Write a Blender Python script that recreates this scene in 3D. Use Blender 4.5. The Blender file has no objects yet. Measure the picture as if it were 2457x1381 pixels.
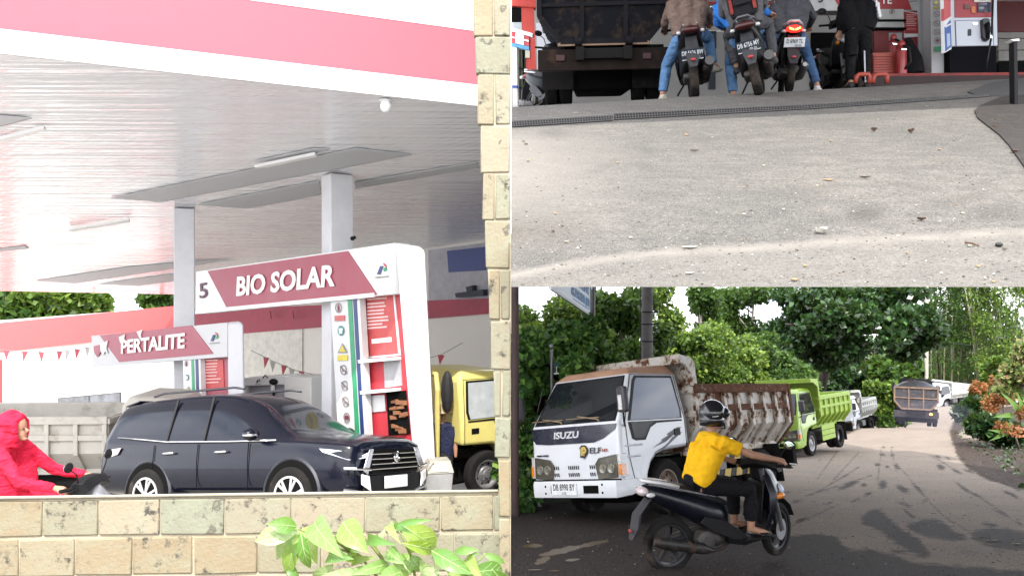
import bpy, bmesh, math, random
import numpy as np
from mathutils import Vector, Matrix, Euler
random.seed(7); rng = np.random.default_rng(7)
scene = bpy.context.scene
COL = scene.collection
rad = math.radians
# ------------------------------------------------------------------ camera, sky, sun, exposure
F, CX, CY = 2000.0, 1228.5, 690.5
cam = bpy.data.cameras.new('camera'); cam.sensor_width = 36; cam.lens = 36 * F / 2457
cam.clip_start = .05; cam.clip_end = 2000
co = bpy.data.objects.new('camera', cam); COL.objects.link(co); co.rotation_euler = (rad(90), 0, 0); scene.camera = co
SUN_EL, SUN_AZ = 54, .4          # elevation; direction it comes from: behind the viewer, a touch to the left
wd = bpy.data.worlds.new('World'); scene.world = wd; wd.use_nodes = True
wn, wl = wd.node_tree.nodes, wd.node_tree.links
bg = wn['Background']
sky = wn.new('ShaderNodeTexSky'); sky.sky_type = 'NISHITA'; sky.sun_disc = False
sky.sun_elevation = rad(SUN_EL); sky.sun_rotation = rad(180 + SUN_AZ); sky.dust_density = 2.5; sky.air_density = 1.0
# the land falls away from the viewer, so the horizon lies below eye level: the sky is looked up a little higher
tc = wn.new('ShaderNodeTexCoord'); mp = wn.new('ShaderNodeMapping'); mp.vector_type = 'POINT'
mp.inputs['Location'].default_value = (0, 0, .30); nz = wn.new('ShaderNodeVectorMath'); nz.operation = 'NORMALIZE'
wl.new(tc.outputs['Generated'], mp.inputs['Vector']); wl.new(mp.outputs[0], nz.inputs[0]); wl.new(nz.outputs[0], sky.inputs['Vector'])
cn = wn.new('ShaderNodeTexNoise'); cn.inputs['Scale'].default_value = 2.6; cn.inputs['Detail'].default_value = 6; cn.inputs['Roughness'].default_value = .6
cmap = wn.new('ShaderNodeMapping'); cmap.inputs['Scale'].default_value = (1, 1, 2.4)
wl.new(tc.outputs['Generated'], cmap.inputs['Vector']); wl.new(cmap.outputs[0], cn.inputs['Vector'])
cr = wn.new('ShaderNodeValToRGB'); cr.color_ramp.elements[0].position = .33; cr.color_ramp.elements[1].position = .56
wl.new(cn.outputs['Fac'], cr.inputs[0])
cmx = wn.new('ShaderNodeMix'); cmx.data_type = 'RGBA'; cmx.inputs[7].default_value = (10.6, 10.8, 11.2, 1)
wl.new(cr.outputs[0], cmx.inputs[0]); wl.new(sky.outputs[0], cmx.inputs[6]); wl.new(cmx.outputs[2], bg.inputs[0])
bg.inputs[1].default_value = .15
sl = bpy.data.lights.new('sun', 'SUN'); sl.energy = 2.25; sl.angle = rad(.6); sl.color = (1, .95, .87)
so = bpy.data.objects.new('sun', sl); COL.objects.link(so); so.rotation_euler = (rad(90 - SUN_EL), 0, rad(SUN_AZ))
vs = scene.view_settings; vs.view_transform = 'Standard'; vs.look = 'None'; vs.gamma = 1; vs.exposure = 1.5
vs.use_curve_mapping = False
scene.cycles.max_bounces = 8; scene.cycles.use_denoising = True; scene.cycles.sample_clamp_indirect = 8

# ------------------------------------------------------------------ helpers
def P(px, py, D): return Vector(((px - CX) / F * D, D, (CY - py) / F * D))
H0, SL = 1.6, .147
def G(x, y):                      # lie of the land: road and forecourt run downhill from the viewer, with a swell where the road bends
    d = max(0., min(1., (y - 50) / 30))
    return -H0 - SL * y + 1.4 * d * d * (3 - 2 * d) + .012 * max(0., y - 18) + .55 * math.exp(-((x - 18.5) ** 2 / 40 + (y - 38) ** 2 / 60))
def GP(px, py, dz=0):             # the point of the ground seen at a pixel
    k = (px - CX) / F; lo, hi = 2., 400.; t = (CY - py) / F
    for _ in range(60):
        m = (lo + hi) / 2
        if t * m > G(k * m, m): lo = m
        else: hi = m
        if hi - lo < 1e-4: break
    return Vector((k * lo, lo, G(k * lo, lo) + dz))
INV = {}
def setM(o, M): o.matrix_world = M; INV[o.name] = M.inverted()
def tag(o, label=None, cat=None, group=None, kind=None):
    if label: o['label'] = label
    if cat: o['category'] = cat
    if group: o['group'] = group
    if kind: o['kind'] = kind
    return o
def thing(name, label, cat, M=None, group=None):
    o = bpy.data.objects.new(name, None); COL.objects.link(o); o.empty_display_size = .1
    if M is None: M = Matrix.Identity(4)
    if not isinstance(M, Matrix): M = Matrix.Translation(Vector(M))
    setM(o, M); return tag(o, label, cat, group)
def pose(x, y, z, yaw, pitch=0, roll=0): return Matrix.Translation((x, y, z)) @ Matrix.Rotation(yaw, 4, 'Z') @ Matrix.Rotation(pitch, 4, 'Y') @ Matrix.Rotation(roll, 4, 'X')
def link(o, parent=None):
    COL.objects.link(o)
    if parent is not None:
        o.parent = parent; INV[o.name] = INV.get(parent.name, Matrix.Identity(4))
    return o
def dup(o, M=None, parent=None):
    c = o.copy(); COL.objects.link(c)
    if parent is not None: c.parent = parent
    if M is not None: setM(c, M)
    for ch in o.children: dup(ch, None, c)
    return c
class MB:
    def __init__(s): s.v = []; s.f = []; s.mi = []; s.T = None
    def _a(s, pts, faces, m):
        o = len(s.v)
        if s.T is not None: pts = [s.T @ Vector(p) for p in pts]
        s.v += [tuple(p) for p in pts]; s.f += [tuple(i + o for i in f) for f in faces]; s.mi += [m] * len(faces); return s
    def box(s, c, d, R=None, m=0):
        c = Vector(c); pts = []
        for z in (-.5, .5):
            for x, y in ((-.5, -.5), (.5, -.5), (.5, .5), (-.5, .5)):
                p = Vector((x * d[0], y * d[1], z * d[2])); pts.append(c + (R @ p if R is not None else p))
        return s.hexa(pts, m)
    def bx(s, x0, x1, y0, y1, z0, z1, m=0): return s.box(((x0 + x1) / 2, (y0 + y1) / 2, (z0 + z1) / 2), (x1 - x0, y1 - y0, z1 - z0), None, m)
    def hexa(s, p, m=0): return s._a(p, [(3, 2, 1, 0), (4, 5, 6, 7), (0, 1, 5, 4), (1, 2, 6, 5), (2, 3, 7, 6), (3, 0, 4, 7)], m)
    def poly(s, p, m=0): return s._a(p, [tuple(range(len(p)))], m)
    def slab(s, p, t, m=0):       # polygon p pushed by vector t
        n = len(p); t = Vector(t); a = [Vector(q) for q in p]; b = [q + t for q in a]
        return s._a(a + b, [tuple(range(n - 1, -1, -1)), tuple(range(n, 2 * n))] + [(i, (i + 1) % n, n + (i + 1) % n, n + i) for i in range(n)], m)
    def prism(s, poly, lo, hi, ax='y', m=0, lo_in=0):
        f = {'y': lambda a, b, c: (a, c, b), 'x': lambda a, b, c: (c, a, b), 'z': lambda a, b, c: (a, b, c)}[ax]
        return s.slab([f(a, b, lo) for a, b in poly], Vector(f(0, 0, hi - lo)), m)
    def tube(s, pts, r, n=8, m=0, cap=True, sq=None):
        pts = [Vector(p) for p in pts]; k = len(pts)
        rs = r if isinstance(r, (list, tuple)) else [r] * k
        V = []; up = None
        for i, p in enumerate(pts):
            t = (pts[min(i + 1, k - 1)] - pts[max(i - 1, 0)])
            if t.length < 1e-9: t = Vector((0, 0, 1))
            t.normalize()
            if up is None:
                up = Vector((0, 0, 1)) if abs(t.z) < .9 else Vector((1, 0, 0))
            a = t.cross(up)
            if a.length < 1e-6: a = t.orthogonal()
            a.normalize(); b = a.cross(t); up = b
            for j in range(n):
                q = 2 * math.pi * j / n + (math.pi / 4 if n == 4 else 0)
                V.append(p + (a * math.cos(q) + b * math.sin(q) * (sq or 1)) * rs[i])
        Fc = [(i * n + j, i * n + (j + 1) % n, (i + 1) * n + (j + 1) % n, (i + 1) * n + j) for i in range(k - 1) for j in range(n)]
        if cap: Fc += [tuple(range(n - 1, -1, -1)), tuple((k - 1) * n + j for j in range(n))]
        return s._a(V, Fc, m)
    def lathe(s, prof, c, ax='y', n=24, m=0, closed=False):   # prof: (r, h)
        c = Vector(c); V = []
        for r, h in prof:
            for j in range(n):
                q = 2 * math.pi * j / n; a, b = r * math.cos(q), r * math.sin(q)
                V.append(c + Vector({'y': (a, h, b), 'x': (h, a, b), 'z': (a, b, h)}[ax]))
        k = len(prof); Fc = []
        for i in range(k if closed else k - 1):
            i2 = (i + 1) % k
            Fc += [(i * n + j, i * n + (j + 1) % n, i2 * n + (j + 1) % n, i2 * n + j) for j in range(n)]
        return s._a(V, Fc, m)
    def ball(s, c, r, n=12, k=8, m=0, R=None):
        c = Vector(c); r = (r, r, r) if not isinstance(r, (list, tuple)) else r; V = []
        for i in range(1, k):
            a = math.pi * i / k
            for j in range(n):
                q = 2 * math.pi * j / n; p = Vector((r[0] * math.sin(a) * math.cos(q), r[1] * math.sin(a) * math.sin(q), r[2] * math.cos(a)))
                V.append(c + (R @ p if R is not None else p))
        t, b = Vector((0, 0, r[2])), Vector((0, 0, -r[2])); V += [c + (R @ t if R is not None else t), c + (R @ b if R is not None else b)]
        Fc = [(i * n + j, i * n + (j + 1) % n, (i + 1) * n + (j + 1) % n, (i + 1) * n + j) for i in range(k - 2) for j in range(n)]
        T, B = (k - 1) * n, (k - 1) * n + 1
        Fc += [(T, (j + 1) % n, j) for j in range(n)] + [(B, (k - 2) * n + j, (k - 2) * n + (j + 1) % n) for j in range(n)]
        return s._a(V, Fc, m)
    def loft(s, rings, m=0, cap=True, closed=True):
        n = len(rings[0]); V = [p for r in rings for p in r]; k = len(rings)
        Fc = [(i * n + j, i * n + (j + 1) % n, (i + 1) * n + (j + 1) % n, (i + 1) * n + j) for i in range(k - 1) for j in range(n if closed else n - 1)]
        if cap: Fc += [tuple(range(n - 1, -1, -1)), tuple((k - 1) * n + j for j in range(n))]
        return s._a(V, Fc, m)
    def build(s, name, mats, parent=None, world=False, smooth=0, bevel=0, seg=2, sub=0, fixn=True):
        me = bpy.data.meshes.new(name)
        V = s.v
        if world and parent is not None:
            I = INV[parent.name]; V = [tuple(I @ Vector(p)) for p in V]
        me.from_pydata(V, [], s.f)
        for mt in (mats if isinstance(mats, (list, tuple)) else [mats]): me.materials.append(mt)
        if any(s.mi): me.polygons.foreach_set('material_index', s.mi)
        if fixn:
            b = bmesh.new(); b.from_mesh(me); bmesh.ops.recalc_face_normals(b, faces=b.faces); b.to_mesh(me); b.free()
        if smooth:
            me.polygons.foreach_set('use_smooth', [True] * len(me.polygons))
            if smooth < 180: me.set_sharp_from_angle(angle=rad(smooth))
        me.update()
        o = bpy.data.objects.new(name, me); link(o, parent)
        if bevel:
            bm_ = o.modifiers.new('bevel', 'BEVEL'); bm_.width = bevel; bm_.segments = seg; bm_.limit_method = 'ANGLE'; bm_.angle_limit = rad(32); bm_.harden_normals = False
            if not smooth:
                me.polygons.foreach_set('use_smooth', [True] * len(me.polygons)); me.set_sharp_from_angle(angle=rad(30))
        if sub:
            sm_ = o.modifiers.new('sub', 'SUBSURF'); sm_.levels = sub; sm_.render_levels = sub
        return o
def mesh_np(name, V, Fq, mats, parent=None, mi=None):           # large quad/tri meshes straight from numpy
    me = bpy.data.meshes.new(name); nf, k = Fq.shape
    me.vertices.add(len(V)); me.vertices.foreach_set('co', np.ascontiguousarray(V, np.float32).ravel())
    me.loops.add(nf * k); me.loops.foreach_set('vertex_index', np.ascontiguousarray(Fq, np.int32).ravel())
    me.polygons.add(nf); me.polygons.foreach_set('loop_start', np.arange(0, nf * k, k, dtype=np.int32))
    for mt in (mats if isinstance(mats, (list, tuple)) else [mats]): me.materials.append(mt)
    if mi is not None: me.polygons.foreach_set('material_index', np.ascontiguousarray(mi, np.int32))
    me.update(calc_edges=True); me.validate()
    o = bpy.data.objects.new(name, me); link(o, parent); return o
def text(name, body, mat, parent, M, size, ext=.004, shear=0, offset=0, sx=1, world=True, align='CENTER', space=1):
    cu = bpy.data.curves.new(name, 'FONT'); cu.body = body; cu.size = size; cu.extrude = ext; cu.shear = shear; cu.offset = offset
    cu.align_x = align; cu.align_y = 'CENTER'; cu.space_character = space; cu.resolution_u = 3; cu.materials.append(mat)
    o = bpy.data.objects.new(name, cu); link(o, parent)
    M = M @ Matrix.Diagonal((sx, 1, 1, 1))
    o.matrix_local = (INV[parent.name] @ M) if (world and parent is not None) else M
    return o
def frame(o, xdir, ydir):         # matrix whose local x,y span the given plane (for lettering)
    x = Vector(xdir).normalized(); y = Vector(ydir); y = (y - x * y.dot(x)).normalized(); z = x.cross(y)
    M = Matrix.Identity(4); M.col[0][:3] = x; M.col[1][:3] = y; M.col[2][:3] = z; M.col[3][:3] = Vector(o); return M
# ------------------------------------------------------------------ materials
def newmat(name):
    m = bpy.data.materials.new(name); m.use_nodes = True; nt = m.node_tree; return m, nt.nodes, nt.links, nt.nodes['Principled BSDF']
def rgb(c): return (c[0], c[1], c[2], 1)
def noise(nn, ll, scale, detail=4, rough=.55, coord='Object', vec=None, stretch=None):
    n = nn.new('ShaderNodeTexNoise'); n.inputs['Scale'].default_value = scale; n.inputs['Detail'].default_value = detail; n.inputs['Roughness'].default_value = rough
    t = nn.new('ShaderNodeTexCoord'); src = t.outputs[coord]
    if stretch:
        q = nn.new('ShaderNodeMapping'); q.inputs['Scale'].default_value = stretch; ll.new(src, q.inputs[0]); src = q.outputs[0]
    ll.new(src, n.inputs['Vector']); return n
def ramp(nn, ll, src, stops):
    r = nn.new('ShaderNodeValToRGB'); e = r.color_ramp.elements
    while len(e) < len(stops): e.new(.5)
    for k, (p, c) in enumerate(stops): e[k].position = p; e[k].color = rgb(c) if not isinstance(c, (int, float)) else (c, c, c, 1)
    ll.new(src, r.inputs[0]); return r
def mixc(nn, ll, fac, a, b):
    x = nn.new('ShaderNodeMix'); x.data_type = 'RGBA'
    for s, v in ((0, fac), (6, a), (7, b)):
        if hasattr(v, 'is_linked'): ll.new(v, x.inputs[s])
        else: x.inputs[s].default_value = v if s == 0 else rgb(v)
    return x.outputs[2]
def bumpn(nn, ll, b, src, strength, dist=.02):
    u = nn.new('ShaderNodeBump'); u.inputs['Strength'].default_value = strength; u.inputs['Distance'].default_value = dist
    ll.new(src, u.inputs['Height']); ll.new(u.outputs[0], b.inputs['Normal']); return u
_mc = {}
def M(name, col, rough=.55, metal=0, var=.18, scale=5, bump=0, bscale=40, spec=.5, coat=0, dirt=None, dscale=3, dcov=.55, stretch=None, aniso=0):
    if name in _mc: return _mc[name]
    m, nn, ll, b = newmat(name)
    n = noise(nn, ll, scale, 5, .6, stretch=stretch)
    lo = tuple(c * (1 - var) for c in col); hi = tuple(min(1, c * (1 + var * .6)) for c in col)
    c = ramp(nn, ll, n.outputs['Fac'], [(.3, lo), (.7, hi)]).outputs[0]
    if dirt:
        d = noise(nn, ll, dscale, 8, .68); f = ramp(nn, ll, d.outputs['Fac'], [(dcov, 0), (dcov + .14, 1)]); c = mixc(nn, ll, f.outputs[0], c, dirt)
    ll.new(c, b.inputs['Base Color'])
    rr = ramp(nn, ll, n.outputs['Fac'], [(.25, max(.02, rough - .08)), (.75, min(1, rough + .08))]); ll.new(rr.outputs[0], b.inputs['Roughness'])
    b.inputs['Metallic'].default_value = metal; b.inputs['Specular IOR Level'].default_value = spec; b.inputs['Coat Weight'].default_value = coat; b.inputs['Coat Roughness'].default_value = .06
    if bump:
        nb = noise(nn, ll, bscale, 4, .6); bumpn(nn, ll, b, nb.outputs['Fac'], bump)
    _mc[name] = m; return m
def emis(name, col, st):
    m, nn, ll, b = newmat(name); b.inputs['Base Color'].default_value = rgb(col); b.inputs['Emission Color'].default_value = rgb(col); b.inputs['Emission Strength'].default_value = st; return m
def paint_rust(name, col, rust=(.13, .05, .022), cov=.5, scale=3.2, rough=.45):
    m, nn, ll, b = newmat(name)
    n = noise(nn, ll, scale, 10, .68); n2 = noise(nn, ll, scale * 5, 8, .7)
    ad = nn.new('ShaderNodeMath'); ad.operation = 'MULTIPLY_ADD'; ll.new(n2.outputs['Fac'], ad.inputs[0]); ad.inputs[1].default_value = .35; ll.new(n.outputs['Fac'], ad.inputs[2])
    f = ramp(nn, ll, ad.outputs[0], [(cov + .13, 0), (cov + .2, 1)])
    h = ramp(nn, ll, ad.outputs[0], [(cov + .02, 0), (cov + .16, .55)])
    n3 = noise(nn, ll, 14, 6, .7); rc = ramp(nn, ll, n3.outputs['Fac'], [(.3, tuple(c * .45 for c in rust)), (.55, rust), (.75, (rust[0] * 2.1, rust[1] * 2.3, rust[2] * 2.2))])
    base = mixc(nn, ll, h.outputs[0], col, (col[0] * .8, col[1] * .62, col[2] * .42))
    ll.new(mixc(nn, ll, f.outputs[0], base, rc.outputs[0]), b.inputs['Base Color'])
    rr = ramp(nn, ll, f.outputs[0], [(0, rough), (1, .9)]); ll.new(rr.outputs[0], b.inputs['Roughness'])
    bumpn(nn, ll, b, ad.outputs[0], .35, .02); return m
def leafmat(name, stops, trans=.35, rough=.5, spec=.35):
    m, nn, ll, b = newmat(name); g = nn.new('ShaderNodeNewGeometry')
    r = ramp(nn, ll, g.outputs['Random Per Island'], stops)
    ll.new(r.outputs[0], b.inputs['Base Color']); b.inputs['Roughness'].default_value = rough; b.inputs['Specular IOR Level'].default_value = spec
    t = nn.new('ShaderNodeBsdfTranslucent'); ll.new(mixc(nn, ll, .35, r.outputs[0], (.22, .32, .03)), t.inputs[0])
    x = nn.new('ShaderNodeMixShader'); x.inputs[0].default_value = trans; ll.new(b.outputs[0], x.inputs[1]); ll.new(t.outputs[0], x.inputs[2])
    ll.new(x.outputs[0], nn['Material Output'].inputs[0]); return m
def glassmat(name, tint=(.012, .015, .018), rough=.04, cloud=False):
    m, nn, ll, b = newmat(name); b.inputs['Base Color'].default_value = rgb(tint); b.inputs['Roughness'].default_value = rough; b.inputs['Specular IOR Level'].default_value = .6
    b.inputs['Coat Weight'].default_value = .2; b.inputs['Coat Roughness'].default_value = .02; return m
WHITE = M('white_paint', (.78, .78, .77), .4, var=.05); RED = M('red_paint', (.46, .035, .05), .45, var=.08)
BLACK = M('black_plastic', (.009, .009, .010), .5, var=.3, spec=.2); RUBBER = M('tyre_rubber', (.014, .013, .013), .9, var=.35, bump=.2, spec=.2, dirt=(.055, .043, .034), dcov=.56)
CHROME = M('chrome', (.75, .75, .76), .14, 1, var=.05); STEEL = M('bare_steel', (.36, .36, .37), .42, .7, var=.2); GLASS = glassmat('dark_glass')
DARK = M('dark_cavity', (.005, .005, .005), 1, spec=.1); CHASSIS = M('chassis_black', (.009, .008, .008), .85, var=.4, spec=.2, dirt=(.03, .022, .016), dcov=.58)
# ------------------------------------------------------------------ people
SKIN = M('skin', (.36, .19, .12), .55, var=.1); HAIR = M('black_hair', (.012, .01, .009), .5)
def blob(name, tubes, balls, mat, parent, vox=.013, sm=6):
    mb = MB()
    for pts, r in tubes: mb.tube(pts, r, 12)
    for c, r in balls: mb.ball(c, r, 14, 10)
    o = mb.build(name, mat, parent)
    md = o.modifiers.new('join', 'REMESH'); md.mode = 'VOXEL'; md.voxel_size = vox; md.use_smooth_shade = True
    s = o.modifiers.new('soft', 'SMOOTH'); s.iterations = sm; s.factor = .5
    if name in ('shirt', 'jacket', 'trousers', 'hood'):
        tx = bpy.data.textures.get('folds') or bpy.data.textures.new('folds', 'CLOUDS'); tx.noise_scale = .085; tx.noise_depth = 2; tx.noise_basis = 'VORONOI_F2_F1'
        d = o.modifiers.new('folds', 'DISPLACE'); d.texture = tx; d.strength = -.030; d.mid_level = .25; d.texture_coords = 'LOCAL'; s2 = o.modifiers.new('soft2', 'SMOOTH'); s2.iterations = 2
    return o
def cloth(name, col, fold=.5, scale=9, var=.22):
    fold *= .6; scale *= .75
    if name in _mc: return _mc[name]
    m, nn, ll, b = newmat(name)
    n = noise(nn, ll, scale, 3, .5, stretch=(1, 1, 2.2)); n.inputs['Distortion'].default_value = 1.2
    c = ramp(nn, ll, n.outputs['Fac'], [(.25, tuple(x * (1 - var) for x in col)), (.75, tuple(min(1, x * (1 + var)) for x in col))])
    ll.new(c.outputs[0], b.inputs['Base Color']); b.inputs['Roughness'].default_value = .85; b.inputs['Specular IOR Level'].default_value = .2
    bumpn(nn, ll, b, n.outputs['Fac'], fold, .06); _mc[name] = m; return m
def lerp(a, b, t): return Vector(a) * (1 - t) + Vector(b) * t
def hand(root_list, wr, dirv, palm_n, side, grip=True):
    """fingers for one hand: a palm tube, four unequal bent fingers and a thumb"""
    w = Vector(wr); d = Vector(dirv).normalized(); n = Vector(palm_n).normalized(); s = d.cross(n).normalized() * side
    T = [([w - d * .02, w + d * .05, w + d * .085], [.027, .034, .03])]
    for k, (off, L) in enumerate(((-.030, .062), (-.010, .072), (.011, .068), (.030, .054))):
        a = w + d * .082 + s * off; c = -n if grip else d
        b = a + (d * .6 + c * .5) * L * .5; e = b + (c * .9 + d * .1) * L * .38; f = e + (c * .5 - d * .6) * L * .34
        T.append(([a - d * .03, a, b, e, f], [.0105, .0102, .0095, .0088, .0075]))
    a = w + d * .025 - s * .032; T.append(([w, a, a + d * .03 - s * .022 - n * .012, a + d * .05 - s * .016 - n * .035], [.02, .0135, .0115, .009]))
    return T
def figure(root, J, shirt, trousers, sleeve='long', shoe=None, head=True, cover=None, vox=.014, hands=True, untucked=True, wide=1.0, trim=0):
    g = {k: Vector(v) for k, v in J.items()}
    up = (g['neck'] - g['pelvis']).normalized()
    T = []; B = []
    def arm(s, r0=1.0): return [g[s + 'sh'], lerp(g[s + 'sh'], g[s + 'el'], .5), g[s + 'el'], lerp(g[s + 'el'], g[s + 'wr'], .45), g[s + 'wr']]
    for s in 'lr':
        T.append((arm(s), [.05, .047, .04, .038, .027]))
        T.append(([g[s + 'hip'], lerp(g[s + 'hip'], g[s + 'kn'], .5), g[s + 'kn'], lerp(g[s + 'kn'], g[s + 'an'], .35), g[s + 'an']], [.085, .075, .057, .055, .038]))
        T.append(([g[s + 'an'] - (g[s + 'toe'] - g[s + 'an']).normalized() * .03, lerp(g[s + 'an'], g[s + 'toe'], .55) , g[s + 'toe']], [.036, .036, .026]))
        T.append(([g[s + 'hip'], lerp(g[s + 'hip'], g[s + 'sh'], .55), g[s + 'sh'] - up * .08], [.085 * wide, .072 * wide, .055 * wide]))
    T.append(([g['pelvis'], lerp(g['pelvis'], g['neck'], .55), g['neck'] - up * .04], [.095, .08, .06]))
    T.append(([g['lsh'], g['neck'] - up * .03, g['rsh']], [.044, .055, .044]))
    hd = g['head']; f = Vector(J.get('face', (1, 0, 0))).normalized(); tilt = f.to_track_quat('X', 'Z').to_matrix()
    T.append(([g['neck'] - up * .05, lerp(g['neck'], hd, .6)], [.056, .052]))
    o_balls = []
    if head:
        B += [(hd + tilt @ Vector((-.01, 0, .03)), (.098, .076, .105)), (hd + tilt @ Vector((.028, 0, -.055)), (.06, .055, .07)), (hd + tilt @ Vector((.098, 0, -.02)), (.018, .014, .022)), (hd + tilt @ Vector((.07, 0, -.098)), (.03, .03, .022))]
        for s in (-1, 1): B.append((hd + tilt @ Vector((-.005, s * .08, -.015)), (.02, .012, .03)))
    if hands:
        for s, sd in (('l', 1), ('r', -1)):
            dv = J.get(s + 'hd', tuple(g[s + 'wr'] - g[s + 'el'])); T += hand(None, g[s + 'wr'], dv, J.get(s + 'pn', (0, 0, 1)), sd)
    body = blob('body', T, B, SKIN, root, vox if not hands else min(vox, .0085), 3)
    if head:
        e = MB()
        for s in (-1, 1): e.ball(hd + tilt @ Vector((.083, s * .032, .0)), (.008, .013, .009), 8, 6)
        e.build('eyes', M('eye_dark', (.02, .015, .012), .2), body, smooth=180)
        e = MB(); e.ball(hd + tilt @ Vector((.087, 0, -.068)), (.008, .026, .007), 10, 6); e.build('mouth', M('lips', (.25, .09, .075), .5), body, smooth=180)
        if cover is None:
            h = MB(); h.ball(hd + tilt @ Vector((-.025, 0, .045)), (.1, .085, .098), 16, 10, R=tilt); h.build('hair', HAIR, body, smooth=180)
    # shirt
    T = []
    for s in 'lr':
        T.append(([g[s + 'hip'] + up * .0, lerp(g[s + 'hip'], g[s + 'sh'], .5), g[s + 'sh'] - up * .07], [.108 * wide, .102 * wide, .095 * wide]))
        a = arm(s)
        if sleeve == 'short': T.append(([a[0], a[1], lerp(a[1], a[2], .25)], [.082, .074, .072]))
        else: T.append((a[:4] + [lerp(a[3], a[4], .92)], [.075, .064, .056, .05, .042]))
    T.append(([g['pelvis'] + up * .02, lerp(g['pelvis'], g['neck'], .5), g['neck'] - up * .06], [.12, .115, .09])); T.append(([g['lsh'], g['neck'] - up * .045, g['rsh']], [.068, .075, .068]))
    blob('shirt' if sleeve == 'short' else 'jacket', T, [], shirt, root, vox, 5)
    T = []
    for s in 'lr':
        T.append(([g[s + 'hip'], lerp(g[s + 'hip'], g[s + 'kn'], .5), g[s + 'kn'], lerp(g[s + 'kn'], g[s + 'an'], .4), lerp(g[s + 'kn'], g[s + 'an'], .92 - trim)], [.105, .096, .078, .072, .064]))
    T.append(([g['lhip'], g['pelvis'], g['rhip']], [.105, .115, .105]))
    blob('trousers', T, [], trousers, root, vox, 5)
    for s in 'lr':
        if shoe:
            d = (g[s + 'toe'] - g[s + 'an']); d.z *= .3; d.normalize(); a = g[s + 'an']; t = g[s + 'toe']
            low = Vector((a.x, a.y, t.z + .0))
            blob('shoe', [([low - d * .05, lerp(low, t, .5), t + d * .02], [.045, .046, .036]), ([a - d * .02 - Vector((0, 0, .01)), low], [.045, .045])], [], shoe, root, .011, 3)
    return body
# ------------------------------------------------------------------ wheels
def wheel(parent, c, r, w, rim_mat, side=1, name='wheel', spokes=0, tread=0, rim_r=.6, n=40, tyre=None):
    """tyre as the wheel's own mesh, the rim and hub as its sub-part; axle along local y"""
    mb = MB(); h = w / 2; c = Vector(c)
    prof = [(r * rim_r, -h * .75), (r * .8, -h), (r * .93, -h * .97), (r * .985, -h * .72), (r, -h * .4), (r, h * .4), (r * .985, h * .72), (r * .93, h * .97), (r * .8, h), (r * rim_r, h * .75)]
    V = []
    for i, (rr, y) in enumerate(prof):
        for j in range(n):
            q = 2 * math.pi * j / n; k = rr
            if tread and 2 <= i <= 7 and (j % 2): k -= tread if i in (3, 6, 2, 7) else tread * .5
            V.append(c + Vector((k * math.cos(q), y, k * math.sin(q))))
    K = len(prof); mb._a(V, [(i * n + j, i * n + (j + 1) % n, ((i + 1) % K) * n + (j + 1) % n, ((i + 1) % K) * n + j) for i in range(K) for j in range(n)], 0)
    t = mb.build(name, tyre or RUBBER, parent, smooth=35)
    rb = MB(); ri = r * rim_r
    if spokes:
        rb.lathe([(ri * 1.02, -h * .7), (ri * 1.02, h * .7), (ri * .9, h * .62), (ri * .86, 0), (ri * .9, -h * .62)], c, 'y', 36, closed=True)
        for k in range(spokes):
            q = 2 * math.pi * k / spokes + .3; d = Vector((math.cos(q), 0, math.sin(q))); e = Vector((-d.z, 0, d.x))
            rb.slab([c + d * ri * .12 - e * ri * .11 + Vector((0, -h * .35, 0)), c + d * ri * .92 - e * ri * .07 + Vector((0, -h * .35, 0)), c + d * ri * .92 + e * ri * .07 + Vector((0, -h * .35, 0)), c + d * ri * .12 + e * ri * .11 + Vector((0, -h * .35, 0))], (0, h * .7, 0))
        rb.lathe([(0, -h * .9), (ri * .24, -h * .9), (ri * .27, -h * .5), (ri * .27, h * .5), (ri * .24, h * .9), (0, h * .9)], c, 'y', 18)
    else:
        s = side
        rb.lathe([(ri * 1.03, -h * .72), (ri * 1.03, h * .78), (ri * .93, h * .74), (ri * .86, h * .2), (ri * .6, h * .12), (ri * .5, h * .5), (ri * .3, h * .55), (ri * .28, h * .8), (0, h * .84)] if s > 0 else [(ri * 1.03, h * .72), (ri * 1.03, -h * .78), (ri * .93, -h * .74), (ri * .86, -h * .2), (ri * .6, -h * .12), (ri * .5, -h * .5), (ri * .3, -h * .55), (ri * .28, -h * .8), (0, -h * .84)], c, 'y', 28)
        for k in range(6):
            q = 2 * math.pi * k / 6; rb.ball(c + Vector((math.cos(q) * ri * .4, s * h * .55, math.sin(q) * ri * .4)), .014, 6, 4)
        for k in range(8):
            q = 2 * math.pi * (k + .5) / 8; rb.ball(c + Vector((math.cos(q) * ri * .74, s * h * .165, math.sin(q) * ri * .74)), (ri * .09, .006, ri * .09), 8, 4, 1)
    rb.build('rim', [rim_mat, DARK], t, smooth=40); return t
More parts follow.
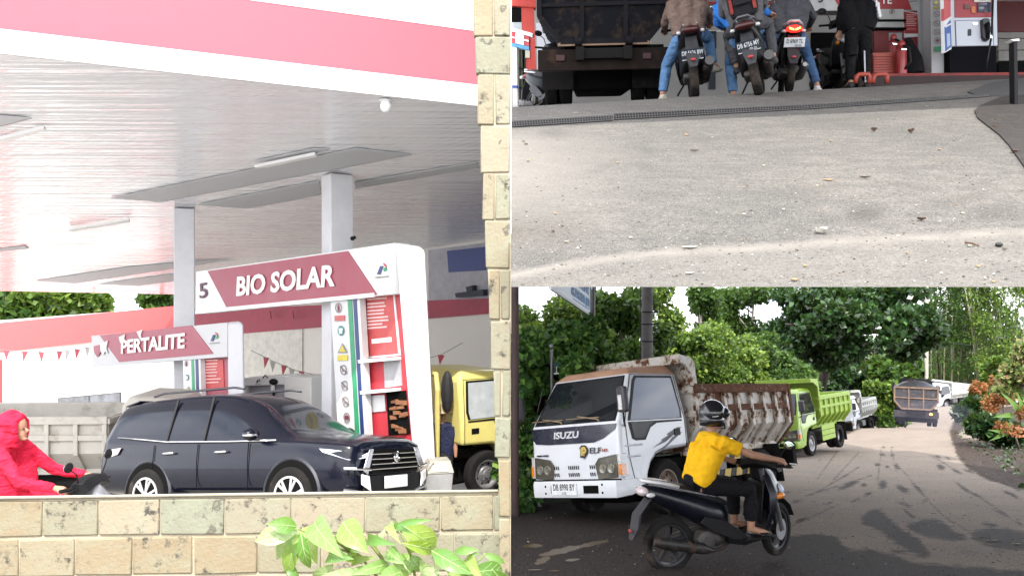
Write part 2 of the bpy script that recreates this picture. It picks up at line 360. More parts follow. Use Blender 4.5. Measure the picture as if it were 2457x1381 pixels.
# ------------------------------------------------------------------ dump trucks
def side_y(z): return .86 if z <= 1.36 else .86 - (z - 1.36) / .69 * .11
def truck(label, Mx, c, cat='truck', group=None, bed=True, cab=True, ribs=6, guard=.45, detail=1, bedlen=3.1, mid=True, canopy=True, skirt=False, name='dump_truck', grille='slots', tyres=None, gz=.55):
    """c: dict of materials cab, bed, roof, bumper, rim. local x forward, y left, z up, origin under the front axle"""
    R = thing(name, label, cat, Mx, group); cm, bmat = c['cab'], c['bed']; roofm = c.get('roof', cm); rimm = c.get('rim', STEEL); bump = c.get('bumper', cm)
    mb = MB(); mb.bx(-4.0, .75, .28, .40, .60, .78); mb.bx(-4.0, .75, -.40, -.28, .60, .78)
    for x in (.5, -.5, -1.5, -2.2, -3.0, -3.9): mb.bx(x - .05, x + .05, -.28, .28, .62, .76)
    mb.tube([(0, -.75, .4), (0, .75, .4)], .05); mb.tube([(-2.6, -.7, .4), (-2.6, .7, .4)], .08); mb.ball((-2.6, 0, .42), .18, 12, 8)
    mb.build('chassis', CHASSIS, R); mb = MB(); mb.bx(-3.1, .5, -.46, .46, .20, .62); mb.build('undercarriage_shade', DARK, R, bevel=.05)  # black block for undercarriage, added so the gap beneath reads as shade
    mb = MB(); mb.bx(-1.65, -1.0, .45, .80, .42, .74); mb.build('fuel_tank', M('tank_grey', (.12, .12, .12), .5, .3, dirt=(.08, .06, .04)), R, bevel=.04)
    mb = MB(); mb.bx(-1.7, -1.1, -.78, -.45, .45, .7); mb.build('battery_box', CHASSIS, R, bevel=.02)
    for s in (1, -1):
        wheel(R, (0, s * .74, .40), .40, .21, rimm, s, tread=.012 if detail else 0, tyre=tyres)
        wheel(R, (-2.6, s * .80, .40), .40, .20, rimm, -s, tread=.012 if detail else 0, tyre=tyres); wheel(R, (-2.6, s * .57, .40), .40, .20, rimm, -s, tyre=tyres)
        mb = MB(); mb.slab([(-3.12, s * .45, .86), (-3.12, s * .92, .86), (-3.18, s * .92, .22), (-3.18, s * .45, .22)], (.012, 0, 0)); mb.build('mudflap', RUBBER, R)
    if cab:
        lower = [(1.08, .46), (.52, .46), (.49, .60), (.40, .76), (.26, .87), (.06, .92), (-.57, .95), (-.57, 1.36), (1.07, 1.36), (1.095, .92)]
        up = [(1.07, 1.36, .86), (-.57, 1.36, .86), (-.555, 2.05, .75), (.60, 2.05, .75)]; rf = [(.44, 2.155, .66), (-.45, 2.20, .66)]
        V = []; Fc = []; mi = []
        for s in (1, -1): V += [(x, s * .86, z) for x, z in lower] + [(x, s * w, z) for x, z, w in (up[2], up[3])] + [(x, s * w, z) for x, z, w in rf]
        n = len(lower); K = n + 4
        iL = list(range(n)); a2, a3, r0, r1 = n, n + 1, n + 2, n + 3
        for o_ in (0, K):
            Fc.append(tuple(o_ + i for i in iL)); mi.append(0); Fc.append((o_ + 8, o_ + 7, o_ + a2, o_ + a3)); mi.append(0); Fc.append((o_ + a3, o_ + a2, o_ + r1, o_ + r0)); mi.append(1)
        loop = [0, 1, 2, 3, 4, 5, 6, 7, a2, r1, r0, a3, 8, 9]
        for k in range(len(loop)):
            i, j = loop[k], loop[(k + 1) % len(loop)]; Fc.append((i, j, j + K, i + K)); mi.append(1 if (i, j) in ((a2, r1), (r1, r0), (r0, a3)) else 0)
        mb = MB(); mb.v = V; mb.f = Fc; mb.mi = mi; mb.build('cab', [cm, roofm], R, bevel=.055, seg=3)
        def ws(u, v, p):    # windscreen surface
            a = lerp((1.07, .86, 1.36), (1.07, -.86, 1.36), u); b = lerp((.60, .75, 2.05), (.60, -.75, 2.05), u); return lerp(a, b, v) + Vector((.826, 0, .563)) * p
        def plate_on(fn, uv, p, t, nm, mt, bev=0):
            m_ = MB(); m_.slab([fn(u, v, p) for u, v in uv], fn(.5, .5, t) - fn(.5, .5, 0)); return m_.build(nm, mt, R, bevel=bev)
        plate_on(ws, [(.035, .03), (.965, .03), (.975, .5), (.955, .97), (.045, .97), (.025, .5)], .001, .004, 'windscreen_seal', BLACK)
        plate_on(ws, [(.055, .06), (.945, .06), (.945, .94), (.055, .94)], .0055, .003, 'windscreen', GLASS)
        for u0 in (.2, .62):
            m_ = MB(); m_.tube([ws(u0, .03, .03), ws(u0 + .02, .06, .04), ws(u0 + .27, .16, .025)], [.012, .012, .008], 6); m_.tube([ws(u0 + .02, .12, .015), ws(u0 + .4, .13, .012)], .007, 5); m_.build('wiper', M('wiper_tan', (.28, .2, .12), .6) if detail > 1 else BLACK, R)
        for s in (1, -1):
            def sd(x, z, p): return Vector((x, s * (side_y(z) + p), z))
            nrm = Vector((0, s * .006, 0))
            win_u = [(.80, 1.42), (.80, 1.372), (-.36, 1.372), (-.40, 1.5), (-.36, 1.98), (.46, 1.98), (.52, 1.94)]
            m_ = MB(); m_.slab([sd(x, z, .002) for x, z in [(.86, 1.372), (-.43, 1.372), (-.46, 1.5), (-.41, 2.02), (.50, 2.02), (.57, 1.96)]], nrm, 0)
            m_.slab([sd(x, z, .0005) for x, z in [(.86, 1.355), (.80, 1.12), (.72, 1.09), (.5, 1.09), (.36, 1.26), (.2, 1.32), (-.43, 1.33), (-.43, 1.355)]], nrm, 0); m_.build('window_seal', BLACK, R)
            m_ = MB(); m_.slab([sd(x, z, .0085) for x, z in [(.81, 1.38), (-.385, 1.38), (-.41, 1.5), (-.37, 1.985), (.47, 1.985), (.53, 1.93)]], nrm * .5)
            m_.slab([sd(x, z, .0075) for x, z in [(.81, 1.352), (.76, 1.14), (.7, 1.125), (.52, 1.125), (.38, 1.295), (.22, 1.352)]], nrm * .5); m_.mi[-8:] = [1] * 8; m_.build('side_window', [c.get('glass', GLASS), M('low_glass_tree_reflect', (.006, .007, .007), .3, spec=.25)] if 'low_glass_tree_reflect' not in bpy.data.materials else [c.get('glass', GLASS), bpy.data.materials['low_glass_tree_reflect']], R)  # lower pane coloured dark in place of the trees it would reflect
            for pts in ([(.93, 1.36), (.90, .9), (.80, .47)], [(.60, 2.035), (-.46, 2.04), (-.50, 1.36), (-.50, .97)], [(.93, 1.36), (.60, 2.03)]):
                m_ = MB(); m_.tube([sd(*a, .001) for a in pts], .006, 4); m_.build('door_seam', DARK, R)
            m_ = MB(); m_.bx(-.36, -.2, s * .861 - .006, s * .861 + .012, 1.12, 1.22); m_.build('door_handle', BLACK, R, bevel=.012)
            m_ = MB(); m_.tube([sd(.93, 1.3, .0), (1.12, s * 1.0, 1.36), (1.14, s * 1.02, 1.55)], .014, 6); m_.build('mirror_arm', BLACK, R)
            m_ = MB(); m_.box((1.15, s * 1.03, 1.66), (.1, .2, .36), Matrix.Rotation(s * -.25, 3, 'Z')); m_.build('mirror', M('mirror_shell', (.05, .045, .055), .5, var=.25), R, bevel=.045, seg=3)
        fx = 1.1
        def fr(y, z, p=0): return Vector((1.075 + (1.36 - z) * .045 if z > .92 else 1.095, y, z)) + Vector((p, 0, 0))
        if detail > 1:
            m_ = MB(); m_.slab([fr(y, z, .004) for y, z in [(.83, 1.345), (-.83, 1.345), (-.83, 1.20), (-.76, 1.12), (-.5, 1.10), (.40, 1.10), (.58, 1.15), (.80, 1.27)]], (.006, 0, 0)); m_.build('front_garnish', M('garnish', (.022, .024, .04), .25, coat=.5), R)
        if grille == 'slots':
            m_ = MB()
            for zz in (.66, .76):
                for y0, k in ((.34, 3), (-.02, 6), (-.36, 3)):
                    for q in range(k): m_.slab([(1.0995, y0 + (q - k / 2) * .038 + .010 + sk, zz + dz) for sk, dz in ((0, -.026), (.017, -.026), (.011, .026), (-.006, .026))], (.002, 0, 0))
            m_.build('grille', DARK, R)
        else:
            m_ = MB()
            for zz in (.62, .72, .82): m_.bx(1.08, 1.104, -.5, .5, zz - .018, zz + .018)
            m_.build('grille', DARK, R)
        for s in (1, -1):
            m_ = MB(); m_.slab([(1.10, s * .80, .61), (1.10, s * .44, .585), (1.10, s * .40, .80), (1.10, s * .47, .88), (1.095, s * .80, .925)], (.012, 0, 0)); hl = m_.build('headlight', M('lamp_housing', (.075, .07, .055), .2, coat=1, var=.3), R, bevel=.006)
            m_ = MB()
            for yy in (.54, .69): m_.lathe([(0, .002), (.05, .006), (.062, .010), (.068, .006)], (1.110, s * yy, .735), 'x', 16)
            m_.build('reflector', M('lamp_reflector', (.22, .21, .17), .12, .3, coat=1, var=.4, scale=12), hl, smooth=50)
            m_ = MB(); m_.slab([(1.112, s * .81, .615), (1.112, s * .874, .62), (1.10, s * .874, .93), (1.10, s * .81, .93)], (-.16, 0, 0)); m_.build('corner_lamp', M('clear_lamp', (.5, .5, .5), .12, coat=1), R, bevel=.006)
            m_ = MB(); m_.slab([(1.116, s * .822, .64), (1.116, s * .879, .645), (1.113, s * .879, .79), (1.113, s * .822, .79)], (-.11, 0, 0)); m_.build('indicator', M('amber_lamp', (.7, .22, .02), .2, coat=1), R, bevel=.004)
        m_ = MB(); m_.loft([[(x, y, z) for x, z in ((1.16, .34), (1.17, .40), (1.17, .54), (1.15, .575), (1.02, .575), (1.02, .34))] for y in (-.80, .80)])
        for s in (1, -1): m_.loft([[(x, s * .80, z) for x, z in ((1.16, .34), (1.17, .40), (1.17, .54), (1.15, .575), (1.02, .575), (1.02, .34))], [(x - .1, s * .875, z) for x, z in ((1.14, .36), (1.15, .41), (1.15, .54), (1.13, .575), (1.02, .575), (1.02, .36))], [(x - .36, s * .885, z) for x, z in ((1.14, .42), (1.15, .45), (1.15, .54), (1.13, .575), (1.02, .575), (1.02, .42))]])
        bo = m_.build('bumper', bump, R, bevel=.012)
        m_ = MB(); m_.bx(1.085, 1.106, -.84, .84, .571, .592); m_.build('bumper_gap_shade', DARK, R)  # dark strip painted on for the shading between bumper and cab
        for y0, y1 in ((-.44, -.18), (.2, .48)): m_ = MB(); m_.bx(1.165, 1.174, y0, y1, .40, .51); m_.build('bumper_slot', DARK, bo)
        if detail > 1:
            for y, z in ((.55, .52), (.55, .41), (-.55, .5), (-.55, .4)): m_ = MB(); m_.ball((1.171, y, z), (.006, .018, .018), 8, 6); m_.build('bolt_hole', DARK, bo)
    if bed:
        x1 = -.72; x2 = x1 - bedlen; zt = 1.85; zb = 1.22; zf = .88; yw = .95; yf = .60
        for s in (1, -1):
            m_ = MB(); m_.slab([(x1, s * (yw - .06), zt), (x2, s * (yw - .06), zt), (x2, s * (yw - .06), zb), (x1, s * (yw - .06), zb)], (0, -s * .02, 0))
            m_.slab([(x1, s * (yw - .06), zb), (x2, s * (yw - .06), zb), (x2, s * yf, zf), (x1, s * yf, zf)], (0, -s * .02, .0)); m_.build('side_panel', bmat, R)
            m_ = MB(); m_.bx(x2, x1, s * (yw - .03) - .035, s * (yw - .03) + .035, zt - .11, zt + .03); m_.build('top_rail', c.get('rail', bmat), R, bevel=.012)
            if mid:
                m_ = MB(); m_.bx(x2, x1, s * (yw - .035) - .025, s * (yw - .035) + .025, 1.45, 1.55); m_.build('side_rail', c.get('rail', bmat), R, bevel=.01)
            m_ = MB(); m_.bx(x2, x1, s * yf - .03, s * yf + .03, zf - .08, zf + .02); m_.build('floor_rail', bmat, R)
            rb0 = None
            for k in range(ribs + 1):
                x = x1 - .05 - (bedlen - .1) * k / ribs
                if rb0 is None:
                    m_ = MB(); m_.prism([(s * (yw - .062), zt - .1), (s * yw, zt - .1), (s * yw, zb - .02), (s * (yf + .05), zf), (s * (yf - .0), zf), (s * (yw - .062), zb)], -.04, .04, 'x'); rb0 = m_.build('rib', bmat, R, bevel=.008); rb0.location.x = x
                else:
                    q = rb0.copy(); COL.objects.link(q); q.location.x = x
        m_ = MB(); m_.bx(x2, x1, -yf, yf, zf - .02, zf + .01); m_.build('bed_floor', bmat, R)
        zg = zt + gz if canopy else zt
        m_ = MB(); m_.slab([(x1 - .02, yw - .05, zg), (x1 - .02, -yw + .05, zg), (x1 - .02, -yw + .05, zb), (x1 - .02, -yf, zf), (x1 - .02, yf, zf), (x1 - .02, yw - .05, zb)], (-.025, 0, 0))
        m_.build('headboard', bmat, R)
        m_ = MB()
        for zz in (zt - .06, 1.42, 1.06): m_.bx(x1 - .02, x1 + .04, -yw + (.02 if zz > 1.3 else .25), yw - (.02 if zz > 1.3 else .25), zz - .05, zz + .05)
        m_.build('headboard_rail', bmat, R, bevel=.01)
        if canopy:
            xg = x1 + guard
            for s in (1, -1):
                m_ = MB(); m_.slab([(x1 - .1, s * yw, zt), (x1 + .03, s * yw, zt), (x1 + .03, s * yw, zg - .22), (x1 + guard * .55, s * yw, zg - .08), (xg, s * yw, zg - .04), (xg, s * yw, zg + .08), (x1 + .02, s * yw, zg + .04), (x1 - .08, s * yw, zg - .04)], (0, -s * .05, 0)); m_.build('guard_side', bmat, R, bevel=.008)
            m_ = MB(); m_.slab([(x1 - .06, -yw + .05, zg - .02), (x1 - .06, yw - .05, zg - .02), (xg, yw - .05, zg + .06), (xg, -yw + .05, zg + .06)], (0, 0, .025)); m_.bx(xg - .03, xg + .02, -yw, yw, zg - .06, zg + .085); m_.build('cab_guard', bmat, R, bevel=.008)
        tg = c.get('gate', bmat); tr = c.get('gate_rail', tg)
        m_ = MB(); pg = [(yw - .03, zt), (-yw + .03, zt), (-yw + .03, zb), (-yf - .02, zf - .02), (yf + .02, zf - .02), (yw - .03, zb)]
        m_.slab([(x2, y, z) for y, z in pg], (-.03, 0, 0)); tgo = m_.build('tailgate', tg, R)
        m_ = MB()
        for (a, b) in zip(pg, pg[1:] + pg[:1]): m_.tube([(x2 - .045, a[0], a[1]), (x2 - .045, b[0], b[1])], .05, 4)
        m_.tube([(x2 - .045, -yw + .05, 1.37), (x2 - .045, yw - .05, 1.37)], .035, 4)
        for y in (-.31, .31): m_.tube([(x2 - .045, y, zt), (x2 - .045, y, zf)], .042, 4)
        m_.build('tailgate_rail', tr, tgo)
        m_ = MB(); m_.bx(x2 - .02, x2 + .1, -yw + .0, yw - .0, zf - .42, zf - .12); m_.build('rear_beam', c.get('beam', CHASSIS), R, bevel=.01)
        for s in (1, -1):
            m_ = MB(); m_.box((x2 - .03, s * .62, zf - .24), (.03, .13, .09)); m_.build('tail_lamp', c.get('tail', M('tail_dirty', (.035, .008, .007), .6)), R, bevel=.01)
    if skirt:
        for s in (1, -1):
            for k in range(3):
                m_ = MB(); m_.bx(-2.05, -.78, s * .9 - .012, s * .9 + .012, .40 + k * .17, .555 + k * .17); m_.build('skirt_board', bmat, R, bevel=.008)
    return R
# ------------------------------------------------------------------ large black off-roader
def suv(label, Mx):
    R = thing('parked_suv', label, 'car', Mx); pm = M('black_car_paint', (.004, .005, .012), .22, coat=.22, spec=.25, var=.05); bl = BLACK
    st = [(.97, .38, .70, .96, .64, 1.03, .54), (.88, .30, .84, 1.0, .80, 1.08, .68), (.55, .30, .91, 1.05, .87, 1.13, .74), (.1, .30, .925, 1.08, .89, 1.16, .77), (-.18, .30, .925, 1.09, .885, 1.17, .77), (-.62, .30, .925, 1.10, .89, 1.47, .70), (-1.05, .30, .925, 1.11, .89, 1.73, .64), (-1.6, .30, .925, 1.12, .89, 1.82, .63), (-2.4, .30, .925, 1.14, .89, 1.82, .625), (-3.2, .32, .925, 1.17, .885, 1.79, .635), (-3.66, .34, .92, 1.19, .88, 1.745, .63), (-3.74, .34, .92, 1.19, .88, 1.70, .64), (-3.83, .36, .90, 1.18, .86, 1.46, .69), (-3.88, .40, .86, 1.10, .80, 1.16, .70)]
    rings = []
    for x, zb, wm, zl, wl_, zt, wt in st:
        h = [(wm * .88, zb), (wm, .52), (wm, .82), (wl_, zl - .03), (wl_ - .015, zl + .015), (wt + .02, zt - .05), (wt - .10, zt), (wt * .4, zt + .02)]
        rings.append([(x, y, z) for y, z in h] + [(x, -y, z) for y, z in reversed(h)])
    mb = MB(); n = 16; k = len(rings); mb.v = [p for r in rings for p in r]
    for i in range(k - 1):
        for j in range(n):
            f = (i * n + j, i * n + (j + 1) % n, (i + 1) * n + (j + 1) % n, (i + 1) * n + j); g = 0
            if j in (4, 10) and 5 <= i <= 9: g = 1
            if j in (5, 6, 7, 8, 9) and i in (4, 5): g = 1
            if j in (6, 7, 8) and i == 11: g = 1
            mb.f.append(f); mb.mi.append(g)
    mb.f += [tuple(range(n - 1, -1, -1)), tuple((k - 1) * n + j for j in range(n))]; mb.mi += [0, 0]
    mb.build('body', [pm, M('tinted_glass', (.003, .004, .010), .08, spec=.45, var=.05)], R, smooth=60, sub=2)
    def w_at(x):
        for a, b in zip(st, st[1:]):
            if b[0] <= x <= a[0]:
                t = (a[0] - x) / (a[0] - b[0]); return a[2] * (1 - t) + b[2] * t
        return .9
    for s in (-1, 1):
        for x in (0, -2.75):
            wt_ = wheel(R, (x, s * .845, .385), .385, .24, M('alloy', (.50, .50, .51), .35, .2), s, spokes=6, rim_r=.66)
            mb = MB(); c_ = Vector((x, s * .94, .385)); mb.lathe([(0, 0), (.255, 0), (.255, s * .006), (0, s * .006)], c_, 'y', 24, m=1); mb.lathe([(.235, s * .006), (.262, s * .006), (.262, s * .02), (.235, s * .02)], c_, 'y', 28, closed=True); mb.lathe([(0, s * .028), (.05, s * .028), (.06, s * .008)], c_, 'y', 16)
            for k in range(6):
                for e_ in (-.16, .16):
                    q = 2 * math.pi * k / 6 + .2; d1 = Vector((math.cos(q), 0, math.sin(q))); d2 = Vector((math.cos(q + e_), 0, math.sin(q + e_))); n_ = Vector((-d2.z, 0, d2.x)); mb.slab([c_ + d1 * .05 - n_ * .014 + Vector((0, s * .008, 0)), c_ + d2 * .245 - n_ * .016 + Vector((0, s * .008, 0)), c_ + d2 * .245 + n_ * .016 + Vector((0, s * .008, 0)), c_ + d1 * .05 + n_ * .014 + Vector((0, s * .008, 0))], (0, s * .014, 0))
            mb.build('alloy_face', [M('alloy', (.50, .50, .51), .35, .2), DARK], wt_)
            mb = MB(); mb.lathe([(.385, -.05), (.50, -.05), (.50, .13), (.47, .15), (.40, .12)], (x, s * .78, .40), 'y', 32) if s > 0 else mb.lathe([(.385, .05), (.50, .05), (.50, -.13), (.47, -.15), (.40, -.12)], (x, s * .78, .40), 'y', 32)
            V = [(p[0], p[1], max(p[2], .31)) for p in mb.v]; mb.v = V; mb.build('wheel_arch', M('arch_grey', (.02, .021, .03), .4), R, smooth=50)
            mb = MB(); mb.lathe([(0, s * .10), (.45, s * .10), (.45, s * .136), (0, s * .136)], (x, s * .795, .40), 'y', 28); mb.build('arch_well', DARK, R)
        mb = MB(); mb.tube([(-.3, s * .885, 1.115), (-1.2, s * .90, 1.12), (-2.4, s * .905, 1.145), (-2.9, s * .90, 1.19), (-3.5, s * .87, 1.235)], .011, 6); mb.build('belt_trim', CHROME, R, smooth=180)
        for x in (-.75, -1.72, -2.62): mb = MB(); mb.tube([(x, s * .932, .48), (x - .02, s * .932, .86), (x - .03, s * .902, 1.10)], .006, 4); mb.build('door_seam', DARK, R)
        for x0, x1 in ((-1.66, -1.72), (-2.42, -2.46)): mb = MB(); mb.tube([(x0, s * .885, 1.14), (x1, s * .66, 1.76)], .02, 6); mb.build('window_post', bl, R)
        for x in (-1.38, -2.42):
            mb = MB(); mb.tube([(x, s * .93, .97), (x + .02, s * .955, .98), (x + .2, s * .955, .985), (x + .22, s * .93, .98)], .017, 6); mb.build('door_handle', CHROME, R, smooth=180)
        mb = MB(); mb.ball((-.62, s * 1.03, 1.20), (.10, .13, .085), 14, 10); mo = mb.build('mirror', pm, R, smooth=180)
        mb = MB(); mb.ball((-.60, s * 1.06, 1.19), (.11, .11, .03), 12, 6); mb.build('mirror_trim', CHROME, mo, smooth=180)
        mb = MB(); mb.tube([(-.5, s * .93, .40), (-2.25, s * .93, .40)], .035, 6); mb.build('side_step', bl, R)
        mb = MB(); mb.slab([(.93, s * .50, .93), (.80, s * .78, .95), (.45, s * .90, .99), (.52, s * .915, .94), (.86, s * .80, .83), (.98, s * .55, .85)], (.015, s * .015, .0)); mb.build('headlight', M('headlight_clear', (.6, .66, .8), .1, coat=1), R, bevel=.01)
        mb = MB(); mb.slab([(.99, s * .46, .96), (1.0, s * .56, .96), (1.0, s * .70, .70), (1.0, s * .60, .63)], (.02, 0, 0)); mb.build('grille_wing', CHROME, R, bevel=.01)
        mb = MB(); mb.slab([(1.03, s * .60, .62), (1.0, s * .73, .65), (1.0, s * .73, .52), (1.03, s * .56, .42)], (.02, s * .01, 0)); mb.build('fog_lamp', M('fog_lamp', (.85, .85, .85), .15), R, bevel=.01)
        mb = MB(); mb.tube([(1.03, s * .42, .38), (1.0, s * .72, .42), (.84, s * .88, .46)], .022, 6); mb.build('bumper_trim', CHROME, R); mb = MB(); mb.tube([(1.03, s * .56, .70), (.98, s * .80, .72), (.86, s * .90, .73)], .018, 6); mb.build('upper_trim', CHROME, R)
        mb = MB(); mb.slab([(-3.70, s * .86, 1.06), (-3.36, s * .905, 1.08), (-3.42, s * .915, .98), (-3.74, s * .86, .92)], (-.01, s * .025, 0)); mb.build('tail_lamp', M('tail_clear', (.5, .42, .42), .15, coat=1), R, bevel=.01)
        mb = MB(); mb.tube([(-1.2, s * .60, 1.86), (-1.4, s * .58, 1.89), (-2.9, s * .56, 1.88), (-3.1, s * .57, 1.84)], .018, 6); mb.build('roof_rail', M('rail_grey', (.05, .05, .06), .4, .3), R, smooth=180)
    mb = MB(); mb.slab([(.985, .52, .95), (.985, -.52, .95), (1.0, -.54, .64), (1.0, .54, .64)], (.012, 0, 0)); gr = mb.build('grille', DARK, R)
    mb = MB()
    for z in (.70, .765, .83, .895): mb.tube([(1.012, .52, z), (1.035, 0, z), (1.012, -.52, z)], .009, 6)
    mb.build('grille_bar', CHROME, gr)
    mb = MB(); mb.lathe([(.06, 0), (.075, .015), (.06, .03)], (1.03, 0, .845), 'x', 20, closed=True); mb.ball((1.045, 0, .845), (.012, .03, .07), 10, 6); mb.build('front_badge', CHROME, R, smooth=60)
    mb = MB(); mb.slab([(.98, .62, .62), (.98, -.62, .62), (.99, -.72, .32), (.99, .72, .32)], (.02, 0, 0)); mb.build('bumper', bl, R, bevel=.02)
    mb = MB(); mb.bx(1.02, 1.035, -.26, .26, .44, .60); mb.build('number_plate', WHITE, R, bevel=.01)
    mb = MB(); mb.slab([(-3.45, .56, 1.77), (-3.45, -.56, 1.77), (-3.80, -.52, 1.71), (-3.80, .52, 1.71)], (0, 0, .03)); mb.build('spoiler', pm, R, bevel=.01)
    mb = MB(); mb.box((-3.84, 0, .56), (.16, 1.5, .26)); mb.build('rear_bumper', pm, R, bevel=.05)
    return R
# ------------------------------------------------------------------ motor scooters
def scooter(label, Mx, paint, steer=0, group=None, plate=None, plate_dark=True, tail=None, bulky=False, silver=None, name='motor_scooter', seatm=None, rack=True, lit=False, exh=None, plz=.655):
    R = thing(name, label, 'motor scooter', Mx, group); bl = BLACK; eng = M('engine_grey', (.07, .065, .06), .6, .4, var=.3, dirt=(.12, .09, .06)); alloy = M('wheel_black', (.03, .03, .034), .4, .3)
    wheel(R, (-.64, 0, .28), .28, .12 if bulky else .10, alloy, 1, spokes=5, rim_r=.76, tread=.004)
    S = Matrix.Translation((.60, 0, 0)) @ Matrix.Rotation(steer, 4, 'Z') @ Matrix.Translation((-.60, 0, 0))
    fw = wheel(R, (.64, 0, .28), .28, .09, alloy, 1, spokes=5, rim_r=.76, tread=.003); fw.matrix_local = S
    mb = MB(); mb.lathe([(.03, 0), (.11, 0), (.11, .006), (.03, .006)], (.64, -.062, .28), 'y', 24); d_ = mb.build('brake_disc', STEEL, fw)
    mb = MB(); mb.T = S
    for s in (1, -1): mb.tube([(.64, s * .075, .28), (.52, s * .075, .62)], [.026, .022], 8); 
    mb.tube([(.52, 0, .62), (.40, 0, .95)], .028, 8); mb.build('front_fork', M('fork_grey', (.2, .2, .21), .35, .6), R, smooth=60)
    mb = MB(); mb.T = S; rings = []
    for q in (-20, 5, 35, 65, 95, 125):
        a = rad(q + 35); r = .325; cx, cz = .64 + r * math.cos(a), .28 + r * math.sin(a); rings.append([(cx + .0, -.06, cz - .02 * 0), (cx + math.cos(a) * .025, -.03, cz + math.sin(a) * .025), (cx + math.cos(a) * .025, .03, cz + math.sin(a) * .025), (cx, .06, cz), (cx - math.cos(a) * .012, .05, cz - math.sin(a) * .012), (cx - math.cos(a) * .012, -.05, cz - math.sin(a) * .012)])
    mb.loft(rings); mb.build('front_fender', bl, R, smooth=50)
    # leg shield and nose
    mb = MB(); sec = [(.30, .30, .15, .10), (.42, .34, .19, .11), (.50, .52, .21, .13), (.53, .70, .19, .15), (.50, .86, .13, .12), (.44, .97, .07, .07)]
    rings = []
    for x, z, w, t in sec: rings.append([(x - t * .5, -w, z), (x + t * .1, -w * .96, z + .01), (x + t * .8, -w * .45, z + .03), (x + t * 1.0, 0, z + .035), (x + t * .8, w * .45, z + .03), (x + t * .1, w * .96, z + .01), (x - t * .5, w, z), (x - t * .45, 0, z - .01)])
    mb.loft(rings); mb.build('leg_shield', paint, R, smooth=45, bevel=.006)
    mb = MB(); mb.slab([(.36, -.17, .42), (.36, .17, .42), (.44, .15, .82), (.44, -.15, .82)], (-.03, 0, 0)); mb.build('inner_panel', bl, R, bevel=.015)
    mb = MB(); mb.ball((.655, 0, .71), (.05, .13, .085), 14, 10, R=Matrix.Rotation(-.35, 3, 'Y')); mb.build('headlight', M('headlight_clear', (.6, .66, .8), .1, coat=1), R, smooth=180)
    for s in (1, -1):
        mb = MB(); mb.ball((.60, s * .14, .66), (.07, .03, .035), 10, 8); mb.build('indicator', M('amber_lamp', (.7, .22, .02), .2, coat=1), R, smooth=180)
    mb = MB(); mb.T = S; mb.loft([[(.33, y, z - .02), (.38, y, z + .05), (.47, y, z + .045), (.53, y * .8, z - .02), (.47, y, z - .07), (.38, y, z - .07)] for y, z in ((-.21, 1.0), (-.11, 1.03), (0, 1.04), (.11, 1.03), (.21, 1.0))]); mb.build('handlebar_cover', bl, R, smooth=50, bevel=.008)
    for s in (1, -1):
        mb = MB(); mb.T = S; mb.tube([(.40, s * .2, 1.0), (.35, s * .36, 1.01)], .018, 8); mb.tube([(.43, s * .21, 1.0), (.42, s * .35, .99)], .007, 6); mb.build('grip', RUBBER, R)
        mb = MB(); mb.T = S; mb.tube([(.42, s * .19, 1.03), (.44, s * .24, 1.14), (.42, s * .30, 1.19)], .007, 6); mr = mb.build('mirror', bl, R)
        mb = MB(); mb.T = S; mb.ball((.42, s * .33, 1.22), (.018, .07, .048), 14, 8); mb.build('mirror_head', bl, mr, smooth=180)
        mb = MB(); mb.T = S; mb.ball((.407, s * .33, 1.22), (.006, .06, .04), 14, 8); mb.build('mirror_glass', M('mirror_glass', (.5, .62, .55), .05, 1), mr, smooth=180)
    mb = MB(); mb.loft([[(x, -w, z), (x, w, z), (x, w * .9, z - .07), (x, -w * .9, z - .07)] for x, w, z in ((-.02, .15, .31), (.15, .17, .27), (.38, .18, .31))]); mb.build('footboard', bl, R, bevel=.015)
    # body sides, tail
    b = 1.15 if bulky else 1.0; mb = MB(); rings = []
    for x, z0, z1, w in ((.05, .30, .62, .10), (-.08, .33, .66, .15), (-.25, .40, .73, .175), (-.45, .53, .80, .165), (-.65, .64, .86, .135), (-.82, .74, .90, .095), (-.92, .82, .91, .05)):
        w *= b; rings.append([(x, -w * .7, z0), (x, -w, (z0 * .55 + z1 * .45)), (x, -w * .8, z1), (x, 0, z1 + .02), (x, w * .8, z1), (x, w, (z0 * .55 + z1 * .45)), (x, w * .7, z0)])
    mb.loft(rings); mb.build('body_panel', paint, R, smooth=180, sub=1)
    for s in (1, -1):
        mb = MB(); mb.slab([(.22, s * .14, .27), (.02, s * .165, .28), (-.22, s * .175, .40), (-.36, s * .165, .50), (-.30, s * .17, .56), (-.08, s * .165, .50), (.12, s * .15, .36)], (0, s * .022, 0)); mb.build('side_cover', bl, R, bevel=.01)
        mb = MB(); mb.tube([(-.15, s * .155, .74), (-.5, s * .15, .84), (-.85, s * .085, .93)], [.006, .012, .006], 6); mb.build('trim_strip', M('strip_silver', (.45, .45, .48), .25, .7), R)
    mb = MB(); rings = []
    for x, z, w, h in ((.06, .64, .06, .04), (-.02, .68, .12, .07), (-.18, .76, .15, .09), (-.30, .80, .15, .09), (-.40, .86, .15, .10), (-.58, .905, .135, .09), (-.70, .92, .10, .06)):
        rings.append([(x, -w, z - h), (x, -w, z - h * .3), (x, -w * .75, z), (x, 0, z + .01), (x, w * .75, z), (x, w, z - h * .3), (x, w, z - h)])
    mb.loft(rings); mb.build('seat', seatm or M('seat_vinyl', (.010, .010, .012), .6, spec=.25, var=.2), R, smooth=180, sub=1)
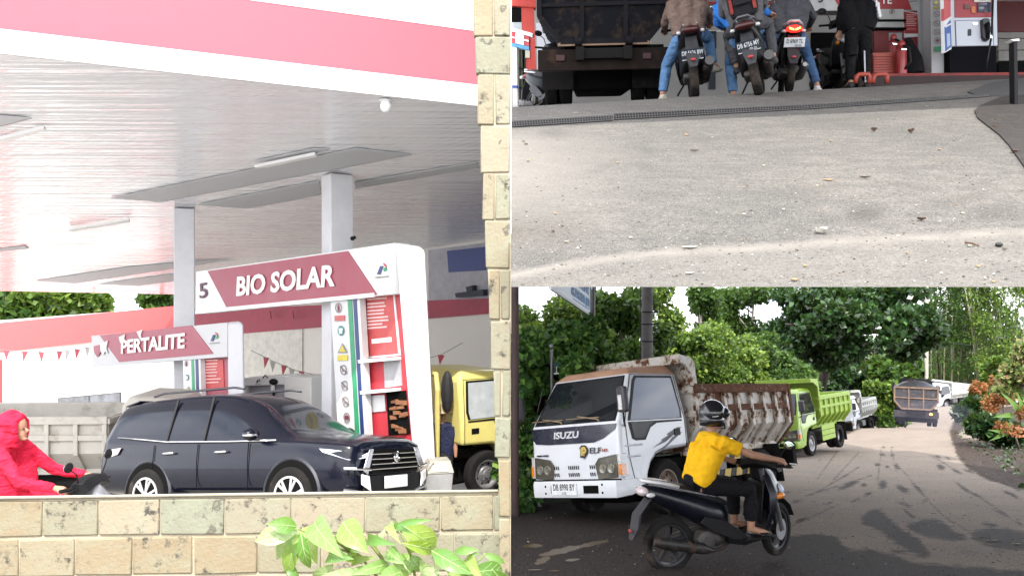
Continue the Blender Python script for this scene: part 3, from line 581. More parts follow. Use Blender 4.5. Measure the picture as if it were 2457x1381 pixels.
    if rack:
        mb = MB(); mb.tube([(-.55, -.14, .88), (-.72, -.12, .93), (-.90, -.05, .965), (-.90, .05, .965), (-.72, .12, .93), (-.55, .14, .88)], .018, 8); mb.build('grab_rail', silver or M('rail_silver', (.45, .45, .46), .4, .4), R, smooth=180)
    mb = MB(); mb.ball((-.90, 0, .855), (.06, .11 * b, .05), 14, 8); tl = tail or M('tail_red', (.2, .02, .02), .3); mb.build('tail_lamp', tl, R, smooth=180)
    for s in (1, -1):
        mb = MB(); mb.ball((-.86, s * .13 * b, .83), (.05, .035, .025), 10, 6); mb.build('rear_indicator', M('clear_lamp', (.5, .5, .5), .12, coat=1), R, smooth=180)
    mb = MB(); mb.slab([(-.82, -.07, .80), (-.82, .07, .80), (-.99, .085, .62), (-1.0, .085, .50), (-1.06, .05, .38), (-1.06, -.05, .38), (-1.0, -.085, .50), (-.99, -.085, .62)], (.03, 0, .02)); mb.build('rear_fender', M('fender_grey', (.022, .022, .026), .5), R, bevel=.01)
    mb = MB(); mb.ball((-1.055, 0, .47), (.01, .035, .018), 10, 6); mb.build('reflector', M('reflector_red', (.35, .02, .02), .25), R)
    if plate:
        pm_ = M('plate_black', (.03, .04, .05), .35) if plate_dark else M('plate_white', (.75, .78, .8), .35); lt = M('plate_white_ink', (.75, .78, .8), .4) if plate_dark else M('plate_black_ink', (.02, .02, .02), .5)
        q = Vector((-1.03 + .4 * (.655 - plz), 0, plz)); rx = Matrix.Rotation(-.42, 3, 'Y'); mb = MB(); mb.box(q, (.008, .275, .14), rx); mb.box(q + rx @ Vector((-.002, 0, -.066)), (.008, .27, .008), rx, 1)
        po = mb.build('number_plate', [pm_, lt], R); Mt = frame(q + rx @ Vector((-.006, 0, .018)), (0, -1, 0), rx @ Vector((0, 0, 1)))
        text('lettering', plate[0], lt, po, Mt, .080, .0015, world=False, sx=.62, offset=.0008); text('lettering', plate[1], lt, po, frame(q + rx @ Vector((-.006, -.05, -.042)), (0, -1, 0), rx @ Vector((0, 0, 1))), .042, .0015, world=False, sx=.9)
    # engine, exhaust, stand
    mb = MB(); mb.loft([[(x, y, z) for y, z in ((.03, z0), (.13, z0 + .02), (.13, z1 - .02), (.03, z1))] for x, z0, z1 in ((.0, .22, .36), (-.25, .18, .42), (-.55, .21, .37), (-.74, .24, .32))]); mb.build('transmission_case', eng, R, bevel=.02)
    mb = MB(); mb.lathe([(0, -.155), (.07, -.155), (.10, -.14), (.10, -.02), (0, -.02)], (-.28, 0, .30), 'y', 24); mb.lathe([(0, -.162), (.05, -.162), (.055, -.15)], (-.28, 0, .30), 'y', 20); mb.ball((-.12, 0, .30), (.16, .11, .10), 12, 8); mb.build('engine', eng, R, smooth=50)
    mb = MB(); mb.tube([(.02, -.06, .24), (-.1, -.10, .19), (-.25, -.13, .19)], .018, 8); mb.tube([(-.22, -.15, .20), (-.30, -.165, .225), (-.34, -.17, .24), (-.80, -.175, .36), (-.85, -.175, .372), (-.87, -.175, .378)], [.02, .045, .058, .058, .045, .03], 16); mb.build('exhaust', exh or paint_rust('exhaust_black', (.014, .013, .013), (.05, .028, .02), .56, 9), R, smooth=50)
    for k in range(3):
        mb = MB(); mb.box((-.42 - .13 * k, -.195, .275 + .034 * k + .03), (.05, .03, .05), Matrix.Rotation(.25, 3, 'Y')); mb.build('heat_shield_clip', bl, R, bevel=.006)
    mb = MB(); mb.tube([(-.2, .12, .2), (-.3, .22, .06)], .012, 6); mb.build('stand', CHASSIS, R); mb = MB(); mb.tube([(-.58, .10, .34), (-.52, .11, .66)], .03, 8); mb.build('shock_absorber', CHASSIS, R)
    if bulky:
        mb = MB(); mb.loft([[(x, -w, z0), (x, -w, z1), (x, w, z1), (x, w, z0)] for x, w, z0, z1 in ((-.25, .13, .3, .62), (-.55, .17, .28, .64), (-.80, .12, .42, .66))]); mb.build('rear_hugger', BLACK, R, bevel=.04, seg=3)
        mb = MB(); mb.tube([(-.35, -.16, .30), (-.62, -.19, .36), (-.94, -.21, .44)], [.05, .07, .06], 14); mb.build('silencer', M('silencer_dark', (.03, .03, .03), .4), R, smooth=50)
    return R
# ------------------------------------------------------------------ foliage
def leaves_np(C, Rr, N, size, seed=0, asp=.42, droop=.35, fold=.25, clump=None, up=.3):
    """N folded leaf quads round the clump centres C (k x 3) with radii Rr (k x 3); returns verts, quads"""
    r = np.random.default_rng(seed); C = np.asarray(C, float); Rr = np.asarray(Rr, float)
    if Rr.ndim == 1: Rr = np.repeat(Rr[:, None], 3, 1)
    vol = Rr.prod(1) ** (2 / 3); idx = r.choice(len(C), N, p=vol / vol.sum())
    d = r.normal(size=(N, 3)); d /= np.linalg.norm(d, axis=1)[:, None]; rr = r.random(N) ** (.45)
    p = C[idx] + d * rr[:, None] * Rr[idx]
    t = d * .7 + r.normal(size=(N, 3)) * .75; t[:, 2] -= droop; t /= np.linalg.norm(t, axis=1)[:, None]
    n = r.normal(size=(N, 3)) * .6 + d * .5; n[:, 2] += up; n -= t * (n * t).sum(1)[:, None]; n /= np.linalg.norm(n, axis=1)[:, None] + 1e-9
    s = np.cross(t, n); L = size * (.6 + .8 * r.random(N))[:, None]
    V = np.stack([p, p + t * L * .45 + s * L * asp - n * L * fold * .4, p + t * L, p + t * L * .45 - s * L * asp - n * L * fold * .4], 1).reshape(-1, 3)
    V[3::4] += 0; Fq = np.arange(N * 4).reshape(N, 4); return V, Fq
def clumps(blobs, per, cr, seed=0, shell=.75):
    """clump centres spread over ellipsoid blobs (cx,cy,cz,rx,ry,rz)"""
    r = np.random.default_rng(seed); C = []; Rr = []
    for b in blobs:
        k = max(3, int(per * (b[3] * b[4] * b[5]) ** (2 / 3))); d = r.normal(size=(k, 3)); d /= np.linalg.norm(d, axis=1)[:, None]
        rr = shell + (1 - shell) * r.random(k) ; rr *= np.where(r.random(k) < .25, r.random(k), 1)
        C.append(np.array(b[:3]) + d * rr[:, None] * np.array(b[3:6])); q = cr * (.55 + .9 * r.random(k)); Rr.append(np.stack([q, q, q * .75], 1))
    return np.concatenate(C), np.concatenate(Rr)
def tree(label, base, blobs, mat, N, leaf, name='leafy_tree', cat='tree', trunk=None, tmat=None, per=10, cr=.5, seed=1, group=None, asp=.42, droop=.35, shell=.75, limbs=6, trunk_r=.16, crown='crown'):
    base = Vector(base); R = thing(name, label, cat, base, group); B = [tuple(np.array(b[:3]) - np.array(base)) + tuple(b[3:]) for b in blobs]
    C, Rr = clumps(B, per, cr, seed, shell); V, Fq = leaves_np(C, Rr, N, leaf, seed, asp, droop)
    mesh_np(crown, V, Fq, mat, R)
    if trunk is not False:
        mb = MB(); top = Vector(max(B, key=lambda b: b[2])[:3]); r = random.Random(seed); main = trunk or [(0, 0, 0), tuple(top * .35 + Vector((r.uniform(-.2, .2), 0, 0))), tuple(top * .7), tuple(top)]
        main = [Vector(p) for p in main]; mb.tube(main, [trunk_r * (1 - .75 * i / (len(main) - 1)) for i in range(len(main))], 8)
        for k in range(limbs):
            b = Vector(B[k % len(B)][:3]); a = lerp(main[0], main[-1], .35 + .5 * r.random()); e = b + Vector((r.uniform(-.6, .6) * B[k % len(B)][3], r.uniform(-.6, .6) * B[k % len(B)][4], r.uniform(-.2, .6) * B[k % len(B)][5])); mb.tube([a, lerp(a, e, .5) + Vector((0, 0, -.1)), e], [trunk_r * .4, trunk_r * .25, trunk_r * .1], 6)
        mb.build('trunk', tmat or M('bark', (.16, .13, .10), .9, bump=.4, bscale=20), R, smooth=180)
    return R
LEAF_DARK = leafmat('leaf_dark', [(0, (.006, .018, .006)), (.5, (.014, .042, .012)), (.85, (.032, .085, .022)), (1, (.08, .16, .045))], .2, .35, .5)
LEAF_MID = leafmat('leaf_mid', [(0, (.012, .032, .006)), (.5, (.032, .080, .014)), (.85, (.07, .145, .025)), (1, (.13, .21, .04))])
LEAF_LIGHT = leafmat('leaf_light', [(0, (.018, .042, .007)), (.45, (.065, .130, .018)), (.8, (.15, .24, .034)), (1, (.25, .33, .06))])
LEAF_IVY = leafmat('leaf_ivy', [(0, (.018, .055, .012)), (.5, (.05, .135, .03)), (.85, (.12, .25, .05)), (1, (.22, .34, .07))], .3, .45)
LEAF_RED = leafmat('leaf_red', [(0, (.14, .05, .015)), (.6, (.30, .10, .04)), (1, (.45, .2, .08))])
# ================================================================== FILLING STATION BEHIND THE STONE WALL
class Plane:                       # an upright plane through (x0,y0) running along (ux,uy)
    def __init__(s, px, D, ux, uy): s.x0, s.y0, s.ux, s.uy = (px - CX) / F * D, D, ux, uy; s.n = Vector((uy, -ux, 0)).normalized(); s.n = s.n if s.n.y < 0 else -s.n; s.u = Vector((ux, uy, 0)).normalized()
    def at(s, px, py, off=0):
        k = (px - CX) / F; t = (k * s.y0 - s.x0) / (s.ux - k * s.uy); y = s.y0 + t * s.uy
        return Vector((k * y, y, (CY - py) / F * y)) + s.n * off
    def quad(s, mb, pts, off, th, m=0): mb.slab([s.at(a, b, off) for a, b in pts], -s.n * th, m)
    def disc(s, mb, px, py, r, off, th=.006, m=0, ring=0, n=20):
        c = s.at(px, py, off); z = Vector((0, 0, 1)); P_ = lambda q, rr: c + s.u * math.cos(q) * rr + z * math.sin(q) * rr
        if not ring: mb.slab([P_(2 * math.pi * k / n, r) for k in range(n)], -s.n * th, m)
        else:
            for k in range(n):
                a, b = 2 * math.pi * k / n, 2 * math.pi * (k + 1) / n; mb.slab([P_(a, r), P_(b, r), P_(b, r - ring), P_(a, r - ring)], -s.n * th, m)
    def text(s, body, px0, px1, py, hpx, mat, par, off=.012, shear=0, bold=.01, py1=None):
        a, b = s.at(px0, py, off), s.at(px1, py if py1 is None else py1, off); c = (a + b) / 2; hh = hpx / F * c.y; sz = hh / .70
        wd_ = (b - a).length; xd = (b - a)
        o = text('lettering', body, mat, par, frame(c, xd, (0, 0, 1)), sz, .006, shear, bold * sz)
        bpy.context.view_layer.update(); w0 = max(1e-3, o.dimensions.x / max(1e-6, o.matrix_world.to_scale().x)); o.matrix_local = o.matrix_local @ Matrix.Diagonal((wd_ / w0, 1, 1, 1)); return o
stone, nn, ll, b = newmat('wall_stone')
oi = nn.new('ShaderNodeObjectInfo')
c0 = ramp(nn, ll, oi.outputs['Random'], [(0, (.25, .20, .125)), (.3, (.29, .235, .15)), (.55, (.25, .225, .155)), (.75, (.225, .225, .165)), (1, (.31, .26, .185))])
n1 = noise(nn, ll, 7, 8, .65); c1 = mixc(nn, ll, ramp(nn, ll, n1.outputs['Fac'], [(.45, 0), (.7, .55)]).outputs[0], c0.outputs[0], (.28, .30, .22))
n2 = noise(nn, ll, 16, 10, .75); f2 = ramp(nn, ll, n2.outputs['Fac'], [(.52, 0), (.60, 1)]); n3 = noise(nn, ll, 4.5, 3, .5); f3 = ramp(nn, ll, n3.outputs['Fac'], [(.50, 0), (.58, 1)])
mu = nn.new('ShaderNodeMath'); mu.operation = 'MULTIPLY'; ll.new(f2.outputs[0], mu.inputs[0]); ll.new(f3.outputs[0], mu.inputs[1])
c2 = mixc(nn, ll, mu.outputs[0], c1, (.06, .055, .045))
rv = nn.new('ShaderNodeVectorMath'); rv.operation = 'MULTIPLY_ADD'; cmb = nn.new('ShaderNodeCombineXYZ'); [ll.new(oi.outputs['Random'], cmb.inputs[i]) for i in range(3)]; ll.new(cmb.outputs[0], rv.inputs[0]); rv.inputs[1].default_value = (37., 91., 53.); tcx = nn.new('ShaderNodeTexCoord'); ll.new(tcx.outputs['Object'], rv.inputs[2])
for n_ in (n1, n2, n3): ll.new(rv.outputs[0], n_.inputs['Vector'])
vo = nn.new('ShaderNodeTexVoronoi'); vo.inputs['Scale'].default_value = 9; vt = nn.new('ShaderNodeTexCoord'); nd = noise(nn, ll, 14, 4, .6); va = nn.new('ShaderNodeVectorMath'); va.operation = 'MULTIPLY_ADD'; ll.new(nd.outputs['Color'], va.inputs[0]); va.inputs[1].default_value = (.13, .13, .13); ll.new(rv.outputs[0], va.inputs[2]); ll.new(va.outputs[0], vo.inputs['Vector'])
fr_ = ramp(nn, ll, vo.outputs['Distance'], [(.10, .25), (.17, .9), (.22, .5), (.26, 0)]); fm = ramp(nn, ll, vo.outputs['Color'], [(.60, 0), (.62, 1)])
mu2 = nn.new('ShaderNodeMath'); mu2.operation = 'MULTIPLY'; ll.new(fr_.outputs[0], mu2.inputs[0]); ll.new(fm.outputs[0], mu2.inputs[1])
ll.new(mixc(nn, ll, mu2.outputs[0], c2, (.085, .075, .06)), b.inputs['Base Color']); b.inputs['Roughness'].default_value = .85
nb = noise(nn, ll, 45, 8, .7); bumpn(nn, ll, b, nb.outputs['Fac'], .5, .012)
MORTAR = M('mortar', (.42, .37, .27), .9, bump=.4)
DW = 4.4
wall = thing('stone_wall', 'low wall of mottled sandstone blocks with pale mortar, in front of the filling station', 'wall', (-1.3, DW, G(0, DW)))
mb = MB(); mb.slab([P(-120, 1194, DW + .019), P(1226, 1176, DW + .019), P(1226, 1381 + 330, DW + .019), P(-120, 1381 + 330, DW + .019)], (0, .10, 0)); mb.v = [(x, y, z - (.05 if y > DW + .05 and z > -1.5 else 0)) for x, y, z in mb.v]; mb.build('core', MORTAR, wall, world=True)
mb = MB(); mb.slab([P(-120, 1191, DW - .005), P(1196, 1173, DW - .005), P(1196, 1180, DW - .005), P(-120, 1199, DW - .005)], (0, .16, -.05)); mb.build('coping', M('coping_cream', (.36, .33, .26), .85, bump=.3), wall, world=True, bevel=.006)
def blocks(rows, par, D, lo, hi, tilt=lambda x: 0):
    for y0, y1, js in rows:
        xs = [lo] + js + [hi]
        for a, b_ in zip(xs, xs[1:]):
            g = 1.6; d = D + .012 - random.uniform(.0, .008); j = lambda: random.uniform(-1.6, 1.6)
            mb = MB(); mb.slab([P(a + g + j(), y0 + tilt(a) + g + j(), d), P(b_ - g + j(), y0 + tilt(b_) + g + j(), d), P(b_ - g + j(), y1 + tilt(b_) - g + j(), d), P(a + g + j(), y1 + tilt(a) - g + j(), d)], (0, .06, 0))
            c = sum((Vector(v) for v in mb.v), Vector()) / len(mb.v); mb.v = [tuple(Vector(v) - c) for v in mb.v]
            o = mb.build('stone_block', stone, par, bevel=.007, seg=2); o.location = INV[par.name] @ c
tl = lambda x: -16 * x / 1226
blocks([(1201, 1289, [-30, 102, 236, 382, 538, 697, 876, 1056, 1185]), (1292, 1384, [-80, 45, 178, 317, 463, 618, 772, 930, 1090]), (1388, 1480, [-30, 110, 250, 400, 548, 700, 850, 1010, 1150]), (1484, 1580, [60, 200, 350, 500, 650, 800, 960, 1100]), (1584, 1690, [-20, 130, 280, 430, 590, 740, 900, 1060])], wall, DW, -118, 1224, tl)
pil = thing('stone_pillar', 'tall leaning gate pillar of pale sandstone blocks at the end of the low wall', 'pillar', (-.1, DW, G(0, DW)))
DP = DW - .07; ed = lambda y: 1128 + 66 * max(0, (y + 60)) / 1220 if y < 1160 else 1195
mb = MB(); ys = [-260, 200, 600, 1000, 1190]
mb.slab([P(ed(-200) + 4, -240, DP + .019)] + [P(1225.5, -240, DP + .019), P(1225.5, 1700, DP + .019), P(1199, 1700, DP + .019), P(1199, 1165, DP + .019), P(ed(600) + 4, 600, DP + .019)], (0, .26, 0)); mb.build('core', MORTAR, pil, world=True)
yy = [-240, -130, -20, 88, 178, 300, 415, 528, 645, 768, 888, 1000, 1100]
for k, (a, b_) in enumerate(zip(yy, yy[1:])):
    lft = ed((a + b_) / 2) + random.uniform(-3, 3); xs = [lft, 1225.5] if k % 2 else [lft, lft + (1225.5 - lft) * random.uniform(.4, .6), 1225.5]
    blocks([(a, b_, xs[1:-1])], pil, DP, xs[0], xs[-1])
blocks([(1103, 1240, []), (1243, 1400, []), (1403, 1560, []), (1563, 1700, [])], pil, DP - .01, 1196, 1225.5)
# ------------------------------------------------------------------ canopy
HC = 5.8
def sof(px, py, dz=0): y = (HC - H0) / (SL + (CY - py) / F); return Vector(((px - CX) / F * y, y, (CY - py) / F * y + dz))
cano = thing('station_canopy', 'wide filling station roof with red and white fascia and glossy white soffit', 'canopy', (-4, 16, 3))
SOF, nn, ll, b = newmat('glossy_soffit'); b.inputs['Base Color'].default_value = (.76, .77, .80, 1); b.inputs['Roughness'].default_value = .12; b.inputs['Specular IOR Level'].default_value = .8; b.inputs['Coat Weight'].default_value = 1; b.inputs['Coat Roughness'].default_value = .04
t = nn.new('ShaderNodeTexCoord'); q = nn.new('ShaderNodeMapping'); q.inputs['Rotation'].default_value = (0, 0, rad(40.5)); q.inputs['Scale'].default_value = (.12, 4.2, 1); ll.new(t.outputs['Object'], q.inputs[0])
wv = nn.new('ShaderNodeTexNoise'); wv.inputs['Scale'].default_value = 1.6; wv.inputs['Detail'].default_value = 4; ll.new(q.outputs[0], wv.inputs['Vector'])
q2 = nn.new('ShaderNodeMapping'); q2.inputs['Rotation'].default_value = (0, 0, rad(40.5)); ll.new(t.outputs['Object'], q2.inputs[0]); w2 = nn.new('ShaderNodeTexWave'); w2.bands_direction = 'Y'; w2.inputs['Scale'].default_value = 2.1; w2.inputs['Distortion'].default_value = .4; ll.new(q2.outputs[0], w2.inputs['Vector'])
ad = nn.new('ShaderNodeMath'); ad.operation = 'MULTIPLY_ADD'; ll.new(w2.outputs['Fac'], ad.inputs[0]); ad.inputs[1].default_value = .05; ll.new(wv.outputs['Fac'], ad.inputs[2]); bc = bumpn(nn, ll, b, ad.outputs[0], .5, .06); ll.new(bc.outputs[0], b.inputs['Coat Normal'])
e0, e1 = sof(-560, 69), sof(1226, 264.5); e1.x = -.03
bk0, bk1 = sof(-700, 688), sof(1222, 640); bk1.x = -.06
mb = MB(); mb.slab([e0, e1, Vector((-.05, 21.6, -1.6 - SL * 21.6 + HC)), sof(435, 706), sof(-300, 692), bk0], (0, 0, .02)); mb.build('soffit', SOF, cano, world=True)
mb = MB(); up_ = Vector((0, 0, .35)); mb.slab([e0 + up_, e1 + up_, Vector((-.05, 21.6, 2.6 - SL * 21.6 + 1.65)) , sof(435, 706) + up_, sof(-300, 692) + up_, bk0 + up_], (0, 0, .1)); mb.build('roof', M('roof_sheet', (.5, .5, .5), .6), cano, world=True)
fn = Vector((e1.y - e0.y, -(e1.x - e0.x), 0)).normalized() * .06
for nm, z0, z1, mt, o_ in (('white_band', -.0, .285, WHITE, 0), ('red_band', .287, 1.02, M('fascia_red', (.34, .085, .115), .5, var=.05), .004)):
    mb = MB(); mb.slab([e0 + fn * (1 + o_) + Vector((0, 0, z0)), e1 + fn * (1 + o_) + Vector((0, 0, z0)), e1 + fn * (1 + o_) + Vector((0, 0, z1)), e0 + fn * (1 + o_) + Vector((0, 0, z1))], -fn * .8); mb.build(nm, mt, cano, world=True)
mb = MB(); mb.slab([e0 + Vector((0, 0, 1.02)) + fn * 1.1, e1 + Vector((0, 0, 1.02)) + fn * 1.1, e1 + Vector((0, 0, 1.04)) - fn * 2, e0 + Vector((0, 0, 1.04)) - fn * 2], (0, 0, .03)); mb.build('fascia_cap', WHITE, cano, world=True)
PNL = M('ceiling_panel', (.50, .51, .53), .5, var=.02); PND = M('ceiling_gap', (.20, .20, .22), .6)
for pts in ([(265, 473), (854, 353), (986, 368), (385, 482)], [(472, 489), (765, 432), (770, 464), (590, 498)], [(850, 436), (1143, 386), (1148, 399), (852, 449)], [(85, 672), (300, 640), (470, 624), (560, 620), (180, 678)], [(230, 680), (420, 655), (420, 672), (330, 684)], [(600, 386), (750, 354), (792, 354), (690, 382)], [(-60, 310), (-20, 272), (75, 280), (-10, 302)], [(-40, 600), (60, 588), (70, 594), (-40, 604)]):
    mb = MB(); mb.slab([sof(a, b_, -.012) for a, b_ in pts], (0, 0, -.012)); mb.build('ceiling_panel', PNL, cano, world=True)
    mb = MB(); e = pts[-2:] ; mb.tube([sof(e[1][0], e[1][1], -.02), sof(e[0][0], e[0][1], -.02)], .010, 4); mb.build('panel_edge', PND, cano, world=True)
for pts in ([(165, 541), (310, 516), (312, 522), (170, 546)], [(-40, 330), (105, 292), (110, 298), (-40, 338)], [(610, 388), (755, 357), (760, 362), (640, 388)]):
    mb = MB(); mb.slab([sof(a, b_, -.05) for a, b_ in pts], (0, 0, -.05)); mb.build('light_strip', WHITE, cano, world=True)
mb = MB(); c_ = sof(925, 240, 0); mb.lathe([(.0, -.17), (.045, -.16), (.07, -.12), (.075, -.08), (.06, -.03), (.09, 0)], c_, 'z', 18); mb.build('camera_dome', WHITE, cano, world=True, smooth=60)
def column(px0, px1, y, pyt, label, ang, w):
    x = ((px0 + px1) / 2 - CX) / F * y; zt = HC - H0 - SL * y; zb = G(x, y)
    R = thing('canopy_column', label, 'column', (x, y, zb)); Rz = Matrix.Rotation(ang, 3, 'Z'); mb = MB(); mb.box((0, 0, (zt - zb) / 2), (w, w, zt - zb), Rz); mb.build('shaft', M('column_white', (.66, .66, .68), .5, var=.06), R, bevel=.015)
    mb = MB(); mb.box((0, 0, .4), (w + .03, w + .03, .8), Rz); mb.build('plinth', RED, R); return R
column(415, 470, 17.4, 480, 'slim white canopy column left of the big number sign', rad(20), .40)
cb = column(770, 848, 14.9, 405, 'broad white canopy column standing above the diesel sign', rad(36), .42)
mb = MB(); q = P(846, 572, 14.55); mb.tube([q, q + Vector((.05, -.03, .02))], .03, 8); mb.ball(q + Vector((.0, -.02, -.0)), .04, 8, 6); mb.build('floodlight', BLACK, cb, world=True)
# ------------------------------------------------------------------ portal signs over the pumps
SRED = M('sign_red', (.30, .045, .075), .4, var=.06); SWH = M('sign_white', (.72, .72, .71), .4, var=.05); LETT = M('letter_white', (.82, .80, .76), .4, var=.04); NAVY = M('navy', (.02, .045, .16), .4); GREEN = M('stripe_green', (.03, .28, .13), .4); YEL = M('sign_yellow', (.6, .5, .06), .5); PINK = M('label_red', (.5, .12, .12), .5); GREY = M('sign_grey', (.25, .25, .25), .5)
def logo(pl, par, px, py, h, off=.02):
    """the small company emblem: a slanted blue stroke, a green hook and a red leaf over a line of small print"""
    s = h / 34
    for pts, mt in (([(-12, 10), (-4, -10), (3, -10), (-4, 10)], NAVY), ([(4, -4), (10, -8), (12, 0), (5, 3)], GREEN), ([(2, -18), (9, -14), (12, -6), (6, -11)], RED)):
        mb = MB(); pl.quad(mb, [(px + a * s, py + c * s) for a, c in pts], off, .01); mb.build('emblem', mt, par, world=True)
    mb = MB(); pl.quad(mb, [(px - 16 * s, py + 16 * s), (px + 16 * s, py + 13 * s), (px + 16 * s, py + 16 * s), (px - 16 * s, py + 19 * s)], off, .01); mb.build('small_print', GREY, par, world=True)
def pictos(pl, par, spots, r, off=.03):
    for k, (px, py, kind) in enumerate(spots):
        mb = MB()
        if kind == 'tri':
            c = r * 1.0; P3 = [(px, py - c * 1.25), (px + c, py + c * .7), (px - c, py + c * .7)]; pl.quad(mb, P3, off, .006, 0); pl.quad(mb, [(px, py - c * .8), (px + c * .68, py + c * .48), (px - c * .68, py + c * .48)], off + .004, .006, 1); mb.build('pictogram', [GREY, YEL], par, world=True)
        elif kind == 'green': pl.disc(mb, px, py, r / F * pl.at(px, py).y, off, m=0); pl.quad(mb, [(px - r * .4, py - r * .5), (px + r * .4, py - r * .5), (px + r * .3, py + r * .6), (px - r * .3, py + r * .6)], off + .004, .006, 1); mb.build('pictogram', [M('mandatory_green', (.03, .22, .2), .5), SWH], par, world=True)
        else:
            rr = r / F * pl.at(px, py).y; pl.disc(mb, px, py, rr, off, ring=rr * .16, m=0)
            if kind == 'man': pl.quad(mb, [(px - r * .18, py - r * .35), (px + r * .18, py - r * .35), (px + r * .14, py + r * .7), (px - r * .14, py + r * .7)], off, .006, 1); pl.disc(mb, px, py - r * .5, rr * .17, off, m=1)
            elif kind == 'car': pl.quad(mb, [(px - r * .4, py + r * .4), (px - r * .4, py - r * .1), (px - r * .2, py - r * .4), (px + r * .2, py - r * .4), (px + r * .4, py - r * .1), (px + r * .4, py + r * .4)], off, .006, 1)
            else: pl.quad(mb, [(px - r * .75, py - r * .6), (px - r * .6, py - r * .75), (px + r * .75, py + r * .6), (px + r * .6, py + r * .75)], off, .006, 0); pl.quad(mb, [(px - r * .35, py + r * .05), (px + r * .35, py - r * .05), (px + r * .3, py + r * .25), (px - r * .3, py + r * .35)], off - .002, .004, 2)
            mb.build('pictogram', [M('prohibit_grey', (.22, .17, .17), .5), M('picto_dark', (.16, .03, .06), .5), GREY], par, world=True)
def lines(pl, par, x0, x1, ys, h, off, mt, skew=0, jit=.3, seed=0):
    r = random.Random(seed); mb = MB()
    for y in ys: 
        e = x1 - (x1 - x0) * jit * r.random(); s = skew * (e - x0); pl.quad(mb, [(x0, y), (e, y + s), (e, y + h + s), (x0, y + h)], off, .004)
    mb.build('printed_lines', mt, par, world=True)
A = Plane(950, 13.0, -.76, .65)
S1 = thing('diesel_pump_sign', 'red and white portal sign reading BIO SOLAR with number 5 on a white leg', 'pump sign', Vector((A.at(1000, 1100).x, A.at(1000, 1100).y, G(-1.6, 13))))
mb = MB(); A.quad(mb, [(470, 651), (948, 582), (948, 705), (470, 753)], 0, .30); mb.build('panel', SWH, S1, world=True, bevel=.01)
mb = MB(); A.quad(mb, [(499, 650), (836, 602), (906, 706), (547, 742)], .012, .016); mb.build('red_field', SRED, S1, world=True)
A.text('BIO SOLAR', 568, 803, 690, 46, LETT, S1, .03, .12, .03, py1=663); A.text('5', 481, 500, 700, 36, M('number_maroon', (.10, .03, .06), .5), S1, .02, 0, .01, py1=697); logo(A, S1, 918, 648, 34)
mb = MB(); A.quad(mb, [(470, 744), (900, 702), (900, 712), (470, 753)], .02, .03); mb.build('lower_edge', SWH, S1, world=True)
mb = MB(); mb.slab([A.at(949, 582), A.at(1008, 590), A.at(1018, 600), A.at(1050, 1230), A.at(1002, 1230)], Vector((-.035, .42, 0))); mb.build('leg', M('leg_white', (.80, .80, .81), .35, var=.03), S1, world=True, bevel=.10, seg=4)
bd = MB(); A.quad(bd, [(787, 719), (857, 713), (878, 1090), (808, 1090)], -.05, .12); bo = bd.build('notice_board', M('board_white', (.62, .62, .62), .5, var=.05), S1, world=True)
for a0, a1, b0, b1, mt in ((829, 839, 850, 860, GREEN), (842, 850, 863, 871, NAVY)):
    mb = MB(); A.quad(mb, [(a0, 716), (a1, 715), (b1, 1090), (b0, 1090)], -.04, .02); mb.build('stripe', mt, bo, world=True)
pictos(A, bo, [(808, 738, 'man'), (814, 793, 'green'), (818, 838, 'tri'), (820, 887, 'no'), (823, 925, 'no'), (825, 963, 'no'), (828, 1001, 'car')], 12, -.03)
for px, py, mt in ((811, 763, PINK), (818, 858, YEL)):
    mb = MB(); A.quad(mb, [(px - 12, py - 6), (px + 12, py - 7), (px + 12, py + 6), (px - 12, py + 7)], -.03, .01); mb.build('picto_label', mt, bo, world=True)
B_ = Plane(950, 13.35, -.76, .65)
mb = MB(); B_.quad(mb, [(856, 700), (958, 690), (990, 1120), (880, 1120)], 0, .06); rp = mb.build('red_panel', RED, S1, world=True)
mb = MB(); B_.quad(mb, [(869, 711), (948, 702), (962, 852), (879, 860)], .02, .02); B_.quad(mb, [(873, 715), (945, 706), (958, 848), (883, 855)], .026, .02, 1); no = mb.build('notice', [SWH, M('notice_red', (.5, .07, .07), .5)], rp, world=True)
lines(B_, no, 884, 936, [716, 727, 735, 744, 752, 761, 769, 777, 785], 4, .032, M('notice_ink', (.72, .5, .48), .6), -.08, .35, 3)
mb = MB(); B_.quad(mb, [(895, 813), (942, 808), (943, 819), (896, 824)], .034, .01); mb.build('notice_label', SWH, no, world=True)
for y in (857, 931):
    mb = MB(); B_.quad(mb, [(881 + (y - 857) * .07, y + 4), (962, y - 2), (963, y + 5), (882 + (y - 857) * .07, y + 12)], .20, .22); mb.build('shelf', SWH, rp, world=True)
mb = MB(); B_.quad(mb, [(922, 866), (962, 862), (966, 924), (925, 930)], .015, .02); mb.build('back_plate', M('plate_grey', (.35, .35, .36), .5), rp, world=True)
mb = MB(); B_.quad(mb, [(888, 949), (924, 946), (927, 985), (890, 988)], .02, .01); mb.build('paper_sheet', WHITE, rp, world=True)
mb = MB(); B_.quad(mb, [(928, 940), (975, 936), (985, 1040), (934, 1044)], .016, .02); nich = mb.build('niche', DARK, rp, world=True)
rb = random.Random(3)
for k in range(16):
    a, c = 932 + rb.random() * 36, 955 + rb.random() * 76; mb = MB(); B_.quad(mb, [(a, c + rb.uniform(-4, 4)), (a + 14, c + rb.uniform(-5, 5)), (a + 15, c + 8), (a + 1, c + 9)], .05 + .01 * (k % 3), .04); mb.build('folded_receipt', M('brown_paper', (.26, .11, .05), .7, var=.3), nich, world=True)
C_ = Plane(545, 15.2, -.76, .65)
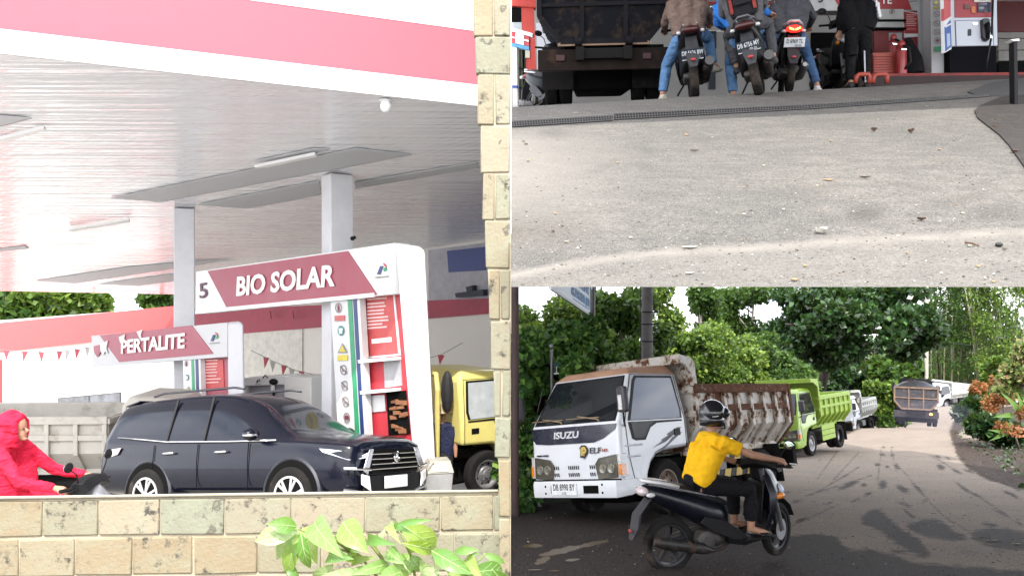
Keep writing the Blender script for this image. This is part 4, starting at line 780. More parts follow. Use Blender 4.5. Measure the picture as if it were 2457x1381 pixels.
S2 = thing('petrol_pump_sign', 'red and white portal sign reading PERTALITE with torn peeling film, behind the parked car', 'pump sign', Vector((C_.at(560, 1000).x, C_.at(560, 1000).y, G(-5, 15))))
mb = MB(); C_.quad(mb, [(219, 805), (545, 773), (545, 856), (222, 880)], 0, .3); mb.build('panel', M('panel_grey', (.50, .50, .51), .5, var=.05), S2, world=True, bevel=.01)
mb = MB(); C_.quad(mb, [(240, 804), (461, 780), (513, 848), (287, 868)], .012, .016); mb.build('red_field', SRED, S2, world=True)
C_.text('PERTALITE', 292, 446, 834, 32, LETT, S2, .03, .1, .028, py1=818); logo(C_, S2, 516, 810, 26)
TOR = M('torn_film', (.62, .60, .58), .6)
for pts in ([(288, 808), (303, 801), (301, 815), (296, 826), (291, 820)], [(331, 795), (345, 790), (341, 802), (344, 818), (338, 812)], [(240, 826), (262, 816), (258, 835), (262, 848), (255, 842), (250, 852), (243, 840)]):
    mb = MB(); C_.quad(mb, pts, .03, .01); mb.build('torn_film', TOR, S2, world=True)
mb = MB(); C_.quad(mb, [(228, 830), (243, 826), (244, 845), (237, 856), (230, 846)], .034, .01); mb.build('torn_film', SRED, S2, world=True)
mb = MB(); mb.slab([C_.at(546, 773), C_.at(578, 771), C_.at(583, 782), C_.at(588, 1040), C_.at(548, 1040)], Vector((-.10, .34, 0))); mb.build('leg', M('leg_grey', (.52, .52, .54), .45, var=.05), S2, world=True, bevel=.06, seg=3)
mb = MB(); C_.quad(mb, [(435, 862), (477, 858), (482, 1040), (440, 1040)], -.03, .1); bo = mb.build('notice_board', M('board_white', (.62, .62, .62), .5, var=.05), S2, world=True)
for a0, a1, mt in ((456, 462, GREEN), (466, 472, NAVY)):
    mb = MB(); C_.quad(mb, [(a0, 858), (a1, 857), (a1 + 5, 1040), (a0 + 5, 1040)], -.02, .02); mb.build('stripe', mt, bo, world=True)
pictos(C_, bo, [(445, 872, 'man'), (447, 905, 'green'), (450, 935, 'tri')], 7, -.01)
D_ = Plane(545, 15.5, -.76, .65)
mb = MB(); D_.quad(mb, [(478, 855), (548, 850), (552, 1040), (484, 1040)], 0, .05); rp = mb.build('red_panel', M('panel_mauve', (.36, .10, .13), .5), S2, world=True)
mb = MB(); D_.quad(mb, [(487, 857), (537, 862), (540, 934), (491, 938)], .02, .02); no = mb.build('notice', M('notice_red', (.5, .07, .07), .5), rp, world=True); lines(D_, no, 495, 533, [863, 871, 878, 885, 892, 900, 908, 916], 2.5, .03, M('notice_ink', (.72, .5, .48), .6), -.04, .3, 5)
# ------------------------------------------------------------------ station buildings behind
WALLW = M('wall_white', (.72, .70, .66), .8, var=.05, scale=.8); LB = thing('station_office', 'long white station office with a pinkish red roof band and a sliding window', 'building', (-15, 38, G(-15, 38)))
EB = Plane(425, 31, -.62, .46)
mb = MB(); EB.quad(mb, [(-160, 780), (428, 736), (428, 1240), (-160, 1240)], 0, .3); mb.build('wall', WALLW, LB, world=True)
mb = MB(); EB.quad(mb, [(-160, 790), (429, 733), (429, 797), (-160, 862)], .12, .5); mb.build('roof_band', M('band_red', (.52, .07, .07), .55, var=.1), LB, world=True)
mb = MB(); EB.quad(mb, [(139, 954), (291, 940), (291, 990), (141, 994)], .02, .05); wo = mb.build('window', M('window_frame', (.05, .05, .05), .5), LB, world=True)
for a, c in ((142, 214), (218, 289)):
    mb = MB(); EB.quad(mb, [(a, 956 - (a - 139) * .09), (c, 956 - (c - 139) * .09), (c, 986), (a, 988)], .03, .02); mb.build('pane', M('office_glass', (.13, .14, .16), .15, coat=.3, var=.7, scale=1.2), wo, world=True)
mb = MB(); EB.quad(mb, [(-30, 868), (6, 862), (6, 1200), (-30, 1200)], .15, .2); mb.build('post', M('band_red', (.52, .07, .07), .55), LB, world=True)
RB = thing('station_shop', 'cream wall of the station shop under the canopy with a dark red band', 'building', (-4, 22, G(-4, 22))); FB = Plane(1100, 21.0, -.80, .60)
mb = MB(); FB.quad(mb, [(432, 640), (1222, 560), (1222, 1260), (432, 1260)], 0, .25); mb.build('wall', M('wall_cream', (.74, .70, .64), .8, var=.05, scale=.8), RB, world=True)
mb = MB(); FB.quad(mb, [(434, 745), (1222, 713), (1222, 748), (434, 812)], .06, .1); mb.build('red_band', M('band_dark', (.36, .05, .08), .6), RB, world=True)
mb = MB(); FB.quad(mb, [(1030, 600), (1222, 575), (1222, 713), (1030, 722)], .03, .05); mb.build('upper_wall', M('wall_grey', (.42, .41, .44), .8), RB, world=True)
mb = MB(); FB.quad(mb, [(1076, 602), (1168, 592), (1168, 648), (1080, 653)], .06, .06); mb.build('blue_panel', M('panel_blue', (.04, .06, .20), .5), RB, world=True)
mb = MB(); FB.quad(mb, [(1104, 703), (1172, 694), (1172, 708), (1106, 713)], .2, .3); FB.quad(mb, [(1130, 688), (1146, 684), (1146, 700), (1132, 702)], .2, .2); mb.build('dark_box', M('box_navy', (.03, .03, .05), .6), RB, world=True)
mb = MB(); FB.quad(mb, [(440, 800), (728, 790), (728, 950), (440, 960)], .05, .1); mb.build('wall_panel', M('wall_pale', (.70, .67, .60), .8), RB, world=True)
mb = MB(); FB.quad(mb, [(748, 954), (806, 952), (806, 1100), (750, 1100)], .03, .05); mb.build('doorway', M('doorway_dark', (.06, .05, .05), .8), RB, world=True); mb = MB(); FB.quad(mb, [(746, 950), (808, 947), (808, 964), (747, 966)], .07, .06); mb.build('lintel', M('lintel_olive', (.30, .26, .08), .7), RB, world=True)
for px in (662, 716):
    mb = MB(); FB.quad(mb, [(px, 745), (px + 5, 744), (px + 8, 764), (px + 2, 765)], .3, .03); mb.build('bracket', M('band_dark', (.36, .05, .08), .6), RB, world=True)
# ------------------------------------------------------------------ bunting
FR = M('flag_red', (.45, .05, .07), .7); FG = M('flag_white', (.42, .40, .38), .7)
def bunting(label, pl, pts, flags, w=10, h=26):
    R = thing('bunting', label, 'bunting', pl.at(*pts[0]), 'strings of pennants under the canopy'); mb = MB(); mb.tube([pl.at(*p) for p in pts], .008, 5); mb.build('string', GREY, R, world=True)
    for px, py, rd in flags:
        mb = MB(); pl.quad(mb, [(px - w, py - 1), (px + w, py + 1), (px - 2 + random.uniform(-3, 3), py + h)], random.uniform(-.04, .04), .006); mb.build('flag', FR if rd else FG, R, world=True)
bunting('string of red and white pennants in front of the white office wall', Plane(200, 30, -.62, .46), [(-40, 836), (60, 843), (140, 843), (215, 832), (300, 815)], [(17, 840, 1), (38, 841, 0), (58, 843, 1), (79, 843, 0), (100, 844, 1), (121, 843, 0), (143, 842, 1), (164, 840, 0), (188, 837, 1), (209, 833, 0)], 7, 25)
bunting('short sagging string of pennants beside the pictogram board', Plane(700, 18.5, -.76, .65), [(602, 840), (660, 868), (710, 888), (760, 899), (800, 902)], [(637, 857, 1), (656, 866, 0), (679, 876, 1), (701, 884, 0), (722, 890, 1), (769, 899, 1)], 7, 26)
bunting('single red pennant on a string above the yellow lorry', Plane(1058, 17.5, -.76, .65), [(1030, 858), (1060, 850), (1110, 822)], [(1058, 851, 1)], 8, 24)
# ------------------------------------------------------------------ things on the forecourt
xs = np.concatenate([np.linspace(-60, -8, 20), np.linspace(-7, -.02, 20)]); yv = np.linspace(4.75, 44, 60); X, Y = np.meshgrid(xs, yv); Z = np.vectorize(G)(X, Y) + .004; nx, ny = len(xs), len(yv)
fc = mesh_np('forecourt', np.stack([X, Y, Z], -1).reshape(-1, 3), np.array([(j * nx + i, j * nx + i + 1, (j + 1) * nx + i + 1, (j + 1) * nx + i) for j in range(ny - 1) for i in range(nx - 1)]), M('forecourt_concrete', (.40, .385, .36), .8, var=.15, scale=.7, bump=.2)); tag(fc, kind='structure')
fd = thing('fuel_dispenser', 'white fuel dispenser with a black nozzle standing behind the black car', 'fuel dispenser', (P(660, 0, 16.5).x, 16.5, G(-4, 16.5))); K = Plane(660, 16.5, -.94, .34)
mb = MB(); K.quad(mb, [(573, 908), (690, 900), (690, 922), (573, 926)], 0, .5); K.quad(mb, [(573, 926), (588, 925), (588, 1220), (573, 1220)], 0, .5); mb.build('frame', SWH, fd, world=True, bevel=.015)
mb = MB(); K.quad(mb, [(588, 926), (682, 922), (682, 1220), (588, 1220)], -.12, .3); mb.build('back', M('dispenser_grey', (.33, .33, .36), .5), fd, world=True)
mb = MB(); K.quad(mb, [(683, 903), (748, 904), (750, 1220), (683, 1220)], .02, .6); mb.build('cabinet', M('cabinet_white', (.70, .69, .66), .5, var=.04), fd, world=True, bevel=.02)
mb = MB(); mb.ball(K.at(662, 914, .08), (.09, .07, .06), 12, 8); mb.tube([K.at(664, 920, .1), K.at(664, 950, .1)], .03, 8); mb.tube([K.at(650, 905, .1), K.at(644, 898, .1), K.at(638, 905, .1)], .012, 6); mb.build('nozzle', BLACK, fd, world=True); mb = MB(); K.quad(mb, [(660, 922), (668, 922), (668, 934), (660, 934)], .14, .02); mb.build('nozzle_tag', WHITE, fd, world=True)
logo(K, fd, 620, 914, 14, .015)
bin_ = thing('litter_bin', 'pale grey litter bin with a peaked lid beside the white sign leg', 'litter bin', (P(1048, 0, 12.4).x, 12.4, G(-1.1, 12.4))); mb = MB()
w0, w1 = .165, .215; Rz = Matrix.Rotation(rad(14), 3, 'Z'); zt = -(1128 - CY) / F * 12.4 - G(-1.1, 12.4)
mb.hexa([Rz @ Vector(p) for p in [(-w0, -w0, 0), (w0, -w0, 0), (w0, w0, 0), (-w0, w0, 0), (-w1, -w1, zt), (w1, -w1, zt), (w1, w1, zt), (-w1, w1, zt)]]); mb.build('bin_body', M('bin_grey', (.30, .30, .30), .55, var=.15), bin_, bevel=.02)
mb = MB(); w2 = .225; mb.slab([Rz @ Vector(p) for p in [(-w2, -w2, zt), (-w2, w2, zt), (-w2 * .4, w2 * .9, zt + .17), (-w2 * .4, -w2 * .9, zt + .17)]], Rz @ Vector((.02, 0, -.0))); mb.hexa([Rz @ Vector(p) for p in [(-w2, -w2, zt), (w2, -w2, zt), (w2, w2, zt), (-w2, w2, zt), (-w2 * .5, -w2 * .7, zt + .17), (w2 * .8, -w2 * .7, zt + .17), (w2 * .8, w2 * .7, zt + .17), (-w2 * .5, w2 * .7, zt + .17)]]); lid = mb.build('lid', M('lid_cream', (.38, .36, .31), .5), bin_, bevel=.015)
mb = MB(); mb.slab([Rz @ Vector(p) for p in [(-.12, -.222, zt + .03), (.15, -.222, zt + .03), (.12, -.18, zt + .12), (-.10, -.18, zt + .12)]], (0, -.01, .0)); mb.build('flap', M('flap_cream', (.62, .58, .48), .5), lid)
suv('black off-road car parked under the canopy, its nose by the white sign leg', Matrix.Translation((0, 0, -.03)) @ pose(-2.4584, 11.6476, -3.2036, -.4742, -.1097, -.1443))
GW = M('truck_greige', (.40, .38, .34), .6, var=.1, dirt=(.26, .24, .20))
t1 = truck('drab grey tipper lorry standing behind the black car', pose(-6.42, 15.6, G(-6.4, 15.6) - .24, rad(2), 0, 0), dict(cab=GW, bed=GW), ribs=6, detail=0, guard=.35, canopy=False)
YC = M('truck_yellow', (.68, .60, .20), .4, var=.06, coat=.3)
yt = truck('bright yellow lorry cab behind the gate pillar', pose(-.93, 15.0, G(-1, 15.5) + .28, rad(38), rad(0), 0), dict(cab=YC, bed=YC), bed=False, detail=0)
mb = MB(); mb.tube([(-.95, -.7, .8), (-.95, -.72, 1.9), (-.9, -.6, 2.15), (-.9, .6, 2.15)], .045, 8); mb.build('rear_hoop', YC, yt); mb = MB(); mb.ball((-.72, -.66, 1.85), (.1, .12, .36), 10, 8); mb.build('rolled_sheet', M('black_sheet', (.02, .02, .022), .7), yt)
for ch in yt.children:
    if ch.name.startswith('side_window'): ch.data.materials[0] = M('pale_glass', (.42, .45, .47), .15)
# people under the canopy
ph = thing('person', 'person in a wide straw hat and navy top standing by the yellow lorry', 'person', (P(1060, 0, 14.2).x, 14.2, G(-1.2, 14.2)))
figure(ph, dict(pelvis=(0, 0, .88), neck=(0, 0, 1.38), head=(0, .02, 1.54), lsh=(-.17, 0, 1.33), rsh=(.17, 0, 1.33), lel=(-.24, .02, 1.08), rel=(.24, -.02, 1.06), lwr=(-.22, -.1, .86), rwr=(.24, -.08, .82), lhip=(-.09, 0, .86), rhip=(.09, 0, .86), lkn=(-.1, 0, .46), rkn=(.1, 0, .46), lan=(-.1, .03, .08), ran=(.1, .03, .08), ltoe=(-.11, -.14, .03), rtoe=(.11, -.14, .03), face=(.4, -1, 0), lpn=(0, -1, 0), rpn=(0, -1, 0)), cloth('navy_top', (.02, .025, .06)), cloth('dark_trousers', (.03, .03, .035)), 'short', M('shoe_dark', (.03, .03, .03), .6), cover='hat', hands=False)
mb = MB(); mb.lathe([(.0, .12), (.07, .115), (.095, .03), (.19, -.02), (.185, -.03), (.09, .0)], (0, .02, 1.60), 'z', 20); mb.build('straw_hat', M('straw', (.5, .38, .24), .8), ph, smooth=60)
pb = thing('person', 'person in a blue shirt bending beside the doorway behind the car', 'person', (P(786, 0, 16.2).x, 16.2, G(-3.5, 16.2)))
figure(pb, dict(pelvis=(-.08, 0, .85), neck=(.18, 0, 1.26), head=(.30, -.02, 1.38), lsh=(.14, .17, 1.25), rsh=(.14, -.17, 1.25), lel=(.25, .22, 1.0), rel=(.25, -.22, 1.0), lwr=(.4, .15, .85), rwr=(.4, -.15, .85), lhip=(-.08, .09, .84), rhip=(-.08, -.09, .84), lkn=(-.02, .1, .46), rkn=(-.02, -.1, .46), lan=(-.06, .1, .08), ran=(-.06, -.1, .08), ltoe=(.1, .1, .03), rtoe=(.1, -.1, .03), face=(1, 0, -.3)), cloth('blue_shirt', (.05, .13, .42)), cloth('dark_trousers', (.03, .03, .035)), 'long', M('shoe_dark', (.03, .03, .03), .6), hands=False)
# red rain-jacket rider passing behind the wall
RJ = cloth('red_rain_jacket', (.60, .016, .05), 1.4, 8, .3)
zr = G(-4.6, 8.0) - .10; xo = -4.44
sc = scooter('grey scooter ridden past the stone wall by the rider in red', pose(xo, 8.0, zr, rad(-4), rad(-1)), M('scooter_grey', (.22, .22, .24), .3, .3, coat=.5))
pr = thing('person', 'person in a hooded bright red rain jacket riding past behind the stone wall', 'person', (xo, 8.0, zr))
figure(pr, dict(pelvis=(-.52, 0, .90), neck=(-.40, 0, 1.40), head=(-.31, 0, 1.53), lsh=(-.38, .19, 1.34), rsh=(-.38, -.19, 1.34), lel=(-.10, .27, 1.08), rel=(-.12, -.28, 1.08), lwr=(.22, .28, 1.02), rwr=(.22, -.28, 1.02), lhip=(-.28, .1, .87), rhip=(-.28, -.1, .87), lkn=(.2, .15, .74), rkn=(.2, -.15, .74), lan=(.16, .14, .36), ran=(.16, -.14, .36), ltoe=(.34, .14, .32), rtoe=(.34, -.14, .32), face=(1, 0, 0)), RJ, RJ, 'long', M('shoe_dark', (.03, .03, .03), .6), cover='hood', wide=1.1)
blob('hood', [([(-.385, 0, 1.50), (-.41, 0, 1.38)], [.125, .16]), ([(-.30, .10, 1.60), (-.27, .0, 1.645), (-.30, -.10, 1.60)], [.03, .035, .03]), ([(-.285, .095, 1.60), (-.275, .09, 1.46), (-.30, .06, 1.40)], [.03, .03, .04]), ([(-.285, -.095, 1.60), (-.275, -.09, 1.46), (-.30, -.06, 1.40)], [.03, .03, .04])], [((-.375, 0, 1.57), (.125, .125, .14))], RJ, pr, .012, 4)
# broad-leaved plant in front of the wall
LFM, nn, ll, b = newmat('broad_leaf'); g = nn.new('ShaderNodeObjectInfo'); r_ = ramp(nn, ll, g.outputs['Random'], [(0, (.10, .24, .05)), (.4, (.22, .38, .12)), (.6, (.32, .42, .05)), (.8, (.38, .48, .22)), (1, (.5, .58, .36))]); nv = noise(nn, ll, 30, 3, .5, stretch=(1, 6, 1)); ll.new(mixc(nn, ll, ramp(nn, ll, nv.outputs['Fac'], [(.4, .0), (.7, .45)]).outputs[0], r_.outputs[0], (.10, .22, .05)), b.inputs['Base Color']); b.inputs['Roughness'].default_value = .35
tb = nn.new('ShaderNodeBsdfTranslucent'); tb.inputs[0].default_value = (.3, .45, .04, 1); mx = nn.new('ShaderNodeMixShader'); mx.inputs[0].default_value = .35; ll.new(b.outputs[0], mx.inputs[1]); ll.new(tb.outputs[0], mx.inputs[2]); ll.new(mx.outputs[0], nn['Material Output'].inputs[0])
DPL = 3.85; pot = thing('broad_leaved_plant', 'bright green broad-leaved plant growing in front of the stone wall', 'plant', (P(950, 0, DPL).x, DPL, G(0, DPL)))
def leaf(a, b_, w, par, da, db, mt=LFM, name='leaf', world=True, sag=.18):
    A_, B2 = P(*a, da), P(*b_, db); ax = B2 - A_; L = ax.length; ax.normalize(); sd = ax.cross(Vector((0, -1, .35))).normalized(); nr = sd.cross(ax).normalized()
    if nr.y > 0: nr = -nr
    prof = [(0, .06), (.12, .5), (.3, .92), (.48, 1), (.66, .85), (.82, .5), (.93, .2), (1, .02)]; V = []; W = w / F * da / 2
    for t_, k in prof:
        c = A_ + ax * L * t_ + nr * math.sin(t_ * math.pi) * L * sag; V += [c + sd * W * k + nr * W * k * .35, c, c - sd * W * k + nr * W * k * .35]
    mb = MB(); mb._a(V, [(i * 3 + j, i * 3 + j + 1, i * 3 + 3 + j + 1, i * 3 + 3 + j) for i in range(len(prof) - 1) for j in (0, 1)], 0); o = mb.build(name, mt, par, world=world, smooth=180, fixn=False)
    if mt is LFM and w > 28:
        m2 = MB(); m2.tube([tuple(Vector(V[i * 3 + 1]) + nr * .0012) for i in range(len(prof))], [.0028 * (1 - .8 * i / (len(prof) - 1)) for i in range(len(prof))], 5)
        for i in (2, 3, 4):
            for e_ in (0, 2): m2.tube([tuple(Vector(V[i * 3 + 1]) + nr * .001), tuple(lerp(V[i * 3 + 3 + 1], V[i * 3 + 3 + e_], .8) + nr * .001)], .0009, 4)
        m2.build('vein', M('leaf_vein', (.34, .46, .18), .5), o, world=True)
    return o
LL = [((716, 1268), (611, 1298), 50), ((714, 1272), (664, 1342), 36), ((718, 1272), (692, 1384), 40), ((722, 1274), (745, 1362), 30), ((727, 1266), (762, 1352), 62), ((758, 1250), (824, 1338), 58), ((824, 1252), (884, 1326), 62), ((712, 1262), (640, 1256), 40), ((952, 1258), (1036, 1246), 16), ((958, 1254), (1046, 1312), 62), ((955, 1262), (992, 1280), 18), ((942, 1262), (962, 1304), 22), ((884, 1294), (952, 1306), 26), ((964, 1302), (1036, 1318), 34), ((1036, 1320), (1136, 1378), 44), ((985, 1328), (958, 1392), 60), ((1008, 1342), (1044, 1396), 44), ((1062, 1336), (1108, 1356), 34), ((1118, 1372), (1206, 1366), 44), ((1160, 1326), (1212, 1350), 20), ((852, 1348), (908, 1334), 22), ((934, 1352), (842, 1378), 30), ((884, 1376), (756, 1386), 34), ((1054, 1362), (1010, 1394), 40), ((1180, 1364), (1204, 1392), 40), ((930, 1318), (968, 1352), 36), ((840, 1326), (870, 1352), 34), ((1090, 1322), (1150, 1318), 20), ((800, 1330), (850, 1340), 40), ((1130, 1350), (1160, 1392), 44), ((690, 1352), (720, 1392), 24), ((906, 1280), (930, 1262), 18), ((1076, 1376), (1120, 1396), 50), ((960, 1372), (900, 1394), 44), ((1150, 1330), (1110, 1316), 16), ((800, 1352), (770, 1400), 50), ((850, 1362), (880, 1402), 46), ((930, 1376), (955, 1404), 50), ((1010, 1366), (985, 1330), 34), ((1160, 1372), (1130, 1404), 50), ((1100, 1344), (1074, 1374), 40), ((740, 1290), (716, 1330), 26), ((872, 1300), (842, 1322), 30), ((980, 1290), (1000, 1322), 30)]
rl = random.Random(5)
for a, b_, w in LL: leaf(a, b_, w, pot, DPL + rl.uniform(-.15, .15), DPL + rl.uniform(-.25, .1))
mb = MB()
for pts in ([(1000, 1700), (960, 1450), (870, 1340), (716, 1268)], [(1000, 1700), (980, 1450), (900, 1310), (824, 1252)], [(1000, 1700), (1010, 1450), (985, 1330), (950, 1258)], [(1010, 1700), (1060, 1450), (1040, 1322)], [(1010, 1700), (1120, 1480), (1118, 1372), (1168, 1326)], [(870, 1340), (800, 1290), (758, 1250)], [(960, 1450), (915, 1335), (885, 1300)]): mb.tube([P(a, b_, DPL + .02) for a, b_ in pts], [.012, .009, .006, .004][:len(pts)], 6)
mb.build('stem', M('plant_stem', (.16, .2, .05), .6), pot, world=True, smooth=180)
for k, (px, bl) in enumerate([(30, [(20, 735, 60, 45)]), (120, [(110, 728, 70, 40)]), (230, [(215, 730, 50, 30)]), (380, [(385, 722, 55, 22)])]):
    b0 = P(px, 1000, 46 + k); bb = [tuple(P(a, c, 46 + k)) + (r1 / F * 46, 1.2, r2 / F * 46) for a, c, r1, r2 in bl]
    tree(['dark leafy tree rising above the office roof band', 'pale feathery palm-like tree above the office roof band', 'small sunlit tree above the pennants', 'rounded green tree next to the slim white column'][k], (b0.x, b0.y, G(b0.x, b0.y)), bb, [LEAF_MID, LEAF_LIGHT, LEAF_LIGHT, LEAF_MID][k], 2600, .4, name=['leafy_tree', 'palm_tree', 'leafy_tree', 'leafy_tree'][k], seed=40 + k, per=9, cr=.6)
# ================================================================== STEEP RAMP UP TO THE UPPER FORECOURT
UH, US, UB = 1.3, .355, .20
def ycr(x): return 9.4 + .41 * x
def UG(x, y): c = ycr(x); return -UH + US * y if y < c else -UH + US * c + UB * (y - c)
def RP(px, py, dz=0): y = UH / (US - (CY - py) / F); return Vector(((px - CX) / F * y, y, (CY - py) / F * y + dz))
RAMPM, nn, ll, b = newmat('ramp_concrete')
na = noise(nn, ll, .55, 5, .6); nb = noise(nn, ll, 4, 8, .7, stretch=(1, 2.2, 1)); nc = noise(nn, ll, 42, 6, .75, stretch=(1, 1.8, 1)); ng = noise(nn, ll, 150, 3, .7)
c = mixc(nn, ll, ramp(nn, ll, na.outputs['Fac'], [(.35, 0), (.65, 1)]).outputs[0], (.130, .126, .118), (.205, .190, .168))
c = mixc(nn, ll, ramp(nn, ll, nb.outputs['Fac'], [(.40, .55), (.60, 0)]).outputs[0], c, (.070, .069, .067))
c = mixc(nn, ll, ramp(nn, ll, nc.outputs['Fac'], [(.40, .9), (.56, 0)]).outputs[0], c, (.055, .053, .050)); c = mixc(nn, ll, ramp(nn, ll, ng.outputs['Fac'], [(.52, 0), (.68, .85)]).outputs[0], c, (.33, .31, .28))
at = nn.new('ShaderNodeVertexColor'); at.layer_name = 'worn'; c = mixc(nn, ll, at.outputs['Color'], c, (.27, .25, .22)); sq = nn.new('ShaderNodeSeparateColor'); at2 = nn.new('ShaderNodeVertexColor'); at2.layer_name = 'stain'; mm = nn.new('ShaderNodeMath'); mm.operation = 'MULTIPLY'; ll.new(at2.outputs['Color'], mm.inputs[0]); ll.new(ramp(nn, ll, nb.outputs['Fac'], [(.38, .15), (.62, 1)]).outputs[0], mm.inputs[1]); c = mixc(nn, ll, mm.outputs[0], c, (.045, .043, .038))
ll.new(c, b.inputs['Base Color']); b.inputs['Roughness'].default_value = .9; b.inputs['Specular IOR Level'].default_value = .25
ad = nn.new('ShaderNodeMath'); ad.operation = 'ADD'; ll.new(nc.outputs['Fac'], ad.inputs[0]); ll.new(ng.outputs['Fac'], ad.inputs[1]); bumpn(nn, ll, b, ad.outputs[0], .7, .015)
xs = np.concatenate([[-.004], np.linspace(.1, 8.2, 82), [9, 10, 11.5, 13.]]); ysv = np.concatenate([[3.676], np.linspace(3.75, 13, 140), np.linspace(13.5, 24, 8)])
X, Y = np.meshgrid(xs, ysv); Z = np.vectorize(UG)(X, Y); Zb = np.where(Y < 3.7, Z - .0005, np.maximum(.003, .24 * (Y - 3.676)))
V = np.concatenate([np.stack([X, Y, Z], -1).reshape(-1, 3), np.stack([X, Y, Zb], -1).reshape(-1, 3)]); nx, ny = len(xs), len(ysv); N = nx * ny
q = [(j * nx + i, j * nx + i + 1, (j + 1) * nx + i + 1, (j + 1) * nx + i) for j in range(ny - 1) for i in range(nx - 1)]; q += [tuple(N + k for k in reversed(f)) for f in list(q)]
for j in range(ny - 1):
    a, c_ = j * nx, (j + 1) * nx; q += [(a, c_, N + c_, N + a), (N + a + nx - 1, N + c_ + nx - 1, c_ + nx - 1, a + nx - 1)]
a = (ny - 1) * nx; q += [(a + i, a + i + 1, N + a + i + 1, N + a + i) for i in range(nx - 1)]; q += [(i + 1, i, N + i, N + i + 1) for i in range(nx - 1)]
rampo = mesh_np('road_ramp', V, np.array(q), RAMPM); tag(rampo, kind='structure')
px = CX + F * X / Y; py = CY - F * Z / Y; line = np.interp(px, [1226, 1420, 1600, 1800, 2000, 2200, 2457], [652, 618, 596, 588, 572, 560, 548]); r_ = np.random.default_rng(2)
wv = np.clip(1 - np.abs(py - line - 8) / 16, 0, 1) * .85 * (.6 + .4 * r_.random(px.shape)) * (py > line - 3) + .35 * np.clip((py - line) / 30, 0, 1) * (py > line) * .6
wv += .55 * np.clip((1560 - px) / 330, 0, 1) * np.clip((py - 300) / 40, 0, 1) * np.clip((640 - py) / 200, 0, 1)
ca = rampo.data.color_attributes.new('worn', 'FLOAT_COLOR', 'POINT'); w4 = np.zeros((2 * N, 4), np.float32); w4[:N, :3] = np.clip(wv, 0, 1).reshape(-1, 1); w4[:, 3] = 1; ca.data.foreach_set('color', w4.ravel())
st_ = np.zeros(px.shape)
for cx, cy, rx, ry, an, s in [(2075, 512, 36, 20, -10, 1), (1990, 528, 20, 5, 0, .7), (1515, 630, 60, 4, -38, .5), (1680, 575, 26, 8, 0, .5), (1440, 405, 50, 5, -30, .45), (1330, 560, 60, 30, 0, .35), (2380, 510, 60, 18, -5, .5), (2300, 480, 80, 10, -12, .4), (1550, 380, 10, 40, 0, .35), (1900, 460, 90, 16, -4, .3), (1330, 320, 30, 10, 0, .6), (1300, 612, 40, 10, -10, .4), (2200, 450, 70, 8, 8, .35), (1760, 330, 120, 6, -3, .35), (2040, 285, 160, 5, -4, .35)]:
    a = rad(an); dx, dy = px - cx, py - cy; u, v = dx * math.cos(a) + dy * math.sin(a), -dx * math.sin(a) + dy * math.cos(a); st_ = np.maximum(st_, np.clip(1.5 - np.sqrt((u / rx) ** 2 + (v / ry) ** 2), 0, 1) * s)
cb_ = rampo.data.color_attributes.new('stain', 'FLOAT_COLOR', 'POINT'); w5 = np.zeros((2 * N, 4), np.float32); w5[:N, :3] = st_.reshape(-1, 1); w5[:, 3] = 1; cb_.data.foreach_set('color', w5.ravel())
rampo.data.polygons.foreach_set('use_smooth', [True] * len(rampo.data.polygons)); rampo.data.set_sharp_from_angle(angle=rad(40))
def sheet(name, pts, mt, dz=.004, kind='structure'):
    mb = MB(); mb.slab([RP(a, c, dz) for a, c in pts], (0, 0, .012)); o = mb.build(name, mt); tag(o, kind=kind); return o
SOIL = M('dark_soil', (.028, .023, .020), .95, var=.5, scale=9, bump=.8, bscale=30, dirt=(.06, .05, .04), dcov=.62)
sheet('soil_bank', [(2520, 222), (2400, 236), (2352, 256), (2338, 268), (2346, 286), (2372, 306), (2398, 326), (2420, 350), (2440, 378), (2470, 420), (2600, 480)], SOIL)
sheet('tarmac_patch', [(2322, 222), (2380, 200), (2480, 186), (2480, 226), (2400, 232), (2345, 232)], M('dark_tarmac', (.055, .054, .053), .9, var=.3, bump=.5))
# crack in the concrete
mb = MB(); mb.tube([RP(a, c, .003) for a, c in [(2405, 201), (2382, 205), (2362, 211), (2345, 213), (2334, 217), (2340, 223), (2352, 228), (2375, 229)]], .009, 4); ck = mb.build('crack', DARK); tag(ck, kind='structure')
# drain
IRON = M('grate_iron', (.075, .072, .07), .7, .2, var=.3)
def grate(label, p0, p1, w0, w1, n):
    R = thing('drain_grate', label, 'drain grate', RP((p0[0] + p1[0]) / 2, (p0[1] + p1[1]) / 2), 'iron drain grates across the ramp')
    mb = MB(); mb.slab([RP(p0[0], p0[1] - w0, .004), RP(p1[0], p1[1] - w1, .004), RP(p1[0], p1[1] + w1, .004), RP(p0[0], p0[1] + w0, .004)], (0, 0, .004)); mb.build('channel', DARK, R, world=True)
    mb = MB()
    for k in (-1, 0, 1): mb.tube([RP(p0[0], p0[1] + k * w0, .014), RP(p1[0], p1[1] + k * w1, .014)], .0085, 4)
    mb.build('rail', IRON, R, world=True); mb = MB()
    for k in range(n):
        t = (k + .5) / n; a = p0[0] + (p1[0] - p0[0]) * t; c = p0[1] + (p1[1] - p0[1]) * t; w = w0 + (w1 - w0) * t; mb.tube([RP(a, c - w, .012), RP(a + 2, c + w, .012)], .006, 4)
    o = mb.build('cross_bar', IRON, R, world=True); o['kind'] = 'stuff'
grate('first iron drain grate, by the tipper lorry, crossing the ramp', (1229, 301), (1470, 286), 5.5, 5, 38)
grate('second iron drain grate running behind the scooters to the soil bank', (1474, 283), (1940, 259), 6, 4, 70)
grate('thin dark far end of the drain grate beside the soil bank', (1942, 259), (2372, 231), 4, 2.2, 60)
